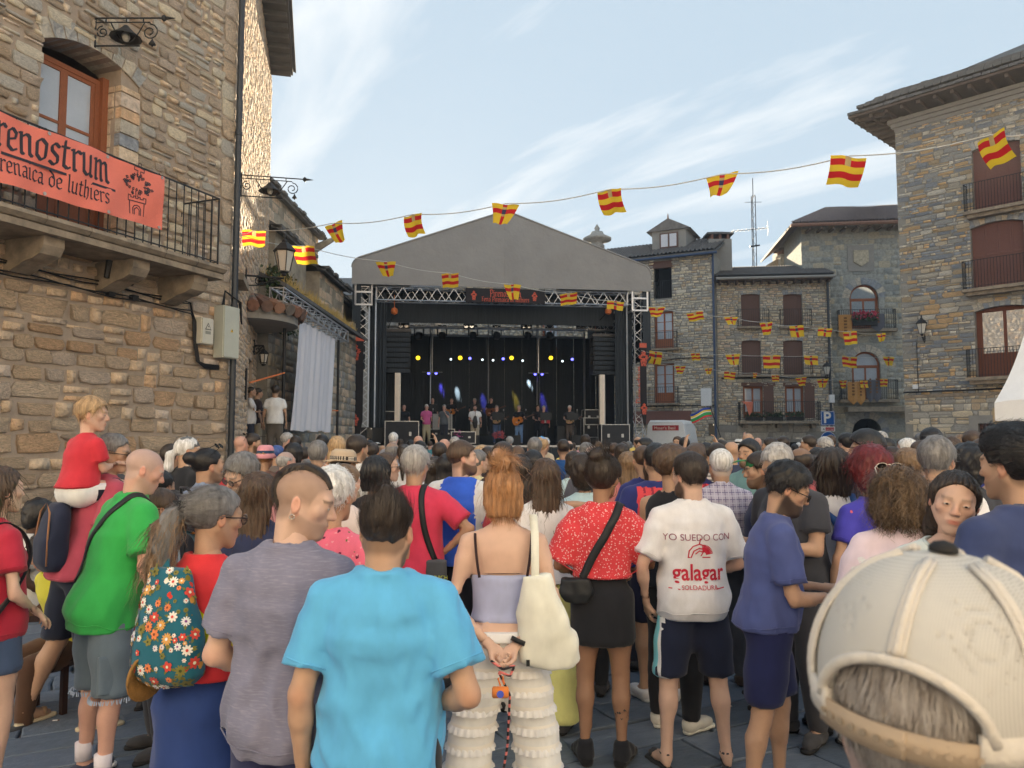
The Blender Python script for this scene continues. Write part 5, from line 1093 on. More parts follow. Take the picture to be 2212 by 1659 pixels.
def all_bunting():
 rng=np.random.default_rng(77)
 ends={'upper':((505,500,13.4),(2260,272,8.2)),'lower':((520,508,14.2),(1960,731,33)),'third':((1385,757,32.6),(1990,771,29.5)),'fourth':((1400,780,33),(1800,820,46))}
 for k,L in STR.items():
  e0,e1=ends[k];top=[at(x,y,Y)for x,y,Y,_,_ in L]
  bunting([at(*e0)]+top+[at(*e1)],'bunting_string',{'upper':'thin white string of the uppermost bunting crossing the whole square','lower':'white string of the long bunting falling across the stage to the right','third':'string of the level bunting before the far houses','fourth':'string of the lowest bunting before the far houses'}[k])
  for i,(x,y,Y,kd,s)in enumerate(L):
   fs=1.0 if Y<16 else 1.2 if Y<32 else 1.4;me=flag_mesh(kd,rng,.44*fs*(s if Y>30 else 1),.34*fs*(s if Y>16 else 1));o=link('flag',me);o.location=top[i]-np.array([0,0,.008]);o.rotation_euler=(rng.normal(0,.12),rng.normal(0,.08),rng.normal(0,.45))
   tag(o,f'{"red and yellow striped flag" if kd == 0 else "yellow flag with red cross"}, {ORD[i]} from the left on the {k} string','flag','flags on the bunting strings')
all_bunting()
# flags, pennants and flowers on the arched windows' balconies
def balcony_cloths():
 rng=np.random.default_rng(5);M_OCH=mat('pennant_ochre',lin(190,140,82),.85,var=.12,vs=5);M_GRB=mat('pennant_grey',lin(92,92,100),.85,var=.15,vs=5)
 items=[(1825,680,27,150*.38,M_OCH,'ochre hanging pennant left on the upper arched window balcony'),(1895,678,27,40,M_GRB,'grey hanging pennant right on the upper arched window balcony'),(1842,825,22,50,M_OCH,'ochre pointed pennant, left one on the lower arched window balcony'),(1858,824,18,52,M_OCH,'ochre pointed pennant, right one on the lower arched window balcony'),(1879,822,16,48,M_GRB,'grey pointed pennant, left one on the lower arched window balcony'),(1893,822,18,48,M_GRB,'grey pointed pennant, right one on the lower arched window balcony')]
 for x,y,w,h,m,lab in items:
  s,z=F3.on(x,y,.62);z0=F3.on(x,y+h,.62)[1];ww=w/34.;t=thing('pennant',lab,'pennant',tuple(F3.P(s,z0,.62)))
  V=[(s-ww/2,.63,z),(s,.68,z),(s+ww/2,.63,z),(s-ww/2,.64,z0+.35),(s,.69,z0+.3),(s+ww/2,.64,z0+.35),(s,.66,z0)]
  fpart('cloth',MB().add(F3.PV(V),[(0,3,4,1),(1,4,5,2),(3,6,4),(4,6,5)]),m,t,t);
  st_=MB()
  for k in range(5):st_.add(F3.PV([(s-ww*.12,.70,z0+.6+k*.2),(s+ww*.12,.70,z0+.6+k*.2),(s+ww*.12,.70,z0+.72+k*.2),(s-ww*.12,.70,z0+.72+k*.2)]),[(0,1,2,3)])
  fpart('print',st_,mat('pennant_print',lin(120,84,50),.8),t,t)
 for i,(x,y)in enumerate(((1821,822),(1866,822),(1909,818))):
  o=link('flag',flag_mesh(i%2,rng,.5,.5));o.location=F3.P(*F3.on(x,y,.7),.7);tag(o,f'small red and yellow flag tied to the lower arched balcony, {("left","middle","right")[i]} one','flag','flags on the arched balcony')
 a,b=F3.on(1842,690,.62),F3.on(1893,690,.62);t=thing('flower_box','row of red and pink geraniums on the upper arched window balcony','flowers',tuple(F3.P((a[0]+b[0])/2,a[1]-.25,.62)))
 fpart('planter',fbox(F3,a[0],b[0],.58,.85,a[1]-.4,a[1]-.1),M_IRON,t,t)
 for nm,cc,z0,z1,cnt in(('foliage',(.05,.08,.03),-.2,.25,300),('blossom',lin(190,60,84),.05,.45,260)):
  V,Fc=[],[];n=0
  for _ in range(cnt):
   p=F3.P(rng.uniform(a[0],b[0]),a[1]+rng.uniform(z0,z1),rng.uniform(.55,.95));q=rng.normal(0,.06,(2,3));V+=[p,p+q[0],p+q[0]+q[1],p+q[1]];Fc.append((n,n+1,n+2,n+3));n+=4
  fpart(nm,MB().add(np.array(V),Fc),mat('geranium_'+nm,cc,.7,var=.3),t,t)['kind']='stuff'
balcony_cloths()
# ================================================================ van, signs, hand flag, market awning
def van():
 p0=at(1392,946,38.2);t=thing('delivery_van','white high roof van parked behind the crowd right of the stage','van',(p0[0]+1.7,39,0),math.radians(24))
 Mv=mat('van_white',lin(236,238,240),.35,var=.04,spec=.5);w=.98
 # body lofted from cross-sections along x (nose at -x), rear at +x, camera sees the rear doors and the left flank
 sec=[(-2.75,.45,.95,.80),(-2.6,.40,1.15,.92),(-1.9,.38,1.32,.96),(-1.15,.38,2.25,.95),(-.8,.38,2.55,.96),(0,.38,2.68,.98),(2.3,.38,2.68,.98),(2.55,.4,2.6,.95)]
 V,Fc=[],[];m=10
 for x,z0,z1,ww in sec:
  V+=[(x,-ww*.94,z0),(x,-ww,z0+.25),(x,-ww,z0+(z1-z0)*.6),(x,-ww*.9,z1-.18),(x,-ww*.8,z1-.03),(x,ww*.8,z1-.03),(x,ww*.9,z1-.18),(x,ww,z0+(z1-z0)*.6),(x,ww,z0+.25),(x,ww*.94,z0)]
 for j in range(len(sec)-1):
  for i in range(m):Fc.append((j*m+i,(j+1)*m+i,(j+1)*m+(i+1)%m,j*m+(i+1)%m))
 Fc+=[tuple(range(m)),tuple(range((len(sec)-1)*m+m-1,(len(sec)-1)*m-1,-1))]
 # rear faces camera: local +x points at the viewer
 t.rotation_euler=(0,0,math.radians(-112))
 body=link('body',new_mesh('body',np.array(V),Fc,Mv),t)
 for s in(-1,1):
  d=MB().box((2.552,min(s*.02,s*.86),.62),(2.585,max(s*.02,s*.86),2.42)).build('rear_door',Mv,t);MB().box((2.585,min(s*.1,s*.78),.75),(2.592,max(s*.1,s*.78),2.1)).build('door_panel',Mv,d);MB().box((2.585,s*.07-.02,1.2),(2.61,s*.07+.02,1.5)).build('handle',M_BLK,d)
  MB().box((2.53,min(s*.86,s*.96),.75),(2.6,max(s*.86,s*.96),1.25)).build('tail_light',mat('tail_red',lin(160,30,30),.3),t)
 sg=MB().box((2.595,-.62,2.16),(2.605,.62,2.4)).build('rear_sign',mat('van_sign_red',lin(168,34,48),.5),t)
 for x in(-1.75,1.6):
  for s in(-1,1):wh=MB().lathe([(.1,-.1),(.3,-.11),(.34,-.06),(.34,.06),(.3,.11),(.1,.1)],(0,0,0),18,M=Matrix.Rotation(math.pi/2,4,'X')).build('wheel',mat('tyre',(.015,.015,.016),.9),t,True,loc=(x,s*.86,.34));MB().bar((0,-.12,0),(0,.12,0),.2,12).build('rim',M_STEEL,wh)
 MB().box((2.58,-.95,.38),(2.72,.95,.58)).build('bumper',M_BLK,t);MB().add([(-1.88,-.80,1.36),(-1.88,.80,1.36),(-1.2,.76,2.18),(-1.2,-.76,2.18)],[(0,1,2,3)]).build('windscreen',M_GLASS,t,loc=(-.03,0,.02))
 tx=lambda s,sz,org,ex,ez,m:default_text(t,s,sz,org,ex,ez,m)
 tx("Maser's Basil",.2,(2.61,-.55,2.21),(0,1,0),(0,0,1),mat('print_cream',lin(240,230,215),.6))
 for i,(x,sz)in enumerate(((1.2,.2),(.4,.24),(-.5,.22))):tx(('Yamaha','GENELEC','Soviet')[i]if False else('Sonor','LINEA','Sound')[i],sz,(x,-.975,2.05),(1,0,0),(0,0,1),mat('print_blue',lin(80,96,130),.6))
def default_text(parent,s,size,org,ex,ez,m,name='lettering',thick=0.0,bold=0.):
 """built-in outline font turned into a mesh lying in the plane ex, ez"""
 cu=bpy.data.curves.new(name,'FONT');cu.body=s;cu.size=size;cu.offset=bold
 o=bpy.data.objects.new(name,cu);COL.objects.link(o);dg=bpy.context.evaluated_depsgraph_get();me=bpy.data.meshes.new_from_object(o.evaluated_get(dg));COL.objects.unlink(o);bpy.data.objects.remove(o)
 ex=Vector(ex).normalized();ez=Vector(ez).normalized();n=ex.cross(ez)
 me.transform(Matrix(((ex.x,ez.x,n.x,org[0]),(ex.y,ez.y,n.y,org[1]),(ex.z,ez.z,n.z,org[2]),(0,0,0,1))));me.materials.clear();me.materials.append(m)
 r=bpy.data.objects.new(name,me);COL.objects.link(r)
 if parent is not None:r.parent=parent
 return r
van()
def road_sign():
 p=at(1789,946,40);t=thing('road_sign_post','blue parking sign above a round blue arrow sign on a grey post','road sign',(p[0],p[1],0));M_SB=mat('sign_blue',lin(34,96,178),.45,var=.04);M_SW=mat('sign_white',lin(238,238,240),.45,var=.03)
 z=lambda y:at(1789,y,40)[2];MB().bar((0,.05,0),(0,.05,z(885)),.045,8).build('post',M_PIPE,t)
 a,b=z(919),z(888);w=(a-b)/2*-1
 pl=MB().box((-.36,-.02,a),(.36,.0,b)).build('parking_plate',M_SB,t);e=MB().box((-.34,-.026,a+.02),(-.32,-.0225,b-.02)).box((.32,-.026,a+.02),(.34,-.0225,b-.02)).box((-.32,-.026,a+.02),(.32,-.0225,a+.04)).box((-.32,-.026,b-.04),(.32,-.0225,b-.02));e.build('border',M_SW,pl)
 default_text(pl,'P',.78,(-.24,-.03,a+.14),(1,0,0),(0,0,1),M_SW,bold=.02)
 a2,b2=z(932),z(921.5);p2=MB().box((-.36,-.02,a2),(.36,0,b2)).build('supplement_plate',M_SW,t);MB().box((-.13,-.026,a2+.04),(.31,-.0225,b2-.04)).build('red_field',mat('sign_red',lin(200,60,70),.5),p2);default_text(p2,'A',.16,(-.28,-.03,a2+.06),(1,0,0),(0,0,1),M_IRON);default_text(p2,'VÍA ÚNICA' if False else 'NO PAGO',.09,(-.11,-.03,a2+.08),(1,0,0),(0,0,1),M_SW)
 c=(z(934)+z(963))/2;r=.40
 rd=MB().bar((0,-.02,c),(0,0,c),r,28).build('arrow_disc',M_SB,t);ring=MB();ring.tube([(r*.95*math.cos(q),-.023,c+r*.95*math.sin(q))for q in np.linspace(0,2*math.pi,30)],.012,4);ring.build('rim',M_SW,rd)
 ar=[(-.25,.05),(.03,.05),(.03,.16),(.28,0),(.03,-.16),(.03,-.05),(-.25,-.05)]
 MB().add([(x,-.028,c+zz)for x,zz in ar],[tuple(range(6,-1,-1))]).build('arrow',M_SW,rd)
 t2=thing('meter_cabinet','white utility box with symbols on the drainpipe above the parking sign','box',tuple(F2.P(F2.on(1796,860)[0],F2.on(1796,860)[1],.1)))
 fpart('body',fbox(F2,F2.on(1789,860)[0],F2.on(1800,860)[0],.05,.3,F2.on(1796,870)[1],F2.on(1796,853)[1]),M_WHITEP,t2,t2)
road_sign()
def hand_flag():
 Y=24;a=at(1566,938,Y);b=at(1534,878,Y);t=thing('raised_flag','blue yellow white and green flag on a black pole raised above the crowd','flag',tuple(a))
 MB().bar((0,0,-.5),b-a,.014,5).build('pole',M_BLK,t)
 n,m=16,12;V=[];c=b-a
 for j in range(m+1):
  for i in range(n+1):
   u,v=i/n,j/m;V.append(c+np.array([-.62*u+.06*v,.04*math.sin(u*7+v),-.18*u-.03-v*.28+.04*math.sin(u*5)]))
 Fc=[(j*(n+1)+i,(j+1)*(n+1)+i,(j+1)*(n+1)+i+1,j*(n+1)+i+1)for j in range(m)for i in range(n)];I=[]
 for j in range(m):
  for i in range(n):I.append(0 if j<3 else 1 if j<5 else 2 if j<6 else 3 if j<10 else 4)
 link('cloth',new_mesh('cloth',np.array(V),np.array(Fc),[mat('hf_blue',lin(52,76,160),.8),mat('hf_yellow',lin(222,190,60),.8),mat('hf_white',lin(214,214,214),.8),mat('hf_green',lin(52,150,90),.8),mat('hf_red',lin(200,50,60),.8)],I,True),t)
hand_flag()
def awning():
 Y=11.5;p=at(2150,946,Y);t=thing('market_stall','white canvas market stall awning on wooden posts at the right edge','stall',(p[0]+.6,p[1]+.8,0));loc=np.array(t.location)
 a=at(2148,870,Y);top=at(2225,680,Y+.6);n,m=24,10;V=[]
 for j in range(m+1):
  for i in range(n+1):
   u,v=i/n,j/m;q=a+np.array([3.0*u,1.9*u*.0,0]);r=top+np.array([2.6*u-.0,.4,.2]);q=a*(1-v)+top*v;q=q+np.array([u*3.4,-u*2.0,0]);V.append(q+np.array([0,0,.04*math.sin(u*20+v*2)*(1-v)-.15*math.sin(v*math.pi)]))
 link('awning',new_mesh('awning',np.array(V)-loc,np.array([(j*(n+1)+i,j*(n+1)+i+1,(j+1)*(n+1)+i+1,(j+1)*(n+1)+i)for j in range(m)for i in range(n)]),mat('awning_white',lin(222,224,228),.8,var=.05,bump=.2,bs=4),smooth=True),t)
 V2=[]
 for j in range(4):
  for i in range(n+1):u=i/n;V2.append(a+np.array([u*3.4,-u*2.0,.04*math.sin(u*20)-j*.09-.05*abs(math.sin(u*16))*(j==3)])-loc)
 link('valance',new_mesh('valance',np.array(V2),np.array([((j+1)*(n+1)+i,(j+1)*(n+1)+i+1,j*(n+1)+i+1,j*(n+1)+i)for j in range(3)for i in range(n)]),MATS['awning_white'],smooth=True),t)
 Mw=mat('pale_wood',lin(206,184,150),.7,var=.15,vs=5,stretch=(5,5,.6))
 for x,yt,w in((2158,880,.05),(2200,845,.09)):
  q=at(x,946,Y+.15);zt=at(x,yt,Y)[2];MB().box((q[0]-w,q[1]-w,0),(q[0]+w,q[1]+w,zt)).build('post',Mw,t,loc=-loc)
 q=at(2158,900,Y+.15);MB().box((q[0]+.05,q[1]-.03,at(2158,905,Y)[2]),(q[0]+2.2,q[1]+.03,at(2158,890,Y)[2])).build('rail',Mw,t,loc=-loc)
awning()
# ================================================================ people: smooth blended solids turned into meshes
def surfnet(F,lo,h):
 n=F.shape;ins=F<0
 c=[ins[i:n[0]-1+i,j:n[1]-1+j,k:n[2]-1+k]for i in(0,1)for j in(0,1)for k in(0,1)]
 s=np.zeros(c[0].shape,np.int8)
 for a in c:s+=a
 act=(s>0)&(s<8);I=np.argwhere(act)
 if len(I)==0:return np.zeros((0,3)),np.zeros((0,4),int)
 offs=np.array([(i,j,k)for i in(0,1)for j in(0,1)for k in(0,1)])
 val=np.stack([F[I[:,0]+o[0],I[:,1]+o[1],I[:,2]+o[2]]for o in offs],1)
 P=np.zeros((len(I),3),np.float32);cnt=np.zeros(len(I),np.float32)
 for a in range(8):
  for b in range(a+1,8):
   d=offs[b]-offs[a]
   if np.abs(d).sum()!=1:continue
   va,vb=val[:,a],val[:,b];m=(va<0)!=(vb<0);t=np.where(m,va/np.where(va==vb,1,va-vb),0)
   P+=m[:,None]*(offs[a]+t[:,None]*d);cnt+=m
 P=P/cnt[:,None];V=(I+P)*h+np.asarray(lo)
 idx=np.full(act.shape,-1,np.int32);idx[act]=np.arange(len(I));Q=[]
 for ax in range(3):
  sl0=[slice(1,-1)]*3;sl1=[slice(1,-1)]*3;sl0[ax]=slice(0,n[ax]-1);sl1[ax]=slice(1,n[ax])
  a=ins[tuple(sl0)];b=ins[tuple(sl1)];E=np.argwhere(a!=b)
  if len(E)==0:continue
  fl=a[E[:,0],E[:,1],E[:,2]];e=E.copy()
  for q in range(3):
   if q!=ax:e[:,q]+=1
  u,v=[(1,2),(2,0),(0,1)][ax];
  def g(du,dv):
   w=e.copy();w[:,u]-=du;w[:,v]-=dv;return idx[w[:,0],w[:,1],w[:,2]]
  q=np.stack([g(1,1),g(0,1),g(0,0),g(1,0)],1);q[~fl]=q[~fl][:,::-1];Q.append(q)
 Q=np.vstack(Q);Q=Q[(Q>=0).all(1)]
 return V,Q
def relax(V,Q,it=1,f=.5):
 for _ in range(it):
  A=np.zeros_like(V);C=np.zeros(len(V))
  for k in range(4):
   a,b=Q[:,k],Q[:,(k+1)%4];np.add.at(A,a,V[b]);np.add.at(C,a,1);np.add.at(A,b,V[a]);np.add.at(C,b,1)
  V=V*(1-f)+f*A/np.maximum(C,1)[:,None]
 return V
class SDF:
 def __init__(s,lo,hi,h):
  s.lo=np.asarray(lo,np.float32);s.h=h;n=np.ceil((np.asarray(hi)-s.lo)/h).astype(int)+1
  s.ax=[s.lo[i]+np.arange(n[i],dtype=np.float32)*h for i in range(3)];s.F=np.full(n,.3,np.float32)
 def _sub(s,blo,bhi):
  sl=[]
  for i in range(3):
   a=int(np.clip((blo[i]-s.lo[i])/s.h,0,len(s.ax[i])));b=int(np.clip((bhi[i]-s.lo[i])/s.h+2,0,len(s.ax[i])));sl.append(slice(a,max(a,b)))
  return tuple(sl),s.ax[0][sl[0]][:,None,None],s.ax[1][sl[1]][None,:,None],s.ax[2][sl[2]][None,None,:]
 def _op(s,sl,d,k,op):
  F=s.F[sl]
  if F.size==0:return
  if op=='u':
   if k>0:hh=np.clip(.5+.5*(F-d)/k,0,1);s.F[sl]=F+(d-F)*hh-k*hh*(1-hh)
   else:s.F[sl]=np.minimum(F,d)
  else:
   d=-d
   if k>0:hh=np.clip(.5-.5*(F-d)/k,0,1);s.F[sl]=F+(d-F)*hh+k*hh*(1-hh)
   else:s.F[sl]=np.maximum(F,d)
 def cap(s,a,b,r1,r2=None,k=.02,sc=None,op='u'):
  a=np.asarray(a,np.float32);b=np.asarray(b,np.float32);r2=r1 if r2 is None else r2;m=max(r1,r2)*(max(sc)if sc else 1)+k+2*s.h
  sl,X,Y,Z=s._sub(np.minimum(a,b)-m,np.maximum(a,b)+m);d=b-a;L=float(d@d)+1e-9
  t=np.clip(((X-a[0])*d[0]+(Y-a[1])*d[1]+(Z-a[2])*d[2])/L,0,1)
  q=[(X-a[0]-t*d[0]),(Y-a[1]-t*d[1]),(Z-a[2]-t*d[2])]
  if sc:q=[q[i]/sc[i]for i in range(3)]
  s._op(sl,np.sqrt(q[0]**2+q[1]**2+q[2]**2)-(r1+(r2-r1)*t),k,op);return s
 def chain(s,pts,rs,k=.02,sc=None):
  for i in range(len(pts)-1):s.cap(pts[i],pts[i+1],rs[i],rs[i+1],k,sc)
  return s
 def ell(s,c,r,k=.02,R=None,op='u'):
  c=np.asarray(c,np.float32);r=np.asarray(r,np.float32);m=float(r.max())+k+2*s.h;sl,X,Y,Z=s._sub(c-m,c+m);q=[X-c[0],Y-c[1],Z-c[2]]
  if R is not None:R=np.asarray(R);q=[R[0,i]*q[0]+R[1,i]*q[1]+R[2,i]*q[2]for i in range(3)]
  k0=np.sqrt((q[0]/r[0])**2+(q[1]/r[1])**2+(q[2]/r[2])**2);k1=np.sqrt((q[0]/r[0]**2)**2+(q[1]/r[1]**2)**2+(q[2]/r[2]**2)**2)+1e-6
  s._op(sl,k0*(k0-1)/k1,k,op);return s
 def loft(s,L,k=.02,p=2.3,grow=0.,op='u'):
  """L rows: z, half width, half depth, cx, cy"""
  L=np.asarray(L,np.float32);L=L[np.argsort(L[:,0])];m=float(L[:,1:3].max())+k+.04
  sl,X,Y,Z=s._sub((L[:,3].min()-m,L[:,4].min()-m,L[0,0]-.05),(L[:,3].max()+m,L[:,4].max()+m,L[-1,0]+.05));z=Z.ravel()
  w,d,cx,cy=[np.interp(z,L[:,0],L[:,i])[None,None,:].astype(np.float32)for i in(1,2,3,4)];w=w+grow;d=d+grow
  q=(np.abs((X-cx)/w)**p+np.abs((Y-cy)/d)**p+1e-9)**(1/p);dd=(q-1)*np.minimum(w,d);dd=np.maximum(dd,np.maximum(L[0,0]-grow-Z,Z-L[-1,0]-grow))
  s._op(sl,dd,k,op);return s
 def cut(s,c,n,k=0.): # keep the side where (p-c).n < 0
  n=np.asarray(n,np.float32);n=n/np.linalg.norm(n);X,Y,Z=s.ax[0][:,None,None],s.ax[1][None,:,None],s.ax[2][None,None,:]
  d=(X-c[0])*n[0]+(Y-c[1])*n[1]+(Z-c[2])*n[2];s._op((slice(None),)*3,-d,k,'s');return s
 def disp(s,fn):
  s.F+=fn(s.ax[0][:,None,None],s.ax[1][None,:,None],s.ax[2][None,None,:]).astype(np.float32);return s
 def mesh(s,it=0):
  V,Q=surfnet(s.F,s.lo,s.h)
  return(relax(V,Q,it)if it and len(V)else V),Q
def waves(seed,freq,n=5,aniso=(1,1,1)):
 r=np.random.default_rng(seed);K=r.normal(0,1,(n,3))*np.asarray(aniso)*freq;ph=r.uniform(0,6.28,n)
 def f(X,Y,Z):
  o=0
  for i in range(n):o=o+np.sin(K[i,0]*X+K[i,1]*Y+K[i,2]*Z+ph[i]+1.5*np.sin(.6*K[i,1]*X+.6*K[i,2]*Y+.5*K[i,0]*Z))
  return o/n
 return f
def rot(yaw=0.,pitch=0.,roll=0.):
 y,p,r=map(math.radians,(yaw,pitch,roll))
 return np.array(Matrix.Rotation(y,3,'Z')@Matrix.Rotation(-p,3,'X')@Matrix.Rotation(r,3,'Y'))
 # ---- materials for people
SKIN={'fair':(.64,.42,.32),'pink':(.62,.36,.28),'tan':(.50,.31,.21),'brown':(.34,.19,.12),'dark':(.10,.052,.036)}
def skin_mat(t):return mat('skin_'+t,SKIN[t],0.5,var=.06,vs=22,bump=.12,bs=180,bd=.002,attr=True,spec=.35)
HAIR={'black':(.012,.011,.012),'dark':(.028,.019,.014),'brown':(.06,.036,.022),'light':(.16,.10,.055),'blond':(.36,.24,.13),'ginger':(.30,.15,.065),'grey':(.30,.29,.285),'salt':(.14,.135,.135),'white':(.58,.56,.54),'red':(.11,.012,.014),'blue':(.04,.08,.25)}
def hair_mat(c):
 b=HAIR[c];b=tuple(x*1.15 for x in b);return mat('hair_'+c,tuple(x*.6 for x in b),.42,var=0,vs=60,stretch=(1,1,.12),col2=tuple(min(1,x*1.7)for x in b),fac=(.3,.72),bump=.6,bs=140,bd=.006,spec=.5)
def cloth_mat(c,key=None,rough=.9):
 c=tuple(c);key=key or 'cloth_%d_%d_%d'%c
 l_=lin(*c);g_=sum(l_)/3;return mat(key,tuple(min(.8,(v*.9+g_*.1)*1.25)for v in l_),rough,var=.15,vs=9,bump=.5,bs=3.2,bd=.035,ridge=True,stretch=(1,1,.55),sheen=.15,spec=.2)
def pattern_mat(key,base,fn):
 if key in MATS:return MATS[key]
 m=cloth_mat(base,key);nt=m.node_tree;b=nt.nodes['Principled BSDF'];old=b.inputs['Base Color'].links[0].from_socket;tc=nt.nodes.new('ShaderNodeTexCoord');fn(nt,nt.nodes,nt.links,b,old,tc);return m
def _mixto(nt,b,old,fac,col):
 mx=nt.nodes.new('ShaderNodeMix');mx.data_type='RGBA';nt.links.new(fac,mx.inputs['Factor']);nt.links.new(old,mx.inputs['A'])
 if hasattr(col,'links')or hasattr(col,'is_linked'):nt.links.new(col,mx.inputs['B'])
 else:mx.inputs['B'].default_value=tuple(col)+(1,)
 nt.links.new(mx.outputs['Result'],b.inputs['Base Color']);return mx.outputs['Result']
def voro_spots(cols,scale,thr,rnd=1.):
 """petal-like spots of several colours"""
 def fn(nt,N,L,b,old,tc):
  cur=old
  for i,c in enumerate(cols):
   mp=N.new('ShaderNodeMapping');mp.inputs['Location'].default_value=(i*3.1,i*1.7,i*2.3);L.new(tc.outputs['Object'],mp.inputs[0]);sc=scale[i]if isinstance(scale,(list,tuple))else scale;th=thr[i]if isinstance(thr,(list,tuple))else thr
   v=N.new('ShaderNodeTexVoronoi');v.inputs['Scale'].default_value=sc;v.inputs['Randomness'].default_value=rnd;L.new(mp.outputs[0],v.inputs['Vector'])
   n=N.new('ShaderNodeTexNoise');n.inputs['Scale'].default_value=sc*2.6;n.inputs['Detail'].default_value=1;L.new(mp.outputs[0],n.inputs['Vector'])
   a=N.new('ShaderNodeMath');a.operation='MULTIPLY_ADD';a.inputs[1].default_value=.5;L.new(n.outputs['Fac'],a.inputs[0]);L.new(v.outputs['Distance'],a.inputs[2])
   r=N.new('ShaderNodeMath');r.operation='LESS_THAN';r.inputs[1].default_value=th;L.new(a.outputs[0],r.inputs[0]);cur=_mixto(nt,b,cur,r.outputs[0],lin(*c))
 return fn
def grid_lines(cols,ax_sc):
 def fn(nt,N,L,b,old,tc):
  cur=old;sp=N.new('ShaderNodeSeparateXYZ');L.new(tc.outputs['Object'],sp.inputs[0])
  for ax,per,wd,c,ph in ax_sc:
   m=N.new('ShaderNodeMath');m.operation='MULTIPLY_ADD';m.inputs[1].default_value=1/per;m.inputs[2].default_value=ph;L.new(sp.outputs[ax],m.inputs[0]);f=N.new('ShaderNodeMath');f.operation='FRACT';L.new(m.outputs[0],f.inputs[0]);t=N.new('ShaderNodeMath');t.operation='LESS_THAN';t.inputs[1].default_value=wd;L.new(f.outputs[0],t.inputs[0]);cur=_mixto(nt,b,cur,t.outputs[0],lin(*c))
 return fn
def streaks(c,amt=.5):
 def fn(nt,N,L,b,old,tc):
  mp=N.new('ShaderNodeMapping');mp.inputs['Scale'].default_value=(30,30,260);L.new(tc.outputs['Object'],mp.inputs[0]);n=N.new('ShaderNodeTexNoise');n.inputs['Scale'].default_value=1;n.inputs['Detail'].default_value=3;L.new(mp.outputs[0],n.inputs['Vector']);r=N.new('ShaderNodeValToRGB');r.color_ramp.elements[0].position=.5;r.color_ramp.elements[1].position=.8;r.color_ramp.elements[1].color=(amt,amt,amt,1);L.new(n.outputs['Fac'],r.inputs['Fac']);_mixto(nt,b,old,r.outputs['Color'],lin(*c))
 return fn
M_EYE=mat('eye_white',(.42,.39,.37),.25,var=0,spec=.5);M_IRIS=mat('iris_dark',(.03,.018,.012),.2,var=0,spec=.6)
M_SOLE=mat('sole_white',lin(206,204,200),.7,var=.08);M_RUB=mat('rubber_black',(.018,.018,.02),.7,var=.1);M_LENS=mat('lens_dark',(.01,.01,.012),.08,var=0,spec=.8)
# ---- head (local frame: face +y, z up, origin mid-head; metres for a 0.235 m head)
HAIRLINE=([-.13,-.05,-.028,-.02,.005,.03,.045,.075,.13],[-.062,-.062,-.045,.012,.020,.012,.05,.078,.084])
def head_sdf(h,neck_to,g='m',fem=.0,beard=0,lids=.6):
 S_=SDF((-.115,-.14,-.27),(.115,.15,.14),h);kk=lambda v:v
 S_.ell((0,-.014,.036),(.0755,.096,.081),.02)
 S_.ell((0,.026,-.02),(.062-.003*fem,.066,.088),.03)
 for sx in(-1,1):
  S_.cap((sx*.052,-.002,-.035),(sx*.018,.066,-.094),.026-.004*fem,.018,.025)
  S_.ell((sx*.044,.058,-.012),(.022,.022,.02),.02)
 S_.ell((0,.075,-.093),(.02-.004*fem,.017,.016),.018)
 S_.cap((-.034,.077,.026),(.034,.077,.026),.0155-.003*fem,None,.018)
 S_.ell((0,.07,-.058),(.03,.026,.026),.02)
 S_.cap((0,-.025,-.05),neck_to,.054-.010*fem-(.008 if g=='c' else 0),.060-.010*fem-(.01 if g=='c' else 0),.03)
 for sx in(-1,1):S_.ell((sx*.032,.1005,.006),(.0175,.015,.0125),.012,op='s')
 S_.cap((0,.088,.014),(0,.108-.003*fem,-.022),.0085,.0125-.002*fem,.012)
 for sx in(-1,1):
  S_.ell((sx*.0115,.099,-.026),(.0085,.010,.0075),.006)
  S_.ell((sx*.032,.0795,.006),(.016,.0115,.012),.005)
 S_.ell((0,.0915,-.0535),(.022,.0085,.0055),.006);S_.ell((0,.0895,-.0655),(.019,.0095,.0065),.006)
 S_.cap((-.021,.1,-.0592),(.021,.1,-.0592),.0022,None,.003,op='s')
 for sx in(-1,1):
  R=rot(sx*-18,-8,0)
  S_.ell((sx*.079,-.012,-.004),(.0075,.018,.028),.006,R);S_.ell((sx*.0865,-.009,.001),(.0055,.010,.017),.004,R,'s')
 if beard:S_.ell((0,.07,-.085),(.042,.034,.034),.025);
 return S_
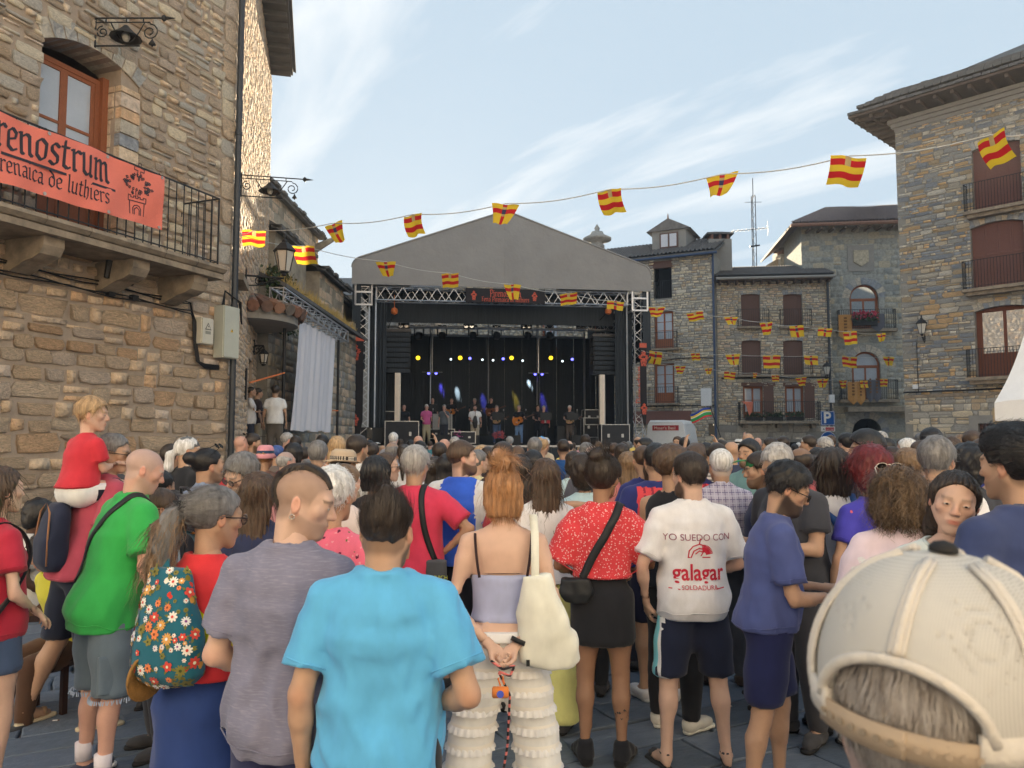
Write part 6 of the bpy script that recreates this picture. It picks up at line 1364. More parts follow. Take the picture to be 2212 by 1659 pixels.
def head_colors(V,kind,hair_c,skin,beard=0,buzz=0,lips=1.,brow=1.,seed=0):
 """multipliers on the skin colour: lips, brows, stubble, cropped hair, warm ears and nose"""
 C=np.ones((len(V),3),np.float32);x,y,z=V[:,0],V[:,1],V[:,2];sk=np.array(SKIN[skin]);hc=np.array(HAIR[hair_c])/sk
 def blend(w,c):C[:]=C*(1-w[:,None])+w[:,None]*np.asarray(c)
 ss=lambda a,b,t:np.clip((t-a)/(b-a),0,1)**2*(3-2*np.clip((t-a)/(b-a),0,1))
 ear=(np.abs(x)>.0775)&(np.abs(y+.012)<.03)&(np.abs(z+.004)<.04);blend(ear*.6,(1.12,.78,.74));blend(ss(.095,.112,y)*(np.abs(z+.015)<.03)*.5,(1.08,.82,.78));blend(np.exp(-((np.abs(x)-.045)**2+(z+.02)**2)/.0005)*(y>.04)*.35,(1.05,.8,.78))
 blend(np.exp(-(x/.022)**4-((z+.06)/.010)**4)*(y>.07)*lips,(.9,.52,.5))
 if beard:
  hl=np.interp(y,[-.03,0,.03,.06,.1],[-.03,-.02,-.035,-.045,-.04]);w=ss(0,.012,hl-z)*ss(-.03,-.005,y)*(z>-.135)*(1-np.exp(-(x/.02)**4-((z+.06)/.008)**4));blend(w*beard,hc*1.3+.05)
 if brow:blend(np.exp(-((z-.027-.1*(.03-np.abs(np.abs(x)-.032)))/.0052)**2)*(np.abs(np.abs(x)-.033)<.02)*(y>.05)*brow*.85,hc*1.2+.06)
 blend(np.exp(-((z-.0045)/.0035)**2)*(np.abs(np.abs(x)-.032)<.014)*(y>.07)*.45,(.5,.4,.38))
 if buzz:
  zl=np.interp(y,HAIRLINE[0],HAIRLINE[1]);w=ss(-.020,.012,z-zl)*(~ear);blend(w*buzz,hc*1.0+.12)
 n=waves(seed,30,4)(x,y,z);C*=(1+.05*n)[:,None]
 return C
def eyes(par,M4,root_name='eye'):
 for sx in(-1,1):
  V,Q=EYE_ME[0];m=M4@Matrix.Translation((sx*.032,.0845,.006))
  o=link('eye',EYE_ME[1],par);o.matrix_basis=m
def _eye():
 mb=MB();prof=[]
 n=12;
 mb.lathe([(.0115*math.sin(t),.0068*-math.cos(t))for t in np.linspace(.05,math.pi-.05,9)],(0,0,0),n)
 V=np.vstack(mb.V);V=np.c_[V[:,0],V[:,2],V[:,1]*.38];m2=MB();V2=[(.0055*math.cos(a),.0070,.0038*math.sin(a))for a in np.linspace(0,2*math.pi,10,endpoint=False)]
 F=[tuple(reversed(f))for f in mb.F];k=len(V);V=np.vstack([V,V2]);F.append(tuple(k+i for i in range(10))[::-1]);return new_mesh('eye',V,F,[M_EYE,M_IRIS],[0]*(len(F)-1)+[1],True)
EYE_ME=((None,None),_eye())
# ---- hair
def hair_sdf(style,h,seed=0,t=.014,L=.3,fem=0.,knot=(0,-.105,.06),line=None,amp=None):
 big={'long':(-.14,-.2,-.16-L),'pony':(-.14,-.26,-.16-L)}.get(style,(-.17,-.2,-.2));hi=(.17,.17,.24)
 S_=SDF((-.15 if style!='afro' else-.19,big[1],big[2]),(.15 if style!='afro' else .19,hi[1],hi[2]),h);r0=np.array([.0755,.096,.081])
 if style in('short','crop'):
  S_.ell((0,-.014,.036+t*.3),r0+t*np.array([.8,.9,1.1]),.01);a=.006 if style=='short' else .002
  S_.disp(lambda X,Y,Z:a*waves(seed,75,6)(X,Y,Z))
 elif style=='quiff':
  S_.ell((0,-.014,.036+t*.3),r0+t*.8,.01);S_.ell((0,.035,.115),(.058,.055,.03),.03);S_.disp(lambda X,Y,Z:.007*waves(seed,70,6)(X,Y,Z))
 elif style in('curly','afro'):
  S_.ell((0,-.018,.04+t*.3),r0+t,.01)
  if style=='afro':S_.ell((0,-.05,-.03),(.085+t*.5,.07,.09),.04)
  S_.disp(lambda X,Y,Z:(.010 if style=='curly' else .016)*waves(seed,80,7)(X,Y,Z))
 elif style=='long':
  S_.ell((0,-.014,.036),r0+t,.01);ww=.078+t*.8
  S_.loft([(-.11-L,.045,.018,0,-.085),(-.11-L*.6,.075,.032,0,-.088),(-.12,ww,.042,0,-.07),(-.03,ww,.062,0,-.045),(.04,ww-.004,.08,0,-.025)],.03,2.2)
  S_.disp(lambda X,Y,Z:.005*np.sin(np.arctan2(Y+.02,X)*26+2*waves(seed,14,4)(X,Y,Z))+.005*waves(seed+1,40,5,(1,1,.4))(X,Y,Z))
 elif style=='bob':
  S_.ell((0,-.014,.036),r0+t,.01);ww=.08+t;S_.loft([(-.08-L*.3,ww*.8,.05,0,-.045),(-.06,ww,.068,0,-.035),(.03,ww,.085,0,-.02)],.03,2.2);S_.disp(lambda X,Y,Z:.005*np.sin(np.arctan2(Y+.02,X)*22+2*waves(seed,14,4)(X,Y,Z))+.005*waves(seed+1,50,5,(1,1,.5))(X,Y,Z))
 elif style in('pony','bun','tight'):
  S_.ell((0,-.014,.036),r0+t*.55,.01)
  if style=='pony':
   k=np.array(knot);S_.chain([k,k+(0,-.045,-.03),k+(0,-.055,-.14),k+(.0,-.035,-L)],[.022,.036,.042,.014],.02)
  if style=='bun':S_.ell(np.array(knot)+(0,-.02,.01),(.05,.045,.045),.015)
  S_.disp(lambda X,Y,Z:.004*waves(seed,70,6,(1,1,.5))(X,Y,Z))
 elif style=='fringe': # horseshoe of hair round a bald crown
  S_.ell((0,-.016,.02),r0*np.array([1,1,.95])+t*.7,.01);S_.cut((0,-.03,.062),(0,.25,1));S_.disp(lambda X,Y,Z:.004*waves(seed,75,6)(X,Y,Z))
 HL=line or HAIRLINE
 if style in('long','bob','afro'): # open only at the face
  def face(X,Y,Z):
   zl=np.interp(Y.ravel(),[-.2,-.03,0.0,.02,.045,.075,.13],[-9,-9,-.9,-.02 if style!='long' else .0,.045,.074,.084])[None,:,None];return np.maximum(zl+.016*np.exp(-(X/.04)**2)-.012*(np.abs(X)>.03)*0-Z,-.3)
  g=face(S_.ax[0][:,None,None],S_.ax[1][None,:,None],S_.ax[2][None,None,:]);S_.F=np.maximum(S_.F,np.broadcast_to(g,S_.F.shape).astype(np.float32))
 else:
  zl=np.interp(S_.ax[1],HL[0],HL[1])[None,:,None]+.006*waves(seed+2,130,5)(S_.ax[0][:,None,None],S_.ax[1][None,:,None],0);g=zl+(.014*np.exp(-(S_.ax[0][:,None,None]/.035)**2)-.008)*(S_.ax[1][None,:,None]>.05)-S_.ax[2][None,None,:]
  if style in('pony','bun'): # leave the gathered hair free of the hairline cut
   tail=(S_.ax[1][None,:,None]<-.085)
   g=np.where(tail,-.3,g)
  S_.F=np.maximum(S_.F,np.broadcast_to(g,S_.F.shape).astype(np.float32))
 return S_
def strands(V,Q,n,flow,seg=5,ln=.08,w=.0012,seed=0,lift=.012,curl=.0,cf=60.,zmin=None,pick=None):
 """ribbon strands growing over a hair solid; flow(p, nrm) gives the combing direction"""
 n=max(8,int(n*.5));seg=min(seg,6);w=w*1.3;rg=np.random.default_rng(seed);a,b,c=V[Q[:,0]],V[Q[:,1]],V[Q[:,2]];nr=np.cross(b-a,c-a);ar=np.linalg.norm(nr,axis=1);ok=ar>1e-12
 if pick is not None:ok&=pick(a)
 id_=np.where(ok)[0];pr=ar[id_]/ar[id_].sum();f=rg.choice(id_,n,p=pr);u=rg.random((n,1));v=rg.random((n,1));p=a[f]+u*(b[f]-a[f])+v*(V[Q[f,3]]-a[f]);nn=nr[f]/ar[f][:,None]
 step=ln/seg*rg.uniform(.6,1.3,(n,1));pts=[p-nn*.002];d=flow(p,nn);ph=rg.uniform(0,6.28,n);dirs=[]
 cur=p.copy();out=nn.copy()
 for i in range(seg):
  d=flow(cur,out);d=d-out*(d*out).sum(1,keepdims=True)*.9;d/=np.linalg.norm(d,axis=1,keepdims=True)+1e-9
  side=np.cross(d,out);d=d+side*(rg.normal(0,.18,(n,1))+curl*np.sin(ph+cf*step[:,0]*i)[:,None])+out*(lift*(1 if i<2 else-.4)+curl*.7*np.cos(ph+cf*step[:,0]*i)[:,None]);d/=np.linalg.norm(d,axis=1,keepdims=True)+1e-9
  cur=cur+d*step;pts.append(cur.copy());dirs.append(side)
 dirs.append(dirs[-1]);VV=[];
 for i,(q,s)in enumerate(zip(pts,dirs)):
  s=s/(np.linalg.norm(s,axis=1,keepdims=True)+1e-9);ww=w*(1-.75*i/seg);VV+=[q-s*ww,q+s*ww]
 VV=np.stack(VV,1).reshape(-1,3);k=2*(seg+1);base=np.arange(n)[:,None]*k;F=[]
 for i in range(seg):F.append(np.stack([base[:,0]+2*i,base[:,0]+2*i+1,base[:,0]+2*i+3,base[:,0]+2*i+2],1))
 return VV,np.vstack(F)
def flow_down(crown=(0,-.05,.13),g=.55):
 c=np.array(crown)
 def f(p,n):r=p-c;r=r/(np.linalg.norm(r,axis=1,keepdims=True)+1e-9);return r+np.array([0,0,-g])
 return f
def flow_to(pt,g=0.):
 c=np.array(pt)
 def f(p,n):r=c-p;r=r/(np.linalg.norm(r,axis=1,keepdims=True)+1e-9);return r+np.array([0,0,-g])
 return f
 # ---- hands: local frame, wrist at origin, fingers along -z, palm faces +y, thumb on side tx (+1/-1)
def hand_mesh(h,curl=.35,tx=1,grip=False):
 S_=SDF((-.08,-.09,-.21),(.08,.1,.045),h);S_.cap((0,0,.04),(0,0,-.01),.026,.025,.01,(1.05,.8,1));S_.ell((0,.002,-.05),(.038,.015,.05),.014)
 for i,(x,l,r)in enumerate(((.03,.068,.0085),(.0105,.078,.009),(-.0105,.072,.0087),(-.029,.056,.0078))):
  x*=tx;p=np.array([x*.95,.0,-.085]);a=curl*(1+.1*i)+(.5 if grip else 0);d=0.;seg=[l*.45,l*.32,l*.25];pts=[p]
  for j in range(3):d+=a*(.6 if j==0 else 1.);p=p+np.array([x*.08*seg[j]/.03,math.sin(d)*seg[j],-math.cos(d)*seg[j]]);pts.append(p)
  S_.chain(pts,[r*1.05,r,r*.93,r*.8],.006)
 S_.chain([(tx*.022,.006,-.022),(tx*.043,.018,-.05),(tx*.046,.03,-.078),(tx*.04,.038,-.098)],[.014,.0115,.0098,.008],.01)
 return S_.mesh()
HAND_C={}
def hand_cached(h,curl,tx,grip):
 k=(round(h,4),curl,tx,grip)
 if k not in HAND_C:HAND_C[k]=hand_mesh(h,curl,tx,grip)
 return HAND_C[k]
 # ---- whole person
ARMS={'down':((.24,-.03,1.125),(.25,.04,.88)),'front':((.235,-.02,1.12),(.16,.2,1.06)),'up':((.27,.12,1.5),(.2,.22,1.74)),'hip':((.40,-.07,1.2),(.20,.02,1.04)),'behind':((.25,-.10,1.14),(.05,-.19,.95)),'phone':((.22,.06,1.13),(.13,.27,1.17)),'cross':((.23,.05,1.14),(-.02,.2,1.13)),'face':((.22,.14,1.18),(.09,.2,1.42)),'shoulder':((.34,.06,1.40),(.56,.06,1.40)),'guitar_r':((.27,-.02,1.17),(.1,.2,1.03)),'guitar_l':((.27,.06,1.15),(.33,.25,1.15)),'bag':((.22,-.04,1.14),(.17,.12,1.0))}
TORSO={'m':[(.84,.13,.095,0,-.01),(.90,.155,.11,0,-.02),(.97,.160,.115,0,-.012),(1.06,.140,.1,0,.0),(1.18,.146,.104,0,-.004),(1.30,.158,.11,0,-.012),(1.375,.150,.098,0,-.018),(1.425,.112,.078,0,-.02),(1.47,.06,.055,0,-.014)],
'f':[(.84,.135,.1,0,-.01),(.90,.165,.118,0,-.025),(.97,.163,.118,0,-.015),(1.07,.126,.094,0,.0),(1.18,.128,.098,0,.0),(1.29,.136,.106,0,.002),(1.375,.130,.09,0,-.015),(1.425,.1,.07,0,-.018),(1.47,.052,.05,0,-.012)]}
LOD={'hi':dict(body=.0165,cloth=.012,low=.019,head=.0048,hair=.0065,hand=.0052,shoe=.011,eyes=True),'hi2':dict(body=.029,cloth=.018,low=.029,head=.0068,hair=.0092,hand=.0085,shoe=.017,eyes=True),'mid':dict(body=.036,cloth=.025,low=.044,head=.0102,hair=.0122,hand=.014,shoe=.026,eyes=True),'low':dict(body=.05,cloth=.034,low=.055,head=.0140,hair=.0160,hand=.019,shoe=.034,eyes=False)}
HI=('hi','hi2')
def join(parts):
 V,F,C=[],[],[];n=0
 for v,q,c in parts:V.append(v);F.append(q+n);C.append(np.ones((len(v),3))if c is None else c);n+=len(v)
 return np.vstack(V),np.vstack(F),np.vstack(C)
class Human:
 """geometry of one figure in its own frame (faces +y, feet on z=0)"""
 def __init__(s,H=1.72,g='m',lod='mid',build=1.,lean=0.,head=(0,0,0),arms=('down','down'),legs=None,skin='tan',hair='short',hc='dark',beard=0,buzz=0,seed=0,sit=False,belly=0.,stance=.1,turn=0.,fem=None,hairargs=None,neck_fwd=0.,hands=('r','r'),hcurl=.4,nl=1.):
  s.__dict__.update({k:v for k,v in locals().items()if k!='s'});s.k=H/1.75;s.l=LOD[lod];s.fem=(1. if g=='f' else 0.)if fem is None else fem;k=s.k
  s.tors=[(z*k,w*k*build*(1.03 if 1.2<z<1.42 else 1),d*k*(build+(belly if 1.0<z<1.25 else belly*.4)),s.lx(z),cy*k+s.ly(z)+(belly*.05 if 1.0<z<1.25 else 0))for z,w,d,cx,cy in TORSO['f' if g=='f' else 'm']]
  s.sh=[np.array([sx*(.170 if g!='f' else .148)*k*build,-.012*k+s.ly(1.41),1.392*k])+np.array([s.lx(1.41),0,0])for sx in(-1,1)]
  s.N=np.array([s.lx(1.47),-.012*k+s.ly(1.47),1.455*k]);yaw,pitch,roll=head;s.R=rot(yaw,pitch,roll)
  hk=k*(1.0 if g!='c' else 1.35);hk=s.hk=.235/.235*(.5+.5*k)if g!='c' else k*1.42
  s.HC=s.N+rot(yaw*.3,pitch*.55,roll*.6)@np.array([0,.022+neck_fwd,.172*nl])*hk
  s.el=[];s.wr=[]
  for i,sx in enumerate((-1,1)):
   a=arms[i];e,w=ARMS[a]if isinstance(a,str)else a
   e=np.array(e,float)*(sx if isinstance(a,str)else 1,1,1)*k;w=np.array(w,float)*(sx if isinstance(a,str)else 1,1,1)*k
   if isinstance(a,str):e=e+(sx*(build-1)*.15,s.ly(e[2]/k),0);w=w+(sx*(build-1)*.12,s.ly(w[2]/k),0)
   s.el.append(e);s.wr.append(w)
  st=stance
  s.legs_=legs or[[(sx*.085,-.01,.90),(sx*(.075+st*.3),.012,.49),(sx*(.06+st*.5),-.03,.085)]for sx in(-1,1)]
  s.legs_=[[np.array(p)*k for p in L]for L in s.legs_];s.toe=[np.array([sx*.05,.15,0])*k for sx in(-1,1)]
 def ly(s,z):return math.sin(math.radians(s.lean))*max(0,z-.9)*s.k if not s.sit else math.sin(math.radians(s.lean))*max(0,z-.9)*s.k
 def lx(s,z):return 0.
 def head_T(s):
  M=Matrix.Identity(4);
  for i in range(3):
   for j in range(3):M[i][j]=s.R[i,j]*s.hk
   M[i][3]=s.HC[i]
  return M
 def body(s):
  k,h=s.k,s.l['body'];b=s.build;parts=[];cm=.85 if s.g=='f' else 1.
  P=np.vstack([s.sh[0],s.sh[1],*s.el,*s.wr,*[p for L in s.legs_ for p in L],[0,0,0],s.N]);lo=P.min(0)-.16;hi=P.max(0)+.16;lo[2]=-.01 if not s.sit else min(lo[2],-.01);hi[2]=max(s.N[2]+.06,hi[2]);hi[1]+=.14
  B=SDF(lo,hi,h);B.loft(s.tors,.03);
  for i in range(2):
   S0,E,Wr=s.sh[i],s.el[i],s.wr[i];B.cap((s.N[0]+np.sign(S0[0])*.03*k,s.N[1]-.012*k,s.N[2]+.006*k),S0+(0,0,.004*k),.032*k,.042*k*cm*b,.04);B.cap(S0,S0+(E-S0)*.35,.050*k*cm*b,.047*k*cm*b,.03);B.chain([S0,E],[.048*k*cm*b,.038*k*cm],.03);m=E+(Wr-E)*.3;B.chain([E,m,Wr],[.037*k*cm,.039*k*cm,.0255*k*cm],.02)
   Hp,K,A=s.legs_[i];lb=b*(1.04 if s.g=='f' else 1);B.chain([Hp,Hp+(K-Hp)*.5,K],[.086*k*lb,.072*k*lb,.052*k*lb],.03);cf=K+(A-K)*.3+np.array([0,-.012*k,0]);B.chain([K,cf,K+(A-K)*.7,A],[.05*k*lb,.054*k*lb,.037*k,.034*k],.02)
   if not s.sit or True:
    t=s.toe[i];B.chain([A+(0,0,-.01*k),A+t*.45+(0,0,-.035*k),A+t+(0,0,-.055*k)],[.036*k,.036*k,.026*k],.02,(1.1,1,.9));B.cap(A+(0,-.025*k,-.05*k),A+(0,0,-.04*k),.03*k,.03*k,.02)
  B.cap(s.N-(0,0,.06*k),s.N+(s.HC-s.N)*.35,.054*k,.044*k*(1-.15*s.fem),.04)
  V,Q=B.mesh(1 if s.lod in HI else 0);C=np.ones((len(V),3))
  for E in s.el:w=np.exp(-((V-(E+(0,-.03*k,0)))**2).sum(1)/.0012)[:,None]*.35;C=C*(1-w)+w*np.array([1.05,.72,.68])
  parts.append((V,Q,C))
  n=s.R.T@(s.N-(0,0,.05)-s.HC)/s.hk;hs=head_sdf(s.l['head'],n,s.g,s.fem,1 if s.beard>.6 else 0);V,Q=hs.mesh();C=head_colors(V,0,s.hc,s.skin,s.beard,s.buzz,1. if s.fem else .6,.5 if s.fem else 1.,s.seed);parts.append(((V*s.hk)@s.R.T+s.HC,Q,C))
  for i,sx in enumerate((-1,1)):
   if s.hands[i]is None:continue
   V,Q=hand_cached(s.l['hand'],s.hcurl if s.hands[i]=='r' else .9,-sx,s.hands[i]=='g');d=s.wr[i]-s.el[i];d=d/np.linalg.norm(d);z=-d;pal=np.array([-sx*.8,.3,0])if abs(d[2])>.6 else np.array([-sx*.3,0,-1. if s.hands[i]!='g' else .2])
   if isinstance(s.hands[i],(tuple,list)):pal=np.array(s.hands[i],float)
   x=np.cross(pal,z);x/=np.linalg.norm(x);y=np.cross(z,x);Rm=np.stack([x,y,z],1);kk=k*(1 if s.g!='f' else .9);parts.append(((V*kk)@Rm.T+s.wr[i],Q,None))
  return join(parts)
 def shirt(s,sleeve=.62,hem=.88,ease=.018,neck=.055,wr=.009,tank=False,loose=0.,vneck=0.,collar=False,flare=0.,top=None,puff=0.):
  k,h=s.k,s.l['cloth'];b=s.build;P=np.vstack([*s.sh,*[S0+(E-S0)*min(1,sleeve)for S0,E in zip(s.sh,s.el)],*([w for w in s.wr]if sleeve>1 else s.el),[0,0,hem*k]]);lo=P.min(0)-.16;hi=P.max(0)+.16;lo[2]=hem*k-.03;lo[1]=min(lo[1],min(r[4]for r in s.tors)-.2);hi[1]=max(hi[1],max(r[4]for r in s.tors)+.24);lo[0]=min(lo[0],-.27*k*b);hi[0]=max(hi[0],.27*k*b)
  G=SDF(lo,hi,h);rows=[]
  hipw=max(r[1]for r in s.tors if r[0]<1.0*k);chest=max(r[1]for r in s.tors if r[0]>1.2*k)
  zz=np.array([r[0]for r in s.tors])
  for z in np.unique(np.r_[hem*k-.02,np.linspace(hem*k,1.475*k,10),zz[zz>hem*k]]):
   w,d,cx,cy=[np.interp(z,zz,[r[i]for r in s.tors])for i in(1,2,3,4)]
   if z<1.32*k:w=w+(max(w,chest-.012*k+loose)-w)*(.6 if s.g=='m' or loose else .3)+flare*(1.32*k-z);d=d+(.004+loose*.6)*(1 if s.g=='m' else .6)+flare*.7*(1.32*k-z)
   if z<zz[0]:cy=s.tors[0][4]
   rows.append((z,w+(.010 if z<1.1*k else 0),d+(.012 if z<1.1*k else 0),cx,cy))
  G.loft(rows,.02,2.35,ease*.75)
  for i in range(2):
   S0,E,Wr=s.sh[i],s.el[i],s.wr[i]
   G.cap((s.N[0]+np.sign(S0[0])*.035*k,s.N[1]-.012*k,s.N[2]+.004*k),S0+(0,0,.005*k)-(S0-s.N)*(0 if not tank else .25)*(1,0,0),.036*k+ease*.6,(.046 if s.g=='m' else .041)*k*b+ease*(.6 if not tank else .3),.035)
   if tank:continue
   f=min(sleeve,1.);e=S0+(E-S0)*(f+.12);r0=(.054 if s.g=='m' else .048)*k*b+ease*.55
   A_=SDF.__new__(SDF);A_.lo,A_.h,A_.ax=G.lo,G.h,G.ax;A_.F=np.full(G.F.shape,.3,np.float32)
   A_.chain([S0,S0+(E-S0)*.3,e],[r0,r0+.003+puff,r0+.006+loose*.35+puff*.7],.02)
   if sleeve>1:A_.chain([E,E+(Wr-E)*(sleeve-1+.1)],[r0-.004+puff*.7,r0-.014],.03)
   dd=(E-S0)if sleeve<=1 else(Wr-E);c=S0+(E-S0)*f if sleeve<=1 else E+(Wr-E)*(sleeve-1);A_.cut(c,dd)
   hh=np.clip(.5+.5*(G.F-A_.F)/.014,0,1);G.F=G.F+(A_.F-G.F)*hh-.014*hh*(1-hh)
   # fabric folds
  amp=wr*k;fo=waves(s.seed+3,15,5,(1.3,1.3,.6));fd=waves(s.seed+9,26,4,(.9,.9,1.1));kz=k
  G.disp(lambda X,Y,Z:amp*((1.7*np.abs(fo(X,Y,Z))-.7)*np.clip((1.36*kz-Z)/(.3*kz),.2,1.2)+(.8*np.abs(fd(X,Y,Z))-.35)))
  G.cut((0,0,hem*k),(0,0,-1))
  n=s.N+np.array([0,.014,.034*k]);G.ell(n,(neck*k*(1.15 if s.g=='m' else 1.2),neck*k*1.08,.05*k),.006,None,'s')
  if vneck:G.ell(s.N+np.array([0,.06*k,-.02]),(.05*k,.07*k,vneck),.01,None,'s')
  if collar:
   for a in np.linspace(0,2*math.pi,14):pass
   t=s.N+np.array([0,.005,.018*k]);ring=[(t[0]+.062*k*math.cos(a),t[1]+.056*k*math.sin(a),t[2]+.012*k-.02*k*math.sin(a))for a in np.linspace(math.radians(125),math.radians(415),12)]
   for p,q in zip(ring,ring[1:]):G.cap(p,q,.014*k,None,.008,(1,1,1.9))
  if top is not None:G.cut((0,0,top*k),(0,0,1))
  return G.mesh(1 if s.lod in HI else 0)
 def tank(s,top=1.28,hem=.98,ease=.006,wr=.002,crease=.0):
  """strap top: band around the trunk"""
  k,h=s.k,s.l['cloth'];G=SDF((-.27*k*s.build,-.3,hem*k-.03),(.27*k*s.build,.3+s.ly(1.3),top*k+.04),h);G.loft(s.tors,0,2.3,ease);fo=waves(s.seed+3,10,4,(.5,.5,5));G.disp(lambda X,Y,Z:wr*fo(X,Y,Z));G.cut((0,0,hem*k),(0,0,-1));G.cut((0,0,top*k),(0,.15,1));return G.mesh()
 def lower(s,kind='trousers',ease=.012,end=.08,waist=1.0,wide=0.,wr=.004):
  k,h=s.k,s.l['low'];b=s.build;P=np.vstack([p for L in s.legs_ for p in L]);lo=P.min(0)-.2;hi=P.max(0)+.2;hi[2]=max(waist*k,hi[2]if s.sit else 0)+.03;lo[2]=min(end*k-.03,lo[2]+.12)if s.sit else end*k-.03;G=SDF(lo,hi,h);up=waist*k
  rows=[r for r in s.tors if r[0]<=up+.05];G.loft(rows,.02,2.3,min(ease,.006))
  if kind=='skirt':
   w0=np.interp(.9*k,[r[0]for r in s.tors],[r[1]for r in s.tors]);G.loft([(end*k-.02,w0*(1.0+wide)+.01,.115*k*(1+wide),0,-.02),(.7*k,w0+.012+wide*.05,.122*k,0,-.02),(.9*k,w0+.004,.12*k,0,-.02),(.97*k,w0,.118*k,0,-.015)],.03,2.3,ease)
  else:
   for i in range(2):
    Hp,K,A=s.legs_[i];m=Hp+(K-Hp)*.5;r=[.092*k*b+ease,.08*k*b+ease+wide*.3,.062*k*b+ease+wide*.6,.046*k+ease+wide]
    G.chain([Hp,m,K,A],r,.03);cf=K+(A-K)*.32+np.array([0,-.014*k,0]);G.chain([K,cf,K+(A-K)*.72],[r[2],.058*k*b+ease+wide*.7,.048*k+ease+wide*.9],.02)
  fo=waves(s.seed+5,22,6,(1.2,1.2,.5));G.disp(lambda X,Y,Z:wr*fo(X,Y,Z))
  G.cut((0,0,up),(0,0,1))
  if kind=='shorts' and s.sit:pass
  if not s.sit:G.cut((0,0,end*k),(0,0,-1))
  return G.mesh()
 def shoe(s,i,kind='sneaker'):
  k=s.k;A=s.legs_[i][2];t=s.toe[i];h=s.l['shoe'];f=t/np.linalg.norm(t);lo=np.minimum(A,A+t)-.12;hi=np.maximum(A,A+t)+.13;lo[2]=-.012 if not s.sit else lo[2];hi[2]=A[2]+.12;G=SDF(lo,hi,h);g0=A[2]-.085*k
  U=SDF(lo,hi,h);heel=A-f*.035*k;toe=A+t*1.12;z=lambda p,dz:np.array([p[0],p[1],g0+dz*k])
  thick={'sneaker':.03,'sandal':.024,'boot':.055,'flat':.015}[kind]
  U.cap(z(heel,thick*.5),z(toe,thick*.5),.036*k+(.006 if kind=='boot' else 0),.034*k,.01,(1,1,thick/.07));U.cap(z(A+t*.6,thick*.5),z(toe-f*.01,thick*.5),.043*k,.04*k,.02,(1,1,thick/.085))
  V0,Q0=U.mesh()
  if kind=='sandal':
   G.cap(z(A+t*.75,.05),z(A+t*.8,.05),.045*k,None,.01,(1,.3,.62));G.F=np.maximum(G.F,-(G.F+.004-0*G.F))if False else G.F
   R=A-f*.0;G.chain([z(R,.085),z(R+f*.01,.085)],[.045*k,.045*k],.005,(1,1,.3));G.chain([z(A+t*.3,.075),z(A+t*.75,.06)],[.018*k,.012*k],.01)
  else:
   top=.07 if kind!='boot' else .13
   G.chain([z(heel+f*.01,.05),z(A,.07)],[.04*k,.042*k],.03);G.chain([z(A,.06),z(A+t*.55,.055),z(A+t*1.0,.04)],[.043*k,.042*k,.033*k],.03);G.cap(z(heel+f*.012,.05),z(heel+f*.018,top),.038*k,.04*k,.02);G.cap(z(A,.06),z(A,top),.042*k,.043*k,.02);G.cut((0,0,g0+(top+.015)*k),(0,0,1));G.cut((0,0,g0+thick*.5*k),(0,0,-1))
  V1,Q1=G.mesh();return(V1,Q1),(V0,Q0)
def add_mesh(par,name,VQ,m,vcol=None):
 V,Q=VQ[0],VQ[1]
 if len(V)==0:return None
 return link(name,new_mesh(name,V,Q,m,None,True,vcol),par)
def xfm(M,V):M=np.array(M);return V@M[:3,:3].T+M[:3,3]
def place(par,x,d,z=0.,yaw=0.):
 p=at(x,946,d);par.location=(p[0],p[1],z);par.rotation_euler=(0,0,math.radians(yaw))
def glasses(root,hu,dark=True,up=False,rim=M_RUB):
 T=hu.head_T()@(Matrix.Translation((0,-.012,.075))@Matrix.Rotation(math.radians(38),4,'X')if up else Matrix.Identity(4));g=MB()
 for sx in(-1,1):
  ring=[(sx*.033+.024*math.cos(a),.105,.003+.018*math.sin(a))for a in np.linspace(0,2*math.pi,14)];g.tube(ring,.0022,5);g.tube([(sx*.057,.104,.008),(sx*.074,.08,.01),(sx*.08,.0,.008),(sx*.079,-.03,-.006)],.0024,5)
 g.tube([(-.01,.107,.008),(0,.108,.01),(.01,.107,.008)],.0022,5);o=g.build('glasses',rim,root,True,M=T)
 for sx in(-1,1):MB().bar((sx*.033,.1045,.003),(sx*.033,.1055,.003),.0225,14).build('lens',M_LENS if dark else mat('clear_lens',(.7,.74,.78),.05,var=0,trans=.9),o,M=T)
 return o
def cap_hat(root,hu,c,brim=1,c2=None):
 """baseball cap, brim=1 forwards, -1 backwards"""
 h=hu.l['hair'];S_=SDF((-.12,-.23,-.02),(.12,.24,.16),h);S_.ell((0,-.014,.034),(.085,.106,.096),.005);S_.cut((0,0,.040),(0,-.1,-1));V,Q=S_.mesh(1);T=hu.head_T();o=add_mesh(root,'cap',(xfm(T,V),Q),cloth_mat(c))
 B=SDF((-.12,-.23,0),(.12,.24,.1),h*.8);cy=.06 if brim>0 else-.08;B.ell((0,cy+brim*.062,.047),(.078,.085,.05),0);B.ell((0,cy+brim*.062,.039),(.09,.1,.05),0,None,'s');B.cut((0,cy,0),(0,-brim,0));V,Q=B.mesh();add_mesh(o,'brim',(xfm(T,V),Q),cloth_mat(c2 or c));MB().lathe([(.009,0),(.008,.006),(.001,.009)],(0,-.014,.129),8).build('button',cloth_mat(c2 or c),o,True,M=T)
 return o
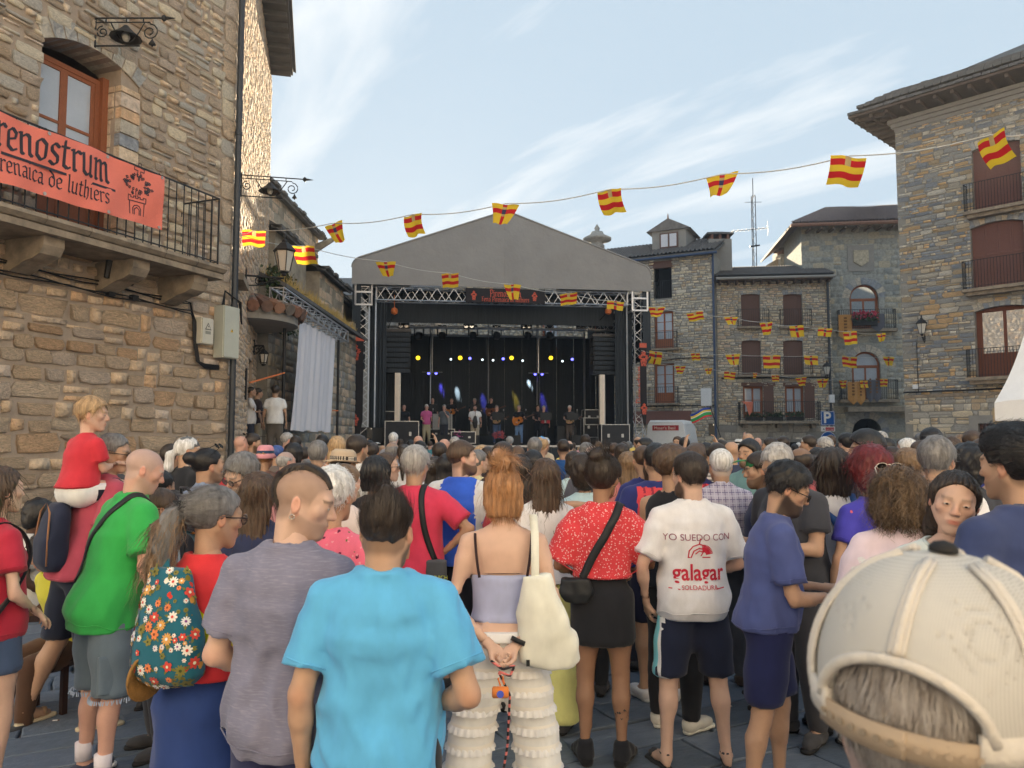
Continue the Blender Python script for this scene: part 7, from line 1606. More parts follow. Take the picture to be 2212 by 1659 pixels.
def brim_hat(root,hu,c,band,r=.14,tall=.115,bucket=False):
 T=hu.head_T();z0=.052
 prof=[(r,z0-.012 if not bucket else z0-.045),(r+.004,z0-.008 if not bucket else z0-.045),(.092,z0+.006),(.09,z0+.05),(.082,z0+tall*.8),(.06,z0+tall),(.03,z0+tall*(.93 if not bucket else 1.02)),(.002,z0+tall*(.9 if not bucket else 1.03))]
 mb=MB().lathe(prof,(0,0,0),28);V=np.vstack(mb.V)*np.array([1,1.22,1]);V[:,1]-=.012;V[:,2]+=np.where(np.abs(V[:,0])>.1,.012,0)*(0 if bucket else 1);mb.V=[V];o=mb.build('hat',c,root,True,M=T)
 b2=MB().lathe([(.0935,z0+.008),(.0925,z0+.04)],(0,0,0),28);V=np.vstack(b2.V)*np.array([1,1.22,1]);V[:,1]-=.012;b2.V=[V];b2.F=b2.F[:-2];b2.I=b2.I[:-2];b2.build('hat_band',band,o,True,M=T);return o
def backpack(root,hu,c,zc=1.18,w=.3,hgt=.44,dp=.14,rz=0.,label=None,x=0.,trim=None):
 """worn bag: its own thing, hung at the wearer's back"""
 k=hu.k;V=[];S_=SDF((-.26,-.5,zc*k-.4),(.26,.1,zc*k+.4),.017);yb=np.interp(zc*k,[r[0]for r in hu.tors],[r[4]-r[2]for r in hu.tors])-.03
 y=yb-dp/2;S_.loft([(zc*k-hgt/2,w*.42,dp*.5,x,y),(zc*k-hgt*.4,w/2,dp/2,x,y-.01),(zc*k,w/2,dp/2*1.05,x,y-.01),(zc*k+hgt*.3,w*.46,dp*.44,x,y+.01),(zc*k+hgt/2,w*.3,dp*.3,x,y+.03)],.02,3.2);S_.loft([(zc*k-hgt*.42,w*.36,.03,x,y-dp/2),(zc*k-hgt*.02,w*.36,.028,x,y-dp/2)],.015,3.5);fo=waves(5,24,5);S_.disp(lambda X,Y,Z:.004*fo(X,Y,Z));return S_.mesh(1),y
HUKEYS={'g','build','lean','head','arms','legs','skin','hair','hc','beard','buzz','seed','sit','belly','stance','fem','neck_fwd','hands','hcurl','nl'}
NPERS=[0]
def as_mat(c):return c if isinstance(c,bpy.types.Material)else cloth_mat(c)
def build_hair(root,hu,style,hc,args=None,n_str=0,**skw):
 args=dict(args or{});T=hu.head_T();V,Q=hair_sdf(style,hu.l['hair'],hu.seed,**args).mesh(0)
 if len(V)==0:return None
 if n_str:
  knot=np.array(args.get('knot',(0,-.105,.06)));fl=skw.pop('flow',None)or(flow_to(knot)if style in('bun',)else flow_down())
  SV,SQ=strands(V,Q,n_str,fl,seed=hu.seed,**skw);V,Q,_=join([(V,Q,None),(SV,SQ,None)])
 return add_mesh(root,'hair',(xfm(T,V),Q),hair_mat(hc))
def person(label,x,y,d,yaw=0.,z=0.,H=None,top=('tee',(120,120,120)),bot=('trousers',(50,54,66)),shoes=('sneaker',(60,60,64),None),hairargs=None,strn=0,skw=None,eyes_on=True,group=None,base=None,**kw):
 NPERS[0]+=1;kw.setdefault('seed',NPERS[0]*17);kw['lod']='hi' if d<3.3 else 'hi2' if d<5.75 else 'mid' if d<9.6 else 'low';kw.setdefault('skin','tan');kw.setdefault('hair','short');kw.setdefault('hc','dark')
 if kw['hair']in('short','crop','quiff','fringe','curly')and kw.get('g','m')=='m':kw.setdefault('buzz',.6)
 p=at(x,y,d);Hh=H or max(1.42,min(1.98,(p[2]-z-.012)))
 hu=Human(H=Hh,**kw);a=math.radians(yaw);ca,sa=math.cos(a),math.sin(a);hx,hy=hu.HC[0],hu.HC[1];gp=at(x,946,d)
 loc=(gp[0]-(hx*ca-hy*sa),gp[1]-(hx*sa+hy*ca),z);root=thing('person',label,'person',loc,a,group);root['_hu']=0;del root['_hu']
 V,Q,C=hu.body();add_mesh(root,'body',(V,Q),skin_mat(hu.skin),C)
 T=hu.head_T()
 if hu.l['eyes']and eyes_on:
  for sx in(-1,1):o=link('eye',EYE_ME[1],root);o.matrix_basis=T@Matrix.Translation((sx*.032,.0862,.0055))
 strn=min(strn,5000)if d<3.3 else(min(strn or 450,3000 if strn>2000 else 900)if d<5.75 else 0)
 if not skw:skw=dict(ln=.035 if hu.hair in('short','crop','quiff','curly')else .07,w=.0014,lift=.12 if hu.hair in('short','curly')else .04,curl=.6 if hu.hair in('curly','afro')else .1,cf=120)
 if hu.hair and hu.hair not in('bald','buzz'):build_hair(root,hu,hu.hair,hu.hc,hairargs,strn,**(skw or{}))
 # clothes
 tk,tc,to=(list(top)+[{}])[:3];tops=None
 if tk=='tee':tops=add_mesh(root,'shirt',hu.shirt(**{**dict(sleeve=.62),**to}),as_mat(tc))
 if tk=='tee' and kw['lod']in HI and tops:trims(tops,hu,{**dict(sleeve=.62,hem=.88,neck=.055),**to},as_mat(tc))
 if tk=='tank':tops=add_mesh(root,'top',hu.shirt(**{**dict(tank=True,neck=.075),**to}),as_mat(tc))
 elif tk=='band':tops=add_mesh(root,'top',hu.tank(**to),as_mat(tc))
 bk,bc,bo=(list(bot)+[{}])[:3]
 if bk:bots=add_mesh(root,{'shorts':'shorts','trousers':'trousers','skirt':'skirt'}[bk],hu.lower(bk,**{**dict(end={'shorts':.52,'trousers':.07,'skirt':.6}[bk]),**bo}),as_mat(bc))
 else:bots=None
 if shoes:
  sk,c1,c2=shoes
  for i in range(2):
   (V1,Q1),(V0,Q0)=hu.shoe(i,sk);o=add_mesh(root,'sandal' if sk=='sandal' else 'shoe',(V1,Q1),as_mat(c1));add_mesh(o if o else root,'sole',(V0,Q0),as_mat(c2)if c2 else M_RUB)
 root_hu[root.name]=hu
 return root,hu,tops,bots
root_hu={}
def trims(tp,hu,o,m):
 """collar rib, sleeve hems and bottom hem lying on a T-shirt"""
 k=hu.k;n=hu.N;nk=o['neck']*k;ring=[(n[0]+nk*1.22*math.cos(a),n[1]+.012+nk*1.2*math.sin(a),n[2]+.022*k-.012*k*math.sin(a))for a in np.linspace(0,2*math.pi,22)]
 ribbon(tp,'collar',ring,.014,m,on=tp,th=.0025,n=6,off=.001)
 if o['sleeve']<=1:
  for i in range(2):
   S0,E=hu.sh[i],hu.el[i];d=(E-S0)/np.linalg.norm(E-S0);c=S0+(E-S0)*o['sleeve']-d*.016;e1=np.cross(d,[0,1.,0]);e1/=np.linalg.norm(e1);e2=np.cross(d,e1);ribbon(tp,'sleeve_hem',[c+(e1*math.cos(a)+e2*math.sin(a))*.09*k for a in np.linspace(0,2*math.pi,20)],.004,m,on=tp,th=.0015,n=6,off=.0015)
 w=[(.3*math.cos(a),.25*math.sin(a)+hu.tors[1][4],o['hem']*k+.02)for a in np.linspace(0,2*math.pi,36)];ribbon(tp,'hem',w,.004,m,on=tp,th=.0015,n=6,off=.0015)
 # ---- low-detail crowd built from shared meshes
CROWD={}
def crowd_parts(key,**kw):
 if key in CROWD:return CROWD[key]
 hu=Human(H=1.72,lod='low',**{k:v for k,v in kw.items()if k in HUKEYS});V,Q,C=hu.body();out={'body':new_mesh('body',V,Q,skin_mat('tan'),None,True,C)}
 st=kw.get('hair','short')
 if st not in('bald','buzz'):
  V,Q=hair_sdf(st,hu.l['hair'],hu.seed,**kw.get('hairargs',{})).mesh();out['hair']=new_mesh('hair',xfm(hu.head_T(),V),Q,hair_mat('dark'),None,True)
 V,Q=hu.shirt(sleeve=kw.get('sleeve',.6),tank=kw.get('tank',False),hem=.88);out['shirt']=new_mesh('shirt',V,Q,cloth_mat((120,120,120)),None,True)
 lk=kw.get('low','trousers');V,Q=hu.lower(lk,end=.1 if lk=='trousers' else .52);out[lk]=new_mesh(lk,V,Q,cloth_mat((50,54,66)),None,True)
 if kw.get('cap'):
  S_=SDF((-.12,-.23,-.02),(.12,.24,.16),.011);S_.ell((0,-.014,.034),(.085,.106,.096),.005);S_.cut((0,0,.040),(0,-.1,-1));V,Q=S_.mesh();out['cap']=new_mesh('cap',xfm(hu.head_T(),V),Q,cloth_mat((60,60,60)),None,True)
  B=SDF((-.12,-.23,0),(.12,.24,.1),.009);B.ell((0,.122,.047),(.078,.085,.05),0);B.ell((0,.122,.036),(.09,.1,.05),0,None,'s');B.cut((0,.06,0),(0,-1,0));V,Q=B.mesh();out['brim']=new_mesh('brim',xfm(hu.head_T(),V),Q,cloth_mat((60,60,60)),None,True)
 CROWD[key]=out;return out
def crowd_person(key,label,loc,H,yaw,skin,hc,top,low,group,capc=None):
 parts=CROWD[key];r=thing('person',label,'person',loc,math.radians(yaw),group);k=H/1.72;r.scale=(k*.98,k*.98,k)
 for nm,me in parts.items():
  o=bpy.data.objects.new(nm,me);COL.objects.link(o);o.parent=r
  m={'body':skin_mat(skin),'hair':hair_mat(hc),'shirt':as_mat(top),'cap':as_mat(capc or(50,50,60)),'brim':as_mat(capc or(50,50,60))}.get(nm)or as_mat(low)
  o.material_slots[0].link='OBJECT';o.material_slots[0].material=m
 return r
 # ================================================================ accessories
from mathutils.bvhtree import BVHTree
def gear(name,label,cat,root):return thing(name,label,cat,tuple(root.location),root.rotation_euler[2])
def ribbon(par,name,pts,w,m,side=None,th=.003,n=24,on=None,off=.006):
 """flat strap along a smoothed path; side = width direction (fixed) or None for automatic"""
 pts=np.asarray(pts,float);t=np.linspace(0,len(pts)-1,n*(len(pts)-1)//4+2);i0=np.clip(t.astype(int),0,len(pts)-2);f=(t-i0)[:,None];g=lambda k:pts[np.clip(k,0,len(pts)-1)]
 p0,p1,p2,p3=g(i0-1),g(i0),g(i0+1),g(i0+2);P=.5*(2*p1+(p2-p0)*f+(2*p0-5*p1+4*p2-p3)*f**2+(3*p1-p0-3*p2+p3)*f**3)
 up=None
 if on is not None: # lie on the garment
  tr=BVHTree.FromPolygons([v.co for v in on.data.vertices],[tuple(q.vertices)for q in on.data.polygons]);hits=[tr.find_nearest(Vector(q))for q in P];P=np.array([np.array(h[0])+np.array(h[1])*off for h in hits])
  for _ in range(2):P[1:-1]=P[1:-1]*.5+.25*(P[:-2]+P[2:])
 T=np.gradient(P,axis=0);T/=np.linalg.norm(T,axis=1)[:,None]+1e-9;sd=np.broadcast_to(np.asarray(side,float)if side is not None else np.array([0,0,1.]),P.shape);sd=sd-T*(sd*T).sum(1,keepdims=True);sd=sd/(np.linalg.norm(sd,axis=1)[:,None]+1e-9)
 if on is not None:nh=np.array([np.array(h[1])for h in hits]);sd=np.cross(nh,T);sd/=np.linalg.norm(sd,axis=1)[:,None]+1e-9
 up=np.cross(T,sd)
 V=np.stack([P-sd*w/2-up*th,P+sd*w/2-up*th,P+sd*w/2+up*th,P-sd*w/2+up*th],1).reshape(-1,3);m_=len(P);Q=[(i*4+j,i*4+(j+1)%4,(i+1)*4+(j+1)%4,(i+1)*4+j)for i in range(m_-1)for j in range(4)]
 return link(name,new_mesh(name,V,Q+[(3,2,1,0),tuple((m_-1)*4+j for j in range(4))],m,None,True),par)
def paint_faces(o,mats,fn):
 me=o.data;me.materials.clear()
 for m in mats:me.materials.append(m)
 c=np.zeros(len(me.polygons)*3,np.float32);me.polygons.foreach_get('center',c);c=c.reshape(-1,3);me.polygons.foreach_set('material_index',np.asarray(fn(c),np.int32));me.update()
def print_on(root,cloth,me_objs,off=.004,diry=1.):
 """lay flat print meshes (built in the x,z plane behind the wearer) onto a garment"""
 bm=cloth.data;vs=[v.co for v in bm.vertices];t=BVHTree.FromPolygons(vs,[tuple(p.vertices)for p in bm.polygons])
 for o in me_objs:
  for v in o.data.vertices:
   h=t.ray_cast(Vector((v.co.x,-1.5*diry,v.co.z)),Vector((0,diry,0)))
   if h[0]is not None:v.co.y=h[0].y-off*diry
def flat_text(root,s,size,cx,z,m,align='c',bold=0.,name='print',sx=1.):
 o=default_text(root,s,size,(0,0,0),(1,0,0),(0,0,1),m,name,bold=bold);xs=[v.co.x for v in o.data.vertices];w=max(xs)+min(xs)
 for v in o.data.vertices:v.co.x=(v.co.x-w/2)*sx+cx;v.co.z+=z
 return o
def worn_bag(root,hu,label,c,name='backpack',straps=True,**kw):
 (V,Q),y=backpack(root,hu,c,**kw);t=gear(name,label,'bag',root);m=as_mat(c);b=add_mesh(t,'pack',(V,Q),m);k=hu.k;zc=kw.get('zc',1.18)*k;hg=kw.get('hgt',.44);w=kw.get('w',.3);x0=kw.get('x',0.)
 if straps:
  for sx in(-1,1):
   S0=hu.sh[0 if sx<0 else 1];sx_=S0[0]*.62;yt=hu.N[1];ribbon(t,'strap',[(x0+sx*.08,y+.05,zc+hg*.4),(sx_,yt-.07,1.43*k),(sx_,yt-.0,1.475*k),(sx_,yt+.09,1.41*k),(sx_*1.15,yt+.12,1.28*k),(sx*.17*k,yt+.02,1.12*k),(x0+sx*w*.45,y+.06,zc-hg*.35)],.045,m,(1,0,0))
 tr=kw.get('trim');M2=as_mat(tr)if tr else M_BLK;dp=kw.get('dp',.14)
 z0,z1=zc-hg*.4,zc+hg*.36;MB().tube([(x0-w*.38,y-dp*.5,z0),(x0-w*.40,y-dp*.50,zc),(x0-w*.30,y-dp*.40,z1),(x0,y-dp*.36,z1+.06),(x0+w*.30,y-dp*.40,z1),(x0+w*.40,y-dp*.50,zc),(x0+w*.38,y-dp*.5,z0)],.006,5).build('zip',M2,t,True)
 MB().tube([(x0-.05,y+.05,zc+hg*.48),(x0-.03,y+.02,zc+hg*.58),(x0+.03,y+.02,zc+hg*.58),(x0+.05,y+.05,zc+hg*.48)],.01,5).build('handle',m,t,True)
 return t
def hoop(root,hu,sx,r=.012,m=None,z=-.035):
 T=hu.head_T();MB().tube([(sx*.082,-.012+r*math.cos(a),z-r+r*math.sin(a))for a in np.linspace(0,2*math.pi,14)],.0016,5).build('earring',m or mat('silver',lin(214,210,200),.25,metal=.9,var=0),root,True,M=T)
def phone(label,p,yaw=0.,tilt=0.):
 t=thing('smartphone',label,'phone',tuple(p));t.rotation_euler=(tilt,0,yaw);V,Fc=bevel_box(.075,.009,.155,.003);MB().add(V,Fc).build('case',M_BLK,t);MB().box((-.034,.0046,.006),(.034,.0052,.149)).build('screen',M_LENS,t);MB().bar((.022,-.0046,.135),(.022,-.0062,.135),.009,10).build('camera_lens',M_STEEL,t);return t
def hand_world(root,hu,i,off=(0,0,0)):
 a=root.rotation_euler[2];w=hu.wr[i]+np.asarray(off);return np.array([root.location.x+w[0]*math.cos(a)-w[1]*math.sin(a),root.location.y+w[0]*math.sin(a)+w[1]*math.cos(a),root.location.z+w[2]])
WHITE,BLACK,NAVY=(208,206,208),(34,35,40),(40,46,72)
FLORAL=pattern_mat('floral_red',(196,44,54),voro_spots([(226,190,190)],75,.52))
PINKF=pattern_mat('floral_pink',(214,92,120),voro_spots([(110,40,66),(232,150,160),(96,110,60)],[26,34,22],[.42,.42,.36]))
TEALF=pattern_mat('floral_teal',(20,92,112),voro_spots([(120,110,44),(204,150,66),(200,60,44),(236,230,216)],[17,15,14,12],[.40,.40,.38,.36]))
PLAID=pattern_mat('plaid_lilac',(176,170,190),grid_lines(None,[(0,.05,.10,(120,110,150),0),(2,.05,.10,(120,110,150),0),(0,.05,.12,(214,210,224),.5),(2,.05,.12,(214,210,224),.5)]))
STRIPE=pattern_mat('stripe_grey',(196,184,176),grid_lines(None,[(2,.035,.4,(120,112,110),0)]))
HEATH=pattern_mat('heather_grey',(112,112,134),streaks((170,168,184),.45))
BLUET=pattern_mat('blue_tee',(72,158,206),streaks((96,180,222),.15))
LACE=pattern_mat('lace_cream',(226,218,206),grid_lines(None,[(2,.085,.30,(240,236,228),0)]))
DENIM=cloth_mat((92,108,122),'denim_grey');DENIMB=cloth_mat((62,80,112),'denim_blue')
YELLP=pattern_mat('leaf_yellow',(196,190,40),voro_spots([(90,100,30)],24,.3))
BANDM=pattern_mat('hat_band',(200,190,176),grid_lines(None,[(0,.012,.5,(60,54,50),0),(2,.012,.4,(60,54,50),0)]))
# ================================================================ nearest people
# -- man in the sky-blue T-shirt
r,hu,tp,bt=person('man in a sky blue T-shirt seen from behind, dark hair tied up',838,1046,2.4,-3,nl=.86,skin='tan',hair='short',hc='dark',beard=.75,build=1.05,arms=(((-.25,-.05,1.11),(-.255,.0,.86)),((.285,-.07,1.12),(.13,.13,1.03))),head=(-6,6,2),top=('tee',BLUET,dict(loose=.016,hem=.86,sleeve=.70,wr=.018,neck=.056)),bot=('shorts',BLACK),hairargs=dict(t=.007,line=([-.13,-.05,-.028,-.02,.005,.03,.045,.075,.13],[-.05,-.05,-.035,.02,.03,.03,.06,.085,.09])),strn=6500,skw=dict(flow=flow_to((0,-.03,.17),-.25),ln=.07,w=.0008,lift=.02))
T=hu.head_T();S_=SDF((-.05,-.1,.07),(.05,.03,.18),.005);S_.ell((0,-.04,.128),(.03,.03,.024),0);S_.disp(lambda X,Y,Z:.006*waves(3,90,6)(X,Y,Z));V,Q=S_.mesh();SV,SQ=strands(V,Q,260,flow_down((0,-.03,.16),.3),ln=.05,w=.0012,lift=.2,seed=4);V,Q,_=join([(V,Q,None),(SV,SQ,None)]);add_mesh(r,'topknot',(xfm(T,V),Q),hair_mat('dark'))
# -- man with a shaved-side haircut
r,hu,tp,bt=person('man with a mohawk and shaved sides in a heather grey T-shirt, head turned right',660,998,2.62,-12,skin='fair',hair=None,hc='dark',buzz=.5,beard=.25,build=1.0,head=(-74,16,0),arms=(((-.245,-.05,1.12),(-.17,.16,1.02)),((.235,-.02,1.12),(.18,.14,.98))),top=('tee',HEATH,dict(loose=.012,hem=.82,sleeve=.72,wr=.018)),bot=('trousers',(44,48,84)),neck_fwd=.012)
T=hu.head_T();S_=SDF((-.06,-.15,-.09),(.06,.12,.17),.0045);S_.ell((0,-.018,.040),(.072,.105,.093),.0);
w=np.interp(S_.ax[1],[-.12,-.08,0,.06,.1],[.040,.034,.028,.026,.022])[None,:,None];S_.F=np.maximum(S_.F,np.abs(S_.ax[0][:,None,None])-w);zl=np.interp(S_.ax[1],[-.14,-.06,.04,.075,.12],[-.07,-.06,.0,.07,.085])[None,:,None];S_.F=np.maximum(S_.F,np.broadcast_to(zl-S_.ax[2][None,None,:],S_.F.shape));S_.disp(lambda X,Y,Z:.004*waves(12,80,6)(X,Y,Z));V,Q=S_.mesh()
SV,SQ=strands(V,Q,5000,lambda p,n:np.where(p[:,1:2]<-.03,np.array([[0,.25,-1.]]),np.array([[0,-1.,-.1]])),ln=.04,w=.0008,lift=.05,seed=5);V,Q,_=join([(V,Q,None),(SV,SQ,None)]);add_mesh(r,'hair',(xfm(T,V),Q),hair_mat('dark'));hoop(r,hu,1,.008)
# -- man in green
r,hu,tp,bt=person('man in a bright green T-shirt leaning over, cropped grey hair',314,991,4.3,-40,H=1.75,skin='pink',hair=None,hc='grey',buzz=.45,beard=.25,build=1.0,belly=.06,lean=14,head=(-22,22,0),arms=(((-.215,.08,1.12),(-.14,.26,.98)),((.275,.08,1.13),(.30,.2,.87))),top=('tee',(40,160,72),dict(loose=.018,hem=.80,sleeve=.75,wr=.010,ease=.032)),bot=('shorts',DENIM,dict(end=.47,wide=.035,wr=.007)),shoes=('sneaker',(60,66,88),(206,206,210)),stance=.12)
for i in range(2):A=hu.legs_[i][2];MB().bar(A+(0,0,.02),A+(0,0,.11),.041,12,.043).build('sock',cloth_mat((206,200,216)),r,True)
fr_=MB();rg=np.random.default_rng(1)
for i in range(2):
 K=hu.legs_[i][1]
 for a in np.linspace(0,6.28,60):q=K*(1,1,0)+np.array([.105*math.cos(a),.115*math.sin(a),.47*hu.k]);fr_.bar(q+(0,0,.006),q+(rg.normal(0,.006),rg.normal(0,.006),-.016),.003,3)
fr_.build('frayed_hem',cloth_mat((150,166,190)),bt)
fbox_=SDF((.05,-.3,.42),(.26,.2,.8),.011);fbox_.loft([(.50,.02,.085,.175,-.01),(.70,.02,.085,.172,-.01)],0,4);V,Q=fbox_.mesh(1);add_mesh(bt,'cargo_pocket',(V,Q),DENIM)
t=gear('shoulder_bag','black strap and pouch worn across the green T-shirt','bag',r);ribbon(t,'strap',[(-.1,-.145,1.06),(-.02,-.10,1.28),(.07,.0,1.44),(.11,.12,1.5),(.13,.26,1.42),(.12,.30,1.2),(.08,.24,1.0)],.035,M_BLK,(1,.3,0),on=tp);S_=SDF((-.1,.1,.84),(.2,.34,1.06),.011);S_.ell((.06,.22,.95),(.08,.04,.07),0);add_mesh(t,'pouch',S_.mesh(1),M_BLK)
w=MB();tt=flat_text(r,'alisc',.075,0,1.2,M_INK,sx=1.);
for v in tt.data.vertices:v.co.x,v.co.z=-.10-(v.co.z-1.2)*.8,1.2+v.co.x*1.0
print_on(r,tp,[tt],.004)
# -- woman with the grey ponytail
def _diag(nt,N,L,b,old,tc):
 sp=N.new('ShaderNodeSeparateXYZ');L.new(tc.outputs['Object'],sp.inputs[0]);mk=lambda op,a,v=None:(lambda n:(setattr(n,'operation',op),L.new(a,n.inputs[0]),(n.inputs.__getitem__(1).__setattr__('default_value',v)if isinstance(v,(int,float))else L.new(v,n.inputs[1]))if v is not None else None,n.outputs[0])[3])(N.new('ShaderNodeMath'))
 _mixto(nt,b,old,mk('LESS_THAN',mk('ABSOLUTE',mk('SUBTRACT',mk('ADD',sp.outputs[2],mk('ABSOLUTE',sp.outputs[0])),1.21)),.055),tuple(min(.82,v*1.5)for v in lin(238,204,30)))
FLAGM=pattern_mat('flag_top',(206,34,44),_diag)
r,hu,tp,bt=person('woman with a long grey wavy ponytail and a red and yellow top',470,1050,2.95,-22,g='f',skin='tan',hair='pony',hc='salt',build=1.08,head=(-22,8,0),arms=(((-.25,-.03,1.12),(-.22,.1,.93)),'down'),top=('tank',FLAGM,dict(loose=.01,hem=1.02,neck=.070,ease=.026,wr=.003)),bot=('skirt',(30,56,116),dict(end=.1,wide=.12,wr=.012,waist=1.05)),shoes=('sandal',BLACK,(190,190,190)),hairargs=dict(t=.026,L=.34,knot=(-.03,-.115,.02)),strn=7000,skw=dict(flow=flow_to((-.03,-.12,.02)),ln=.10,w=.0008,lift=.03,curl=.1))
T=hu.head_T();S_=SDF((-.14,-.28,-.42),(.1,-.02,.06),.0075);S_.chain([(-.03,-.125,.02),(-.045,-.165,-.06),(-.06,-.165,-.18),(-.055,-.15,-.30),(-.05,-.14,-.38)],[.03,.046,.05,.04,.012],.02);S_.disp(lambda X,Y,Z:.008*waves(8,60,6,(1,1,.35))(X,Y,Z));V,Q=S_.mesh();SV,SQ=strands(V,Q,1800,lambda p,n:np.array([0,.05,-1.])+0*p,ln=.16,w=.0014,lift=.10,curl=.35,cf=90,seed=6,seg=7);V,Q,_=join([(V,Q,None),(SV,SQ,None)]);add_mesh(r,'ponytail',(xfm(T,V),Q),hair_mat('light'))
MB().box((-.065,-.15,-.015),(.0,-.105,.055)).build('hair_claw',M_RUB,r,M=T);glasses(r,hu,False)
t=gear('flower_bag','teal cloth bag printed with flowers hanging at the grey haired woman','bag',r);S_=SDF((-.24,-.42,.85),(.25,.02,1.45),.011);S_.loft([(.95,.09,.045,.01,-.19),(.99,.135,.065,.01,-.195),(1.1,.14,.07,.01,-.19),(1.24,.115,.05,-.01,-.175),(1.34,.08,.03,-.03,-.16)],.02,2.6);fo=waves(21,18,6);S_.disp(lambda X,Y,Z:.007*fo(X,Y,Z));add_mesh(t,'pouch',S_.mesh(1),TEALF);ribbon(t,'strap',[(-.05,-.16,1.32),(-.09,-.12,1.40),(-.11,-.04,1.45),(-.11,.06,1.40),(-.12,.1,1.2)],.04,TEALF,(1,0,0))
MB().lathe([(.0,.0),(.1,.01),(.15,.03),(.17,.06),(.165,.065),(.1,.03)],(0,0,0),20).build('straw_hat',mat('straw',lin(150,112,62),.9,var=.3,vs=30,bump=.8,bs=60),t,True,M=Matrix.Translation((-.10,-.2,.98))@Matrix.Rotation(math.radians(100),4,'Y')@Matrix.Rotation(.5,4,'Z')@Matrix.Scale(.55,4))
fl_=np.random.default_rng(9)
bag_o=[c for c in t.children if c.name.startswith('pouch')][0];bv=np.zeros(len(bag_o.data.vertices)*3,np.float32);bag_o.data.vertices.foreach_get('co',bv);bv=bv.reshape(-1,3);bnm=np.zeros(len(bv)*3,np.float32);bag_o.data.vertices.foreach_get('normal',bnm);bnm=bnm.reshape(-1,3)
def blossom(par,c,n,R,petals,m1,m2):
 n=n/np.linalg.norm(n);e1=np.cross(n,[0,0,1.]);e1/=np.linalg.norm(e1)+1e-9;e2=np.cross(n,e1);mb=MB()
 for k in range(petals):
  a=2*math.pi*k/petals;d=e1*math.cos(a)+e2*math.sin(a);s=np.cross(n,d);w=R*2.2/petals;o=n*(.003+.0006*(k%3));mb.add([c+o,c+d*R*.5+s*w+o,c+d*R+s*w*.5+o,c+d*R-s*w*.5+o,c+d*R*.5-s*w+o],[(0,1,2,3,4)],0)
 mb.add([c+n*.006+(e1*math.cos(a)+e2*math.sin(a))*R*.28 for a in np.linspace(0,2*math.pi,8,endpoint=False)],[tuple(range(8))],1);return mb.build('printed_flower',[m1,m2],par)
FLC=[((232,226,216),(120,60,130)),((200,60,44),(236,220,180)),((206,152,70),(240,236,226)),((236,226,200),(200,60,44)),((220,120,60),(120,60,40)),((120,116,50),(60,70,30))]
back=np.where(bnm[:,1]<-.2)[0];done=[]
for _ in range(900):
 i=int(fl_.choice(back));c=bv[i];R=fl_.uniform(.007,.022)
 if any(np.linalg.norm(c-q)<(R+s_)*.9 for q,s_ in done):continue
 a,b=FLC[int(fl_.integers(len(FLC)))];blossom(bag_o,c.astype(float),bnm[i].astype(float),R,int(fl_.integers(5,13)),cloth_mat(a),cloth_mat(b));done.append((c,R))
 if R>.012: # a leaf or two beside the larger flowers
  lf=MB();n_=bnm[i]/np.linalg.norm(bnm[i]);e1=np.cross(n_,[0,0,1.]);e1/=np.linalg.norm(e1)+1e-9;e2=np.cross(n_,e1)
  for a_ in fl_.uniform(0,6.28,2):d_=e1*math.cos(a_)+e2*math.sin(a_);s_=np.cross(n_,d_);q0=c+n_*.0018+d_*R*.7;lf.add([q0,q0+d_*R*.5+s_*R*.28,q0+d_*R*1.1,q0+d_*R*.5-s_*R*.28],[(0,1,2,3)])
  lf.build('printed_leaves',cloth_mat((108,110,48)),bag_o)
 if len(done)>80:break
 # -- woman with the ginger bun
r,hu,tp,bt=person('woman with a messy ginger bun, lilac strap top and white lace trousers',1088,1004,3.6,0,g='f',skin='fair',hair='bob',hc='ginger',build=1.1,head=(0,4,0),arms=(((-.245,-.10,1.12),(-.055,-.185,.95)),((.245,-.10,1.12),(.055,-.185,.95))),hands=((0,-.9,.5),(0,-.9,.5)),top=('band',(156,164,200),dict(top=1.245,hem=1.03,ease=.008)),bot=('trousers',LACE,dict(waist=1.01,end=.03,wide=.035,ease=.012,wr=.004)),stance=.26,shoes=('flat',(200,190,176),None),hairargs=dict(t=.010,L=.12),strn=6000,skw=dict(flow=lambda p,n:np.where(p[:,2:3]>-.01,np.array([[0,-.06,.14]])-p,np.array([[0,0,-.3]])),ln=.05,w=.0008,lift=.04,curl=.25))
T=hu.head_T();S_=SDF((-.11,-.17,.06),(.11,.06,.26),.006);S_.ell((0,-.055,.138),(.056,.052,.042),0);S_.disp(lambda X,Y,Z:.012*waves(31,70,6)(X,Y,Z));V,Q=S_.mesh();SV,SQ=strands(V,Q,3200,lambda p,n:np.cross(n,np.array([.25,-1.,.3])),ln=.06,w=.0008,lift=.0,curl=.04,cf=50,seed=7,seg=7);V2,Q2=strands(V,Q,160,flow_down((0,-.03,.2),2.5),ln=.26,w=.0010,lift=.0,curl=.10,cf=30,seed=11,seg=8);V,Q,_=join([(V,Q,None),(SV,SQ,None),(V2,Q2,None)]);add_mesh(r,'bun',(xfm(T,V),Q),hair_mat('ginger'))
k=hu.k;MS=mat('strap_brown',lin(52,36,40),.8,var=.1)
ribbon(tp,'strap',[(-.105,-.112,1.245*k),(-.118,-.1,1.33*k),(-.128,-.055,1.43*k),(-.125,.03,1.42*k),(-.11,.1,1.3*k)],.012,MS,(1,0,0));ribbon(tp,'strap',[(.105,-.112,1.245*k),(.118,-.1,1.33*k),(.128,-.055,1.43*k),(.125,.03,1.42*k),(.11,.1,1.3*k)],.012,MS,(1,0,0))
ed=SDF((-.3,-.3,1.2),(.3,.3,1.3),.009);ed.loft(hu.tors,0,2.3,.0125);ed.cut((0,0,1.247*k),(0,.15,1));ed.cut((0,0,1.230*k),(0,-.15,-1));add_mesh(tp,'trim',ed.mesh(),MS)
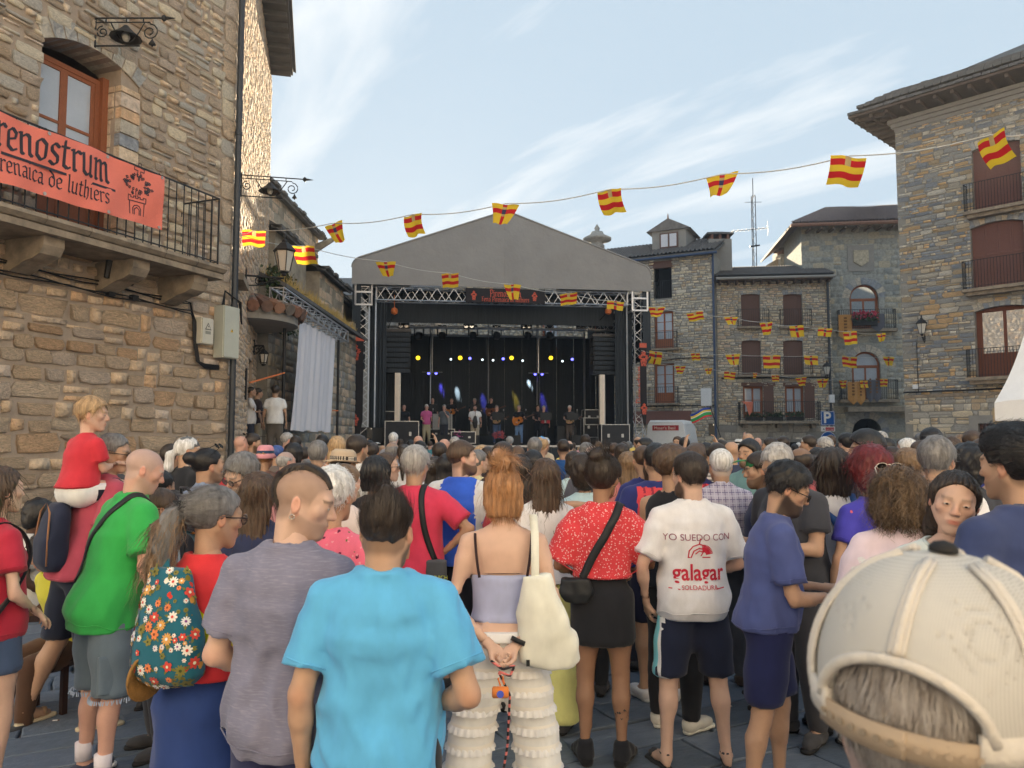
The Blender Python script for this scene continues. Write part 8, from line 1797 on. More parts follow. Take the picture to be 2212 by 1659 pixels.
M_FRILL=cloth_mat((236,230,222))
for i in range(2): # frilled tiers round each trouser leg
 Hp,K,A=hu.legs_[i];rg=np.random.default_rng(i)
 for zz in np.linspace(.09,.80,9)*k:
  f=np.clip((.9*k-zz)/(.9*k-.085*k),0,1);c=Hp+(K-Hp)*min(1,f*2.0)if zz>K[2]else K+(A-K)*((K[2]-zz)/(K[2]-A[2]));R=np.interp(zz,[.09*k,.49*k,.80*k],[.105,.103,.108]);n=70;V=[];Fc=[]
  for j in range(n):
   a=2*math.pi*j/n;w=.006*math.sin(j*1.9)+rg.normal(0,.0015)
   V+=[(c[0]+R*.95*math.cos(a),c[1]+R*1.0*math.sin(a),zz+.016),(c[0]+(R+.008+w)*.97*math.cos(a),c[1]+(R+.008+w)*math.sin(a),zz),(c[0]+(R+.012+w)*.97*math.cos(a),c[1]+(R+.012+w)*math.sin(a),zz-.014)]
  for j in range(n):
   q=(j+1)%n
   for e in range(2):Fc.append((j*3+e,j*3+e+1,q*3+e+1,q*3+e))
  link('lace_frill',new_mesh('lace_frill',np.array(V),np.array(Fc),M_FRILL,None,True),bt)
add_mesh(bt,'waistband',(lambda G:(G.loft(hu.tors,0,2.3,.022),G.cut((0,0,1.0*k),(0,0,1)),G.cut((0,0,.955*k),(0,0,-1)),G.mesh())[3])(SDF((-.3,-.3,.9),(.3,.3,1.05),.0095)),M_FRILL)
t=gear('tote_bag','cream canvas tote bag on the ginger haired woman\'s shoulder','bag',r);S_=SDF((.0,-.36,.70),(.40,.1,1.28),.011);S_.loft([(.80,.10,.045,.215,-.14),(.83,.13,.055,.205,-.14),(.95,.125,.055,.19,-.145),(1.08,.095,.045,.165,-.15),(1.2,.06,.028,.14,-.15)],.02,3);fo=waves(41,22,6,(1.2,1.2,.5));S_.disp(lambda X,Y,Z:.014*fo(X,Y,Z));MC=cloth_mat((222,212,196));add_mesh(t,'pouch',S_.mesh(1),MC)
ribbon(t,'strap',[(.14,-.165,1.18),(.14,-.150,1.28),(.14,-.10,1.38),(.135,-.03,1.45),(.14,.06,1.40),(.16,.03,1.25),(.165,-.05,1.16)],.035,MC,(1,0,0));MB().box((.10,-.20,.825),(.115,-.185,.85)).build('label',M_BLK,t)
wz=hu.wr[1];MB().bar(wz+(0.018,.008,.03),wz+(.01,.004,.012),.034,12).build('wristband',M_BLK,r,True)
t=gear('dog_leash','black and pink dog leash held behind the lace trousers','leash',r);pts=[(-.05,-.24,.86),(.0,-.26,.83),(.05,-.24,.84),(.03,-.25,.80),(-.02,-.25,.82),(.03,-.24,.72),(.02,-.2,.5),(-.02,-.17,.25),(-.06,-.15,.02)]
LM=pattern_mat('leash',(40,36,40),grid_lines(None,[(2,.035,.45,(226,128,124),0)]));P_=np.array(pts);tt=np.linspace(0,len(P_)-1,60);MB().tube(np.c_[[np.interp(tt,range(len(P_)),P_[:,j])for j in range(3)]].T,.0055,6).build('rope',LM,t,True)
MB().lathe([(.018,-.035),(.024,-.03),(.024,.03),(.018,.035)],(0,0,0),12,M=Matrix.Rotation(math.pi/2,4,'Y')).build('bag_dispenser',cloth_mat((238,118,32)),t,True,loc=(-.01,-.255,.735));MB().bar((-.01,-.28,.735),(-.01,-.283,.735),.015,12).build('blue_print',cloth_mat((70,90,200)),t);MB().tube([(-.01,-.25,.76),(-.02,-.25,.79),(.0,-.25,.80),(.005,-.25,.765)],.004,5).build('hook',cloth_mat((238,118,32)),t)
# -- woman in the red floral blouse
r,hu,tp,bt=person('woman in a red floral blouse and short black skirt',1303,985,4.45,-8,g='f',skin='brown',hair='bun',hc='dark',head=(-28,4,4),arms=(((-.26,-.03,1.12),(-.15,.15,1.04)),((.29,.02,1.14),(.16,.2,1.06))),top=('tee',FLORAL,dict(hem=1.06,sleeve=.88,loose=.03,puff=.022,ease=.022,wr=.012)),bot=('skirt',BLACK,dict(end=.68,waist=1.12,wide=.03,ease=.014)),shoes=('boot',BLACK,(26,26,28)),stance=.09,hairargs=dict(t=.055,knot=(.0,-.08,.12)),strn=4500,skw=dict(flow=flow_to((0,-.07,.15)),ln=.08,w=.0009,lift=.05,curl=.15))
T=hu.head_T();S_=SDF((-.09,-.15,.05),(.09,.06,.22),.0075);S_.ell((0,-.055,.125),(.055,.05,.035),0);S_.disp(lambda X,Y,Z:.012*waves(33,80,6)(X,Y,Z));V,Q=S_.mesh();SV,SQ=strands(V,Q,500,flow_down((0,0,.1),-.4),ln=.09,w=.0014,lift=.2,curl=.3,seed=17);V,Q,_=join([(V,Q,None),(SV,SQ,None)]);add_mesh(r,'bun',(xfm(T,V),Q),hair_mat('dark'));hoop(r,hu,1,.03,mat('gold',lin(200,170,110),.25,metal=.9,var=0))
MB().tube([(-.08,-.055,.06),(-.07,-.07,.12),(0,-.075,.15),(.07,-.07,.12),(.08,-.055,.06)],.004,5).build('hair_band',M_RUB,r,M=T)
t=gear('belt_bag','black belt bag worn across the red floral blouse','bag',r);ribbon(t,'strap',[(-.14,-.155,1.0),(-.06,-.165,1.14),(.03,-.155,1.28),(.095,-.11,1.4),(.12,-.02,1.46),(.1,.1,1.36),(-.05,.16,1.1)],.045,M_BLK,(1,0,-.6),on=tp);S_=SDF((-.3,-.3,.84),(0,.02,1.1),.010);S_.loft([(.90,.06,.03,-.14,-.145),(.95,.095,.04,-.14,-.145),(1.03,.085,.035,-.14,-.14)],0,3);S_.disp(lambda X,Y,Z:.006*waves(3,30,5)(X,Y,Z));add_mesh(t,'pouch',S_.mesh(1),M_BLK)
TAT=mat('tattoo_ink',(.05,.055,.06),.6,var=.3)
tt=line_quads([[(-.03,.02),(.0,.0),(.03,.01),(.02,.04),(-.01,.03),(-.03,.02)],[(-.02,.03),(.015,.045),(.03,.03)]],.012);o=MB()
for q in tt:o.add([(p[0]+hu.legs_[1][2][0]+.0,0,p[1]+.26)for p in q],[(0,1,2,3)])
tb_=o.build('tattoo',TAT,r);print_on(r,[c for c in r.children if c.name.startswith('body')][0],[tb_],.0015)
# -- man in the white printed T-shirt
r,hu,tp,bt=person('man in a white T-shirt with red print on the back',1487,979,4.4,3,skin='fair',hair='short',hc='dark',beard=.9,build=1.05,head=(26,4,0),arms=(((-.30,-.04,1.13),(-.25,.08,.90)),((.28,.02,1.12),(.12,.2,1.06))),top=('tee',WHITE,dict(loose=.016,hem=.83,sleeve=.8,wr=.015)),bot=('shorts',(30,36,58),dict(end=.50,wide=.03)),shoes=('sandal',(66,66,70),(44,46,50)),stance=.22,hairargs=dict(t=.02),strn=4500,skw=dict(flow=flow_down((0,-.03,.14),.3),ln=.03,w=.0009,lift=.2))
RP=mat('print_red',lin(196,44,66),.8,var=.08);GP=mat('print_grey',lin(150,90,110),.8)
ps=[flat_text(r,'YO SUEDO CON',.05,.0,1.245,GP),flat_text(r,'galagar',.122,.0,1.035,RP,bold=.002,sx=.84),flat_text(r,'SOLDADURA',.034,.0,.985,RP)]
o=MB()
for q in line_quads([[(-.06,0),(.06,0)],[(-.06,0),(-.055,.035),(-.035,.06),(0,.072),(.03,.062)],[(-.045,.0),(-.03,.035),(0,.05),(.02,.045)],[(-.02,.02),(0,.035),(.015,.03),(.03,.04),(.01,.01)],[(0,.075),(.006,.1)]]+[[(.02+.02*math.cos(a),.012+.02*math.sin(a)),(.02+.055*math.cos(a),.012+.055*math.sin(a))]for a in np.linspace(.2,1.6,10)]+[[(-.16,-.165),(-.11,-.168)],[(.09,-.168),(.14,-.165)]],.006):o.add([(p[0]+.0,0,p[1]+1.155)for p in q],[(0,1,2,3)])
ps.append(o.build('print',RP,r));print_on(r,tp,ps,.004)
paint_faces(bt,[cloth_mat((30,36,58)),cloth_mat((226,228,232)),cloth_mat((110,200,220))],lambda c:np.where((c[:,0]<-.12)&(np.abs(c[:,1]+.01)<.05),np.where(np.abs(c[:,1]+.01)<.018,2,np.where((np.abs(c[:,1]+.01)>.03),1,0)),0))
# -- bearded man with sunglasses
r,hu,tp,bt=person('bearded man with sunglasses in a faded blue T-shirt looking down at a phone',1700,1022,3.9,-98,H=1.665,skin='tan',hair='curly',hc='black',beard=.95,build=1.06,lean=6,legs=[[(-.085,-.01,.9),(-.1,.07,.49),(-.1,.05,.085)],[(.085,-.01,.9),(.1,-.06,.49),(.1,-.13,.085)]],head=(-4,26,0),arms=(((-.22,.08,1.10),(-.08,.34,1.10)),((.225,.08,1.09),(.08,.34,1.09))),hands=('g','g'),top=('tee',(66,78,132),dict(loose=.014,hem=.91,sleeve=.72,wr=.016)),bot=('shorts',(28,34,76),dict(end=.54,wide=.03)),shoes=('sneaker',BLACK,(60,60,60)),hairargs=dict(t=.024),strn=4500,skw=dict(ln=.045,w=.0009,lift=.3,curl=.6,cf=200))
glasses(r,hu,True);a=hand_world(r,hu,1,(-.10,.1,.03));phone('dark phone held by the man in the faded blue T-shirt',a,math.radians(-98),-1.0)
# -- woman in the pale pink blouse
BL=cloth_mat((216,190,200),'blouse_pink')
r,hu,tp,bt=person('woman with curly brown hair in a pale pink blouse with embroidered sleeves',1932,1012,3.55,4,g='f',skin='fair',hair='tight',hc='brown',build=1.2,head=(-10,4,0),arms=(((-.26,-.02,1.10),(-.18,.15,1.0)),((.24,-.02,1.10),(.18,.15,1.0))),top=('tee',BL,dict(loose=.02,hem=.84,sleeve=.95,puff=.018,wr=.008,neck=.062)),bot=('trousers',(200,196,190)),hairargs=dict(t=.028),strn=0)
T=hu.head_T();S_=SDF((-.2,-.22,-.24),(.2,.14,.18),.0075);S_.ell((0,-.025,.03),(.112,.122,.108),.01);S_.ell((0,-.05,-.05),(.135,.1,.1),.05);S_.cut((0,.05,0),(0,1,-.35));S_.disp(lambda X,Y,Z:.020*waves(55,48,7)(X,Y,Z));V,Q=S_.mesh();SV,SQ=strands(V,Q,6000,flow_down((0,-.03,.16),.8),ln=.15,w=.0013,lift=.22,curl=1.6,cf=95,seed=21,seg=10);V,Q,_=join([(V,Q,None),(SV,SQ,None)]);add_mesh(r,'curls',(xfm(T,V),Q),mat('hair_chestnut',(.05,.03,.018),.4,var=0,vs=40,stretch=(1,1,.3),col2=(.26,.16,.08),fac=(.35,.75),spec=.5));glasses(r,hu,True,up=True,rim=mat('rim_pale',lin(220,210,200),.3))
em=MB();rg=np.random.default_rng(3)
def emb(cx,cz,s):
 for j in range(5):
  a=j*1.257;ring=[(cx+s*(.55*math.cos(a)+.42*math.cos(b)),cz+s*(.55*math.sin(a)+.42*math.sin(b)))for b in np.linspace(0,6.28,9)]
  for q in line_quads([ring],.0035):em.add([(p[0],0,p[1])for p in q],[(0,1,2,3)])
for cx,cz,s in((-.245,1.22,.022),(-.225,1.265,.014),(-.255,1.16,.014),(-.25,1.12,.02),(-.235,1.185,.011)):emb(cx,cz,s)
eo=em.build('embroidery',cloth_mat((236,230,234)),tp);print_on(r,tp,[eo],.002);MB().box((-.03,-.001,0),(.03,.001,.035)).build('neck_label',cloth_mat((226,220,214)),tp,loc=(0,hu.N[1]-.075,1.445*hu.k))
# -- woman facing the camera
r,hu,tp,bt=person('woman with dark tied hair facing the camera beside the pink blouse',2056,1012,2.95,158,g='f',skin='fair',hair='long',hc='dark',head=(-4,6,-10),top=('tee',(196,204,200),dict(neck=.075,vneck=.08)),bot=('trousers',(60,70,90)),strn=1600,hairargs=dict(t=.008,L=.1),skw=dict(flow=flow_to((0,-.12,-.06)),ln=.08,w=.0013,lift=.02))
# -- man in navy at the right edge
r,hu,tp,bt=person('man with thick black wavy hair in a navy T-shirt at the right edge',2186,920,2.75,20,skin='tan',hair='quiff',hc='black',build=1.12,beard=.3,head=(6,2,0),arms=(((-.28,.0,1.13),(-.2,.15,1.0)),'down'),top=('tee',(48,60,100),dict(loose=.012,sleeve=.8,wr=.011)),bot=('trousers',(50,52,60)),hairargs=dict(t=.034),strn=7000,skw=dict(flow=flow_to((.0,-.16,.02),-.1),ln=.07,w=.0009,lift=.2,curl=.5,cf=90))
# -- man in the mesh trucker cap, closest
def cap_man():
 r,hu,tp,bt=person('grey haired man in a cream cap, closest to the camera',2003,1228,.685,-44,skin='pink',hair=None,hc='salt',buzz=.75,head=(0,0,5),top=('tee',(150,150,150)),bot=('trousers',(60,60,60)),build=1.05)
 T=hu.head_T()
 Hd=hair_sdf('crop',.005,5,t=.010);V,Q=Hd.mesh();SV,SQ=strands(V,Q,9000,flow_down((0,-.06,.13),.7),ln=.028,w=.0006,lift=.18,seed=31,seg=4);V,Q,_=join([(V,Q,None),(SV,SQ,None)]);add_mesh(r,'hair',(xfm(T,V),Q),mat('hair_grizzled',(.17,.145,.13),.5,var=0,vs=90,stretch=(1,1,.3),col2=(.5,.46,.43),fac=(.35,.7),bump=.4,bs=150,bd=.004))
 # net fabric: fine weave, partly see-through
 m=mat('cap_mesh',lin(208,206,202),.85,var=.04,vs=8);nt=m.node_tree;N=nt.nodes;L=nt.links;b=N['Principled BSDF'];tc=N.new('ShaderNodeTexCoord');wv_=[]
 for ax,sc in(('Z',300),('X',300)):
  w_=N.new('ShaderNodeTexWave');w_.bands_direction=ax;w_.inputs['Scale'].default_value=sc/2;w_.inputs['Distortion'].default_value=0;L.new(tc.outputs['Object'],w_.inputs['Vector']);wv_.append(w_)
 ml_=N.new('ShaderNodeMath');ml_.operation='MAXIMUM';L.new(wv_[0].outputs['Fac'],ml_.inputs[0]);L.new(wv_[1].outputs['Fac'],ml_.inputs[1]);rm=N.new('ShaderNodeMapRange');rm.inputs['To Min'].default_value=.55;rm.inputs['To Max'].default_value=.82;L.new(ml_.outputs[0],rm.inputs['Value']);L.new(rm.outputs[0],b.inputs['Alpha'])
 cap=gear('trucker_cap','cream mesh trucker cap with plastic snap strap on the nearest man','cap',r);mc=mat('cap_tape',lin(208,202,194),.8,var=.08,vs=20,bump=.5,bs=120)
 c0=(0,-.012,.045);R0=np.array([.098,.116,.104])
 S_=SDF((-.13,-.16,-.02),(.13,.16,.18),.0038);S_.ell(c0,R0,0);wv=waves(5,24,4);S_.disp(lambda X,Y,Z:.004*wv(X,Y,Z));I_=SDF((-.13,-.16,-.02),(.13,.16,.18),.0038);I_.ell(c0,R0-.006,0);I_.disp(lambda X,Y,Z:.004*wv(X,Y,Z));S_.F=np.maximum(S_.F,-I_.F);S_.cut((0,0,.016),(0,0,-1));S_.ell((0,-.13,.022),(.064,.06,.052),.004,None,'s');V,Q=S_.mesh(1);add_mesh(cap,'mesh_crown',(xfm(T,V),Q),m)
 def on(az,z):
  q=math.sqrt(max(0,1-((z-c0[2])/R0[2])**2));return np.array([R0[0]*q*math.sin(az),c0[1]-R0[1]*q*math.cos(az),z])
 for az in np.arange(0,6.28,math.pi/3):
  for o_ in(-.045,.0,.045):
   z0=.078 if abs(((az+math.pi)%(2*math.pi))-math.pi)<.3 else .018
   pts=[on(az+o_/max(.25,math.sqrt(max(.01,1-((z-c0[2])/R0[2])**2))),z)*1.004 for z in np.linspace(z0,.143,12)];MB().tube(pts,.0042 if o_==0 else .0022,6).build('seam',mc,cap,True,M=T)
 ring=[on(a,.02)*(1.005,1.005,1)for a in np.linspace(.62,2*math.pi-.62,40)];ribbon(cap,'sweatband',[xfm(T,p[None])[0]for p in ring],.022,mc,(0,0,1),n=8)
 ed=[np.array([.064*math.cos(a),0,.022+.052*math.sin(a)])for a in np.linspace(.05,math.pi-.05,20)];pe=[]
 for p in ed:z=p[2];q=max(.05,1-((z-c0[2])/R0[2])**2-(p[0]/R0[0])**2);pe.append((p[0],c0[1]-R0[1]*math.sqrt(q),z))
 MB().tube(np.array(pe),.0048,7).build('opening_tape',mc,cap,True,M=T)
 MB().lathe([(.012,0),(.012,.004),(.008,.008),(.001,.01)],(0,-.012,.147),12).build('button',M_RUB,cap,True,M=T)
 ml=mat('snap_plastic',lin(166,148,128),.45,var=.06)
 for a0,a1,off,zz in((-.72,.12,1.008,.016),(-.08,.72,1.0,.016)):
  arcp=[on(a,.022)*(off,off,1)-(0,0,.008)for a in np.linspace(a0,a1,14)];s=ribbon(cap,'snap_strap',[xfm(T,p[None])[0]for p in arcp],.021,ml,(0,0,1),.0012,n=8)
  for a in np.linspace(a0+.08,a1-.1,7):p=xfm(T,(on(a,.022)*(off+.016,off+.016,1)-(0,0,.008))[None])[0];q=xfm(T,(on(a,.022)*(off+.028,off+.028,1)-(0,0,.008))[None])[0];MB().bar(p,q,.0028,8).build('snap',ml if a0>-.3 else M_SLAB,s)
 B=SDF((-.12,.0,0),(.12,.24,.1),.006);B.ell((0,.125,.03),(.085,.085,.05),0);B.ell((0,.125,.022),(.097,.1,.05),0,None,'s');B.cut((0,.075,0),(0,-1,0));V,Q=B.mesh();add_mesh(cap,'brim',(xfm(T,V),Q),cloth_mat((44,48,58)))
 S_=SDF((-.12,.02,.0),(.12,.14,.17),.006);S_.ell(c0,R0+.003,0);S_.cut((0,.055,0),(0,-1,0));S_.cut((0,0,.02),(0,0,-1));V,Q=S_.mesh();add_mesh(cap,'front_panel',(xfm(T,V),Q),cloth_mat((44,48,58)))
cap_man()
# ================================================================ people around and behind the front row
G_MID='people standing in the middle of the crowd'
# -- father and child on his shoulders
r,hu,tp,bt=person('father in a maroon T-shirt carrying a child on his shoulders',246,932,5.1,-42,lean=14,skin='tan',hair='short',hc='salt',build=1.12,head=(-40,8,0),arms=(((-.25,-.02,1.13),(-.2,.12,.95)),'front'),top=('tee',(168,62,84),dict(loose=.02,sleeve=.75)),bot=('shorts',(32,38,56),dict(end=.5,wide=.02)),shoes=('sandal',(150,120,90),(186,170,140)),legs=[[(-.09,-.01,.9),(-.16,-.06,.49),(-.24,-.20,.085)],[(.09,-.01,.9),(.12,.03,.49),(.12,.02,.085)]]);glasses(r,hu,True)
worn_bag(r,hu,'navy backpack on the father in maroon',(38,44,66),zc=1.14,w=.27,hgt=.42,trim=(150,104,70))
rf,hf=r,hu
KW_=dict(g='c',H=1.08,sit=True,skin='fair',hair='short',hc='blond',head=(-46,6,0),lean=10)
r,hu,tp,bt=person('small blond child in a red T-shirt sitting on the father\'s shoulders',198,888,4.95,-30,z=.90,top=('tee',(190,32,50),dict(hem=.95,sleeve=.7,loose=.015,wr=.010)),bot=('trousers',(212,210,214),dict(ease=.03,waist=1.0)),shoes=('sneaker',(200,200,204),None),legs=[[(-.09,0,.9),(-.16,.38,.98),(-.16,.46,.56)],[(.09,0,.9),(.16,.38,.98),(.16,.46,.56)]],arms=(((-.22,.14,1.14),(-.12,.36,1.2)),((.22,.14,1.14),(.12,.36,1.2))),build=1.12,hairargs=dict(t=.02),strn=1200,skw=dict(ln=.06,w=.0018,lift=.08),**KW_)
paint_faces(bt,[cloth_mat((212,210,214)),cloth_mat((30,34,52))],lambda c:((c[:,0]>.05)&(c[:,1]>.05)&(np.abs(((c[:,2]-.60)*1)%.022)<.009)).astype(int))
# -- woman in red at the left edge
r,hu,tp,bt=person('woman with long brown hair in a dark red T-shirt at the left edge',8,1008,3.9,-32,g='f',skin='fair',hair='long',hc='brown',arms=('down',((.25,-.02,1.12),(.17,.13,1.0))),top=('tee',(166,24,52),dict(loose=.02,hem=.88)),bot=('shorts',DENIMB,dict(end=.70,wide=.03)),shoes=('sandal',BLACK,(50,46,44)),hairargs=dict(t=.014,L=.26),strn=900,skw=dict(ln=.14,w=.0014,lift=.02));worn_bag(r,hu,'black backpack with silver rings on the woman in dark red',(30,32,38),zc=1.12,w=.30,hgt=.42,dp=.16,x=.08,trim=(190,190,190))
def mid(label,x,y,d,yaw=0,top=('tee',(120,120,120)),ex=None,**kw):
 kw.setdefault('bot',('trousers',random.choice([(50,56,72),(60,60,66),(44,46,52),(96,90,80)])));kw.setdefault('skin','tan');kw.setdefault('group',G_MID)
 o=person(label,x,y,d,yaw,top=top,**kw)
 if ex:ex(*o)
 return o
RJ,BJ=cloth_mat((222,60,68)),cloth_mat((42,50,110))
def jersey(r,hu,tp,bt):
 paint_faces(tp,[RJ,BJ,cloth_mat((150,40,60))],lambda c:np.where((np.abs(c[:,0])>.155*hu.k)|(c[:,2]>1.455*hu.k),1,np.where((np.abs(np.abs(c[:,0])-.05)<.006)|(np.abs(np.abs(c[:,0])-.1)<.006),2,0)))
def jersey17(r,hu,tp,bt):
 jersey(r,hu,tp,bt);Y_=cloth_mat((240,190,50));print_on(r,tp,[flat_text(r,'LAPEYRA',.06,.0,1.27,Y_),flat_text(r,'17',.2,.0,1.07,Y_,bold=.004)],.004)
def edu(r,hu,tp,bt):
 paint_faces(tp,[cloth_mat((30,88,208)),cloth_mat((222,222,230))],lambda c:(np.abs(c[:,0])>(.13+(1.42-c[:,2]/hu.k)*.05)).astype(int));print_on(r,tp,[flat_text(r,'EDU',.085,-.02,1.24,cloth_mat((236,236,240)),bold=.002)],.004)
def side_bag(label,c,txt=None):
 def f(r,hu,tp,bt):
  t=gear('shoulder_bag',label,'bag',r);ribbon(t,'strap',[(.17,-.12,.98),(.10,-.15,1.2),(.07,-.11,1.4),(.075,-.02,1.47),(.05,.1,1.38),(.0,.15,1.15)],.04,M_BLK,(1,0,0),on=tp);S_=SDF((.05,-.3,.74),(.32,.06,1.04),.011);S_.loft([(.80,.07,.04,.18,-.13),(.99,.07,.035,.18,-.13)],0,4);add_mesh(t,'pouch',S_.mesh(1),as_mat(c))
  if txt:o=default_text(t,txt,.035,(.13,-.178,.87),(1,0,0),(0,0,1),cloth_mat((190,200,60)))
 return f
mid('man in a crimson T-shirt with thick grey hair and a hand on his hip',899,966,5.4,-6,('tee',(200,42,78),dict(loose=.02,sleeve=.75)),side_bag('grey shoulder bag on the man in crimson',(74,76,82),'MUNICH'),hair='short',hc='grey',arms=('down',((.40,-.05,1.2),(.20,.03,1.03))),build=1.1,hairargs=dict(t=.026),strn=900,skw=dict(ln=.05,w=.002,lift=.12),head=(-14,4,0),bot=('trousers',(44,48,66)))
mid('bearded man in a blue and white sports shirt lettered on the back',1000,950,5.7,-14,('tee',(30,88,208),dict(loose=.02,sleeve=.8)),edu,hair='short',hc='brown',beard=.9,head=(-62,0,0),build=1.1,arms=('down','down'),bot=('shorts',(30,32,44)),skin='fair')
mid('woman in a white T-shirt and yellow trousers with long brown hair',1178,989,4.9,0,('tee',WHITE,dict(hem=.96)),None,g='f',hair='long',hc='brown',skin='fair',bot=('trousers',(214,214,130),dict(wide=.05)),hairargs=dict(t=.012,L=.32),strn=1000,skw=dict(ln=.16,w=.0015,lift=.02,curl=.15))
mid('person in maroon with straight dark hair embracing a friend',1121,981,5.3,0,('tee',(140,26,50)),None,g='f',hair='long',hc='dark',arms=('down','shoulder'),hairargs=dict(L=.2))
mid('man in a red and navy football jersey with black cropped hair',1416,956,5.5,2,('tee',RJ,dict(loose=.02,sleeve=.8)),jersey,hair='short',hc='black',build=1.08,bot=('shorts',(30,34,60)),shoes=('sneaker',WHITE,(220,220,220)))
mid('man in a red and navy jersey with yellow name and number',1502,958,5.9,-4,('tee',RJ,dict(loose=.02,sleeve=.8)),jersey17,hair='quiff',hc='brown',head=(-30,0,0))
mid('curly haired young man in a black tank top',1456,966,4.95,-35,('tank',BLACK),None,hair='curly',hc='brown',beard=.4,head=(-60,0,0),hairargs=dict(t=.03),arms=('cross','cross'),bot=('trousers',BLACK),shoes=('sneaker',(190,186,176),(214,208,196)))
mid('grey haired man in a lilac checked shirt',1556,970,5.8,-3,('tee',PLAID,dict(loose=.02,sleeve=.8,collar=True)),None,hair='short',hc='white',bot=('trousers',(70,76,90)),hairargs=dict(t=.016),shoes=('flat',(60,50,46),None),strn=700,skw=dict(ln=.04,w=.002,lift=.06))
mid('grey haired man in a black polo bending his head',1680,958,4.7,118,('tee',(56,58,66),dict(collar=True,loose=.02)),None,hair='short',hc='grey',H=1.78,head=(0,34,0),lean=6,beard=.2,build=1.12,belly=.1,hairargs=dict(t=.012),arms=('phone','down'))
mid('man in a green cap and navy T-shirt holding a phone',1640,975,5.4,80,('tee',(38,46,78),dict(loose=.02)),lambda r,hu,tp,bt:(cap_hat(r,hu,(36,120,70)),phone('phone in the hand of the man with the green cap',hand_world(r,hu,0,(.0,.10,.02)),1.3,-.9)),hair='crop',hc='dark',beard=.7,build=1.1,head=(0,10,0),arms=('phone','down'),hands=('g','r'))
mid('woman with a dark bob in a white sleeveless top',1798,968,4.9,-4,('tank',WHITE,dict(neck=.07)),lambda r,hu,tp,bt:worn_bag(r,hu,'blue rucksack with black strap on the woman in the white sleeveless top',(44,84,146),zc=1.08,w=.26,hgt=.36,x=.08),g='f',hair='bob',hc='dark',head=(-12,0,0),hairargs=dict(t=.026,L=.3),strn=900,skw=dict(ln=.1,w=.0018,lift=.03))
mid('woman with big curly dark red hair and a blue patterned top',1876,976,4.6,6,('tee',pattern_mat('blue_pattern',(60,56,170),voro_spots([(224,110,120)],18,.34))),None,g='f',hair='afro',hc='red',hairargs=dict(t=.045),strn=1600,skw=dict(ln=.10,w=.002,lift=.2,curl=.9,cf=170))
mid('tall man with thick black hair looking left',1868,932,5.6,62,('tee',(60,60,70)),None,hair='short',hc='black',hairargs=dict(t=.034),head=(10,0,0))
mid('grey haired man with glasses looking right near the right edge',2024,944,4.4,-40,('tee',WHITE),lambda r,hu,tp,bt:glasses(r,hu,False),hair='short',hc='salt',hairargs=dict(t=.024),head=(-12,4,0),strn=700,skw=dict(ln=.045,w=.002,lift=.12))
mid('woman with a mass of black hair behind the woman facing the camera',2086,963,4.9,10,('tee',(60,60,66)),None,g='f',hair='afro',hc='black',hairargs=dict(t=.03))
mid('man in a royal blue sleeveless top looking left',2124,944,5.4,60,('tank',(44,58,140)),None,hair='crop',hc='brown',build=1.1)
mid('man with a dark fringe looking left in a white shirt',1990,950,6.0,70,('tee',WHITE),None,hair='short',hc='brown',skin='fair',beard=.2)
mid('woman with dark tied back hair looking left',1920,962,6.6,60,('tee',(120,130,190)),None,g='f',hair='tight',hc='dark')
mid('person with ash blond wavy hair behind the pink blouse',1957,975,5.6,0,('tee',(170,150,150)),None,g='f',hair='curly',hc='light',hairargs=dict(t=.03))
mid('bald man with a salmon polo shirt',1725,964,6.3,15,('tee',(196,92,92),dict(collar=True)),None,hair='fringe',hc='dark',head=(20,0,0))
mid('person with smooth black hair beside the salmon polo',1766,965,7.2,0,('tee',(60,62,72)),None,g='f',hair='bob',hc='black')
mid('woman with short dark hair below the white cap',1757,983,6.9,10,('tee',(50,52,60)),None,g='f',hair='bob',hc='dark')
mid('smiling bearded man facing left behind the green cap',1616,949,7.0,128,('tee',(110,150,150)),None,hair='short',hc='black',beard=.7,skin='tan',hairargs=dict(t=.024))
mid('bald man in a navy T-shirt',1579,950,8.4,0,('tee',(52,58,80)),None,hair='bald',skin='tan',build=1.1)
mid('person in a striped top and dark knitted cap',1548,958,7.4,0,('tee',STRIPE),None,hair='crop',hc='dark',hairargs=dict(t=.02))
mid('person in a turquoise top behind the checked shirt',1551,985,6.7,0,('tank',(60,180,220)),None,g='f',hair='tight',hc='dark')
mid('woman with a long auburn ponytail in a navy jersey',1389,959,6.2,6,('tee',BJ),None,g='f',hair='pony',hc='brown',hairargs=dict(t=.014,L=.34,knot=(0,-.10,.07)))
mid('woman with straight dark blond hair left of the jerseys',1356,975,6.8,0,('tee',(190,110,110)),None,g='f',hair='long',hc='light',hairargs=dict(L=.14))
mid('woman with big dark curls in front of the stage',1262,988,5.6,0,('tee',(170,200,220)),None,g='f',hair='afro',hc='dark',hairargs=dict(t=.035))
mid('bald man with a rim of grey hair',1279,960,7.2,0,('tee',(90,90,100)),None,hair='fringe',hc='grey',skin='pink')
mid('person with wavy dark hair in pale blue',1240,977,7.8,-10,('tee',(180,204,220)),None,g='f',hair='afro',hc='dark',hairargs=dict(t=.016))
mid('man with receding dark hair facing the camera',1085,950,6.3,152,('tee',(50,54,60)),None,skin='fair',hair='crop',hc='dark',head=(-6,14,0),hairargs=dict(t=.008,line=([-.13,-.05,-.028,-.02,.005,.03,.045,.06,.13],[-.062,-.062,-.045,.012,.020,.03,.07,.1,.12])))
mid('dark haired person left of the white T-shirt woman',1150,975,6.6,10,('tee',(70,60,70)),None,hair='short',hc='black',hairargs=dict(t=.022))
mid('man with cropped dark hair near the stage front',1118,959,8.0,0,('tee',(60,66,80)),None,hair='buzz',buzz=.9,hc='dark')
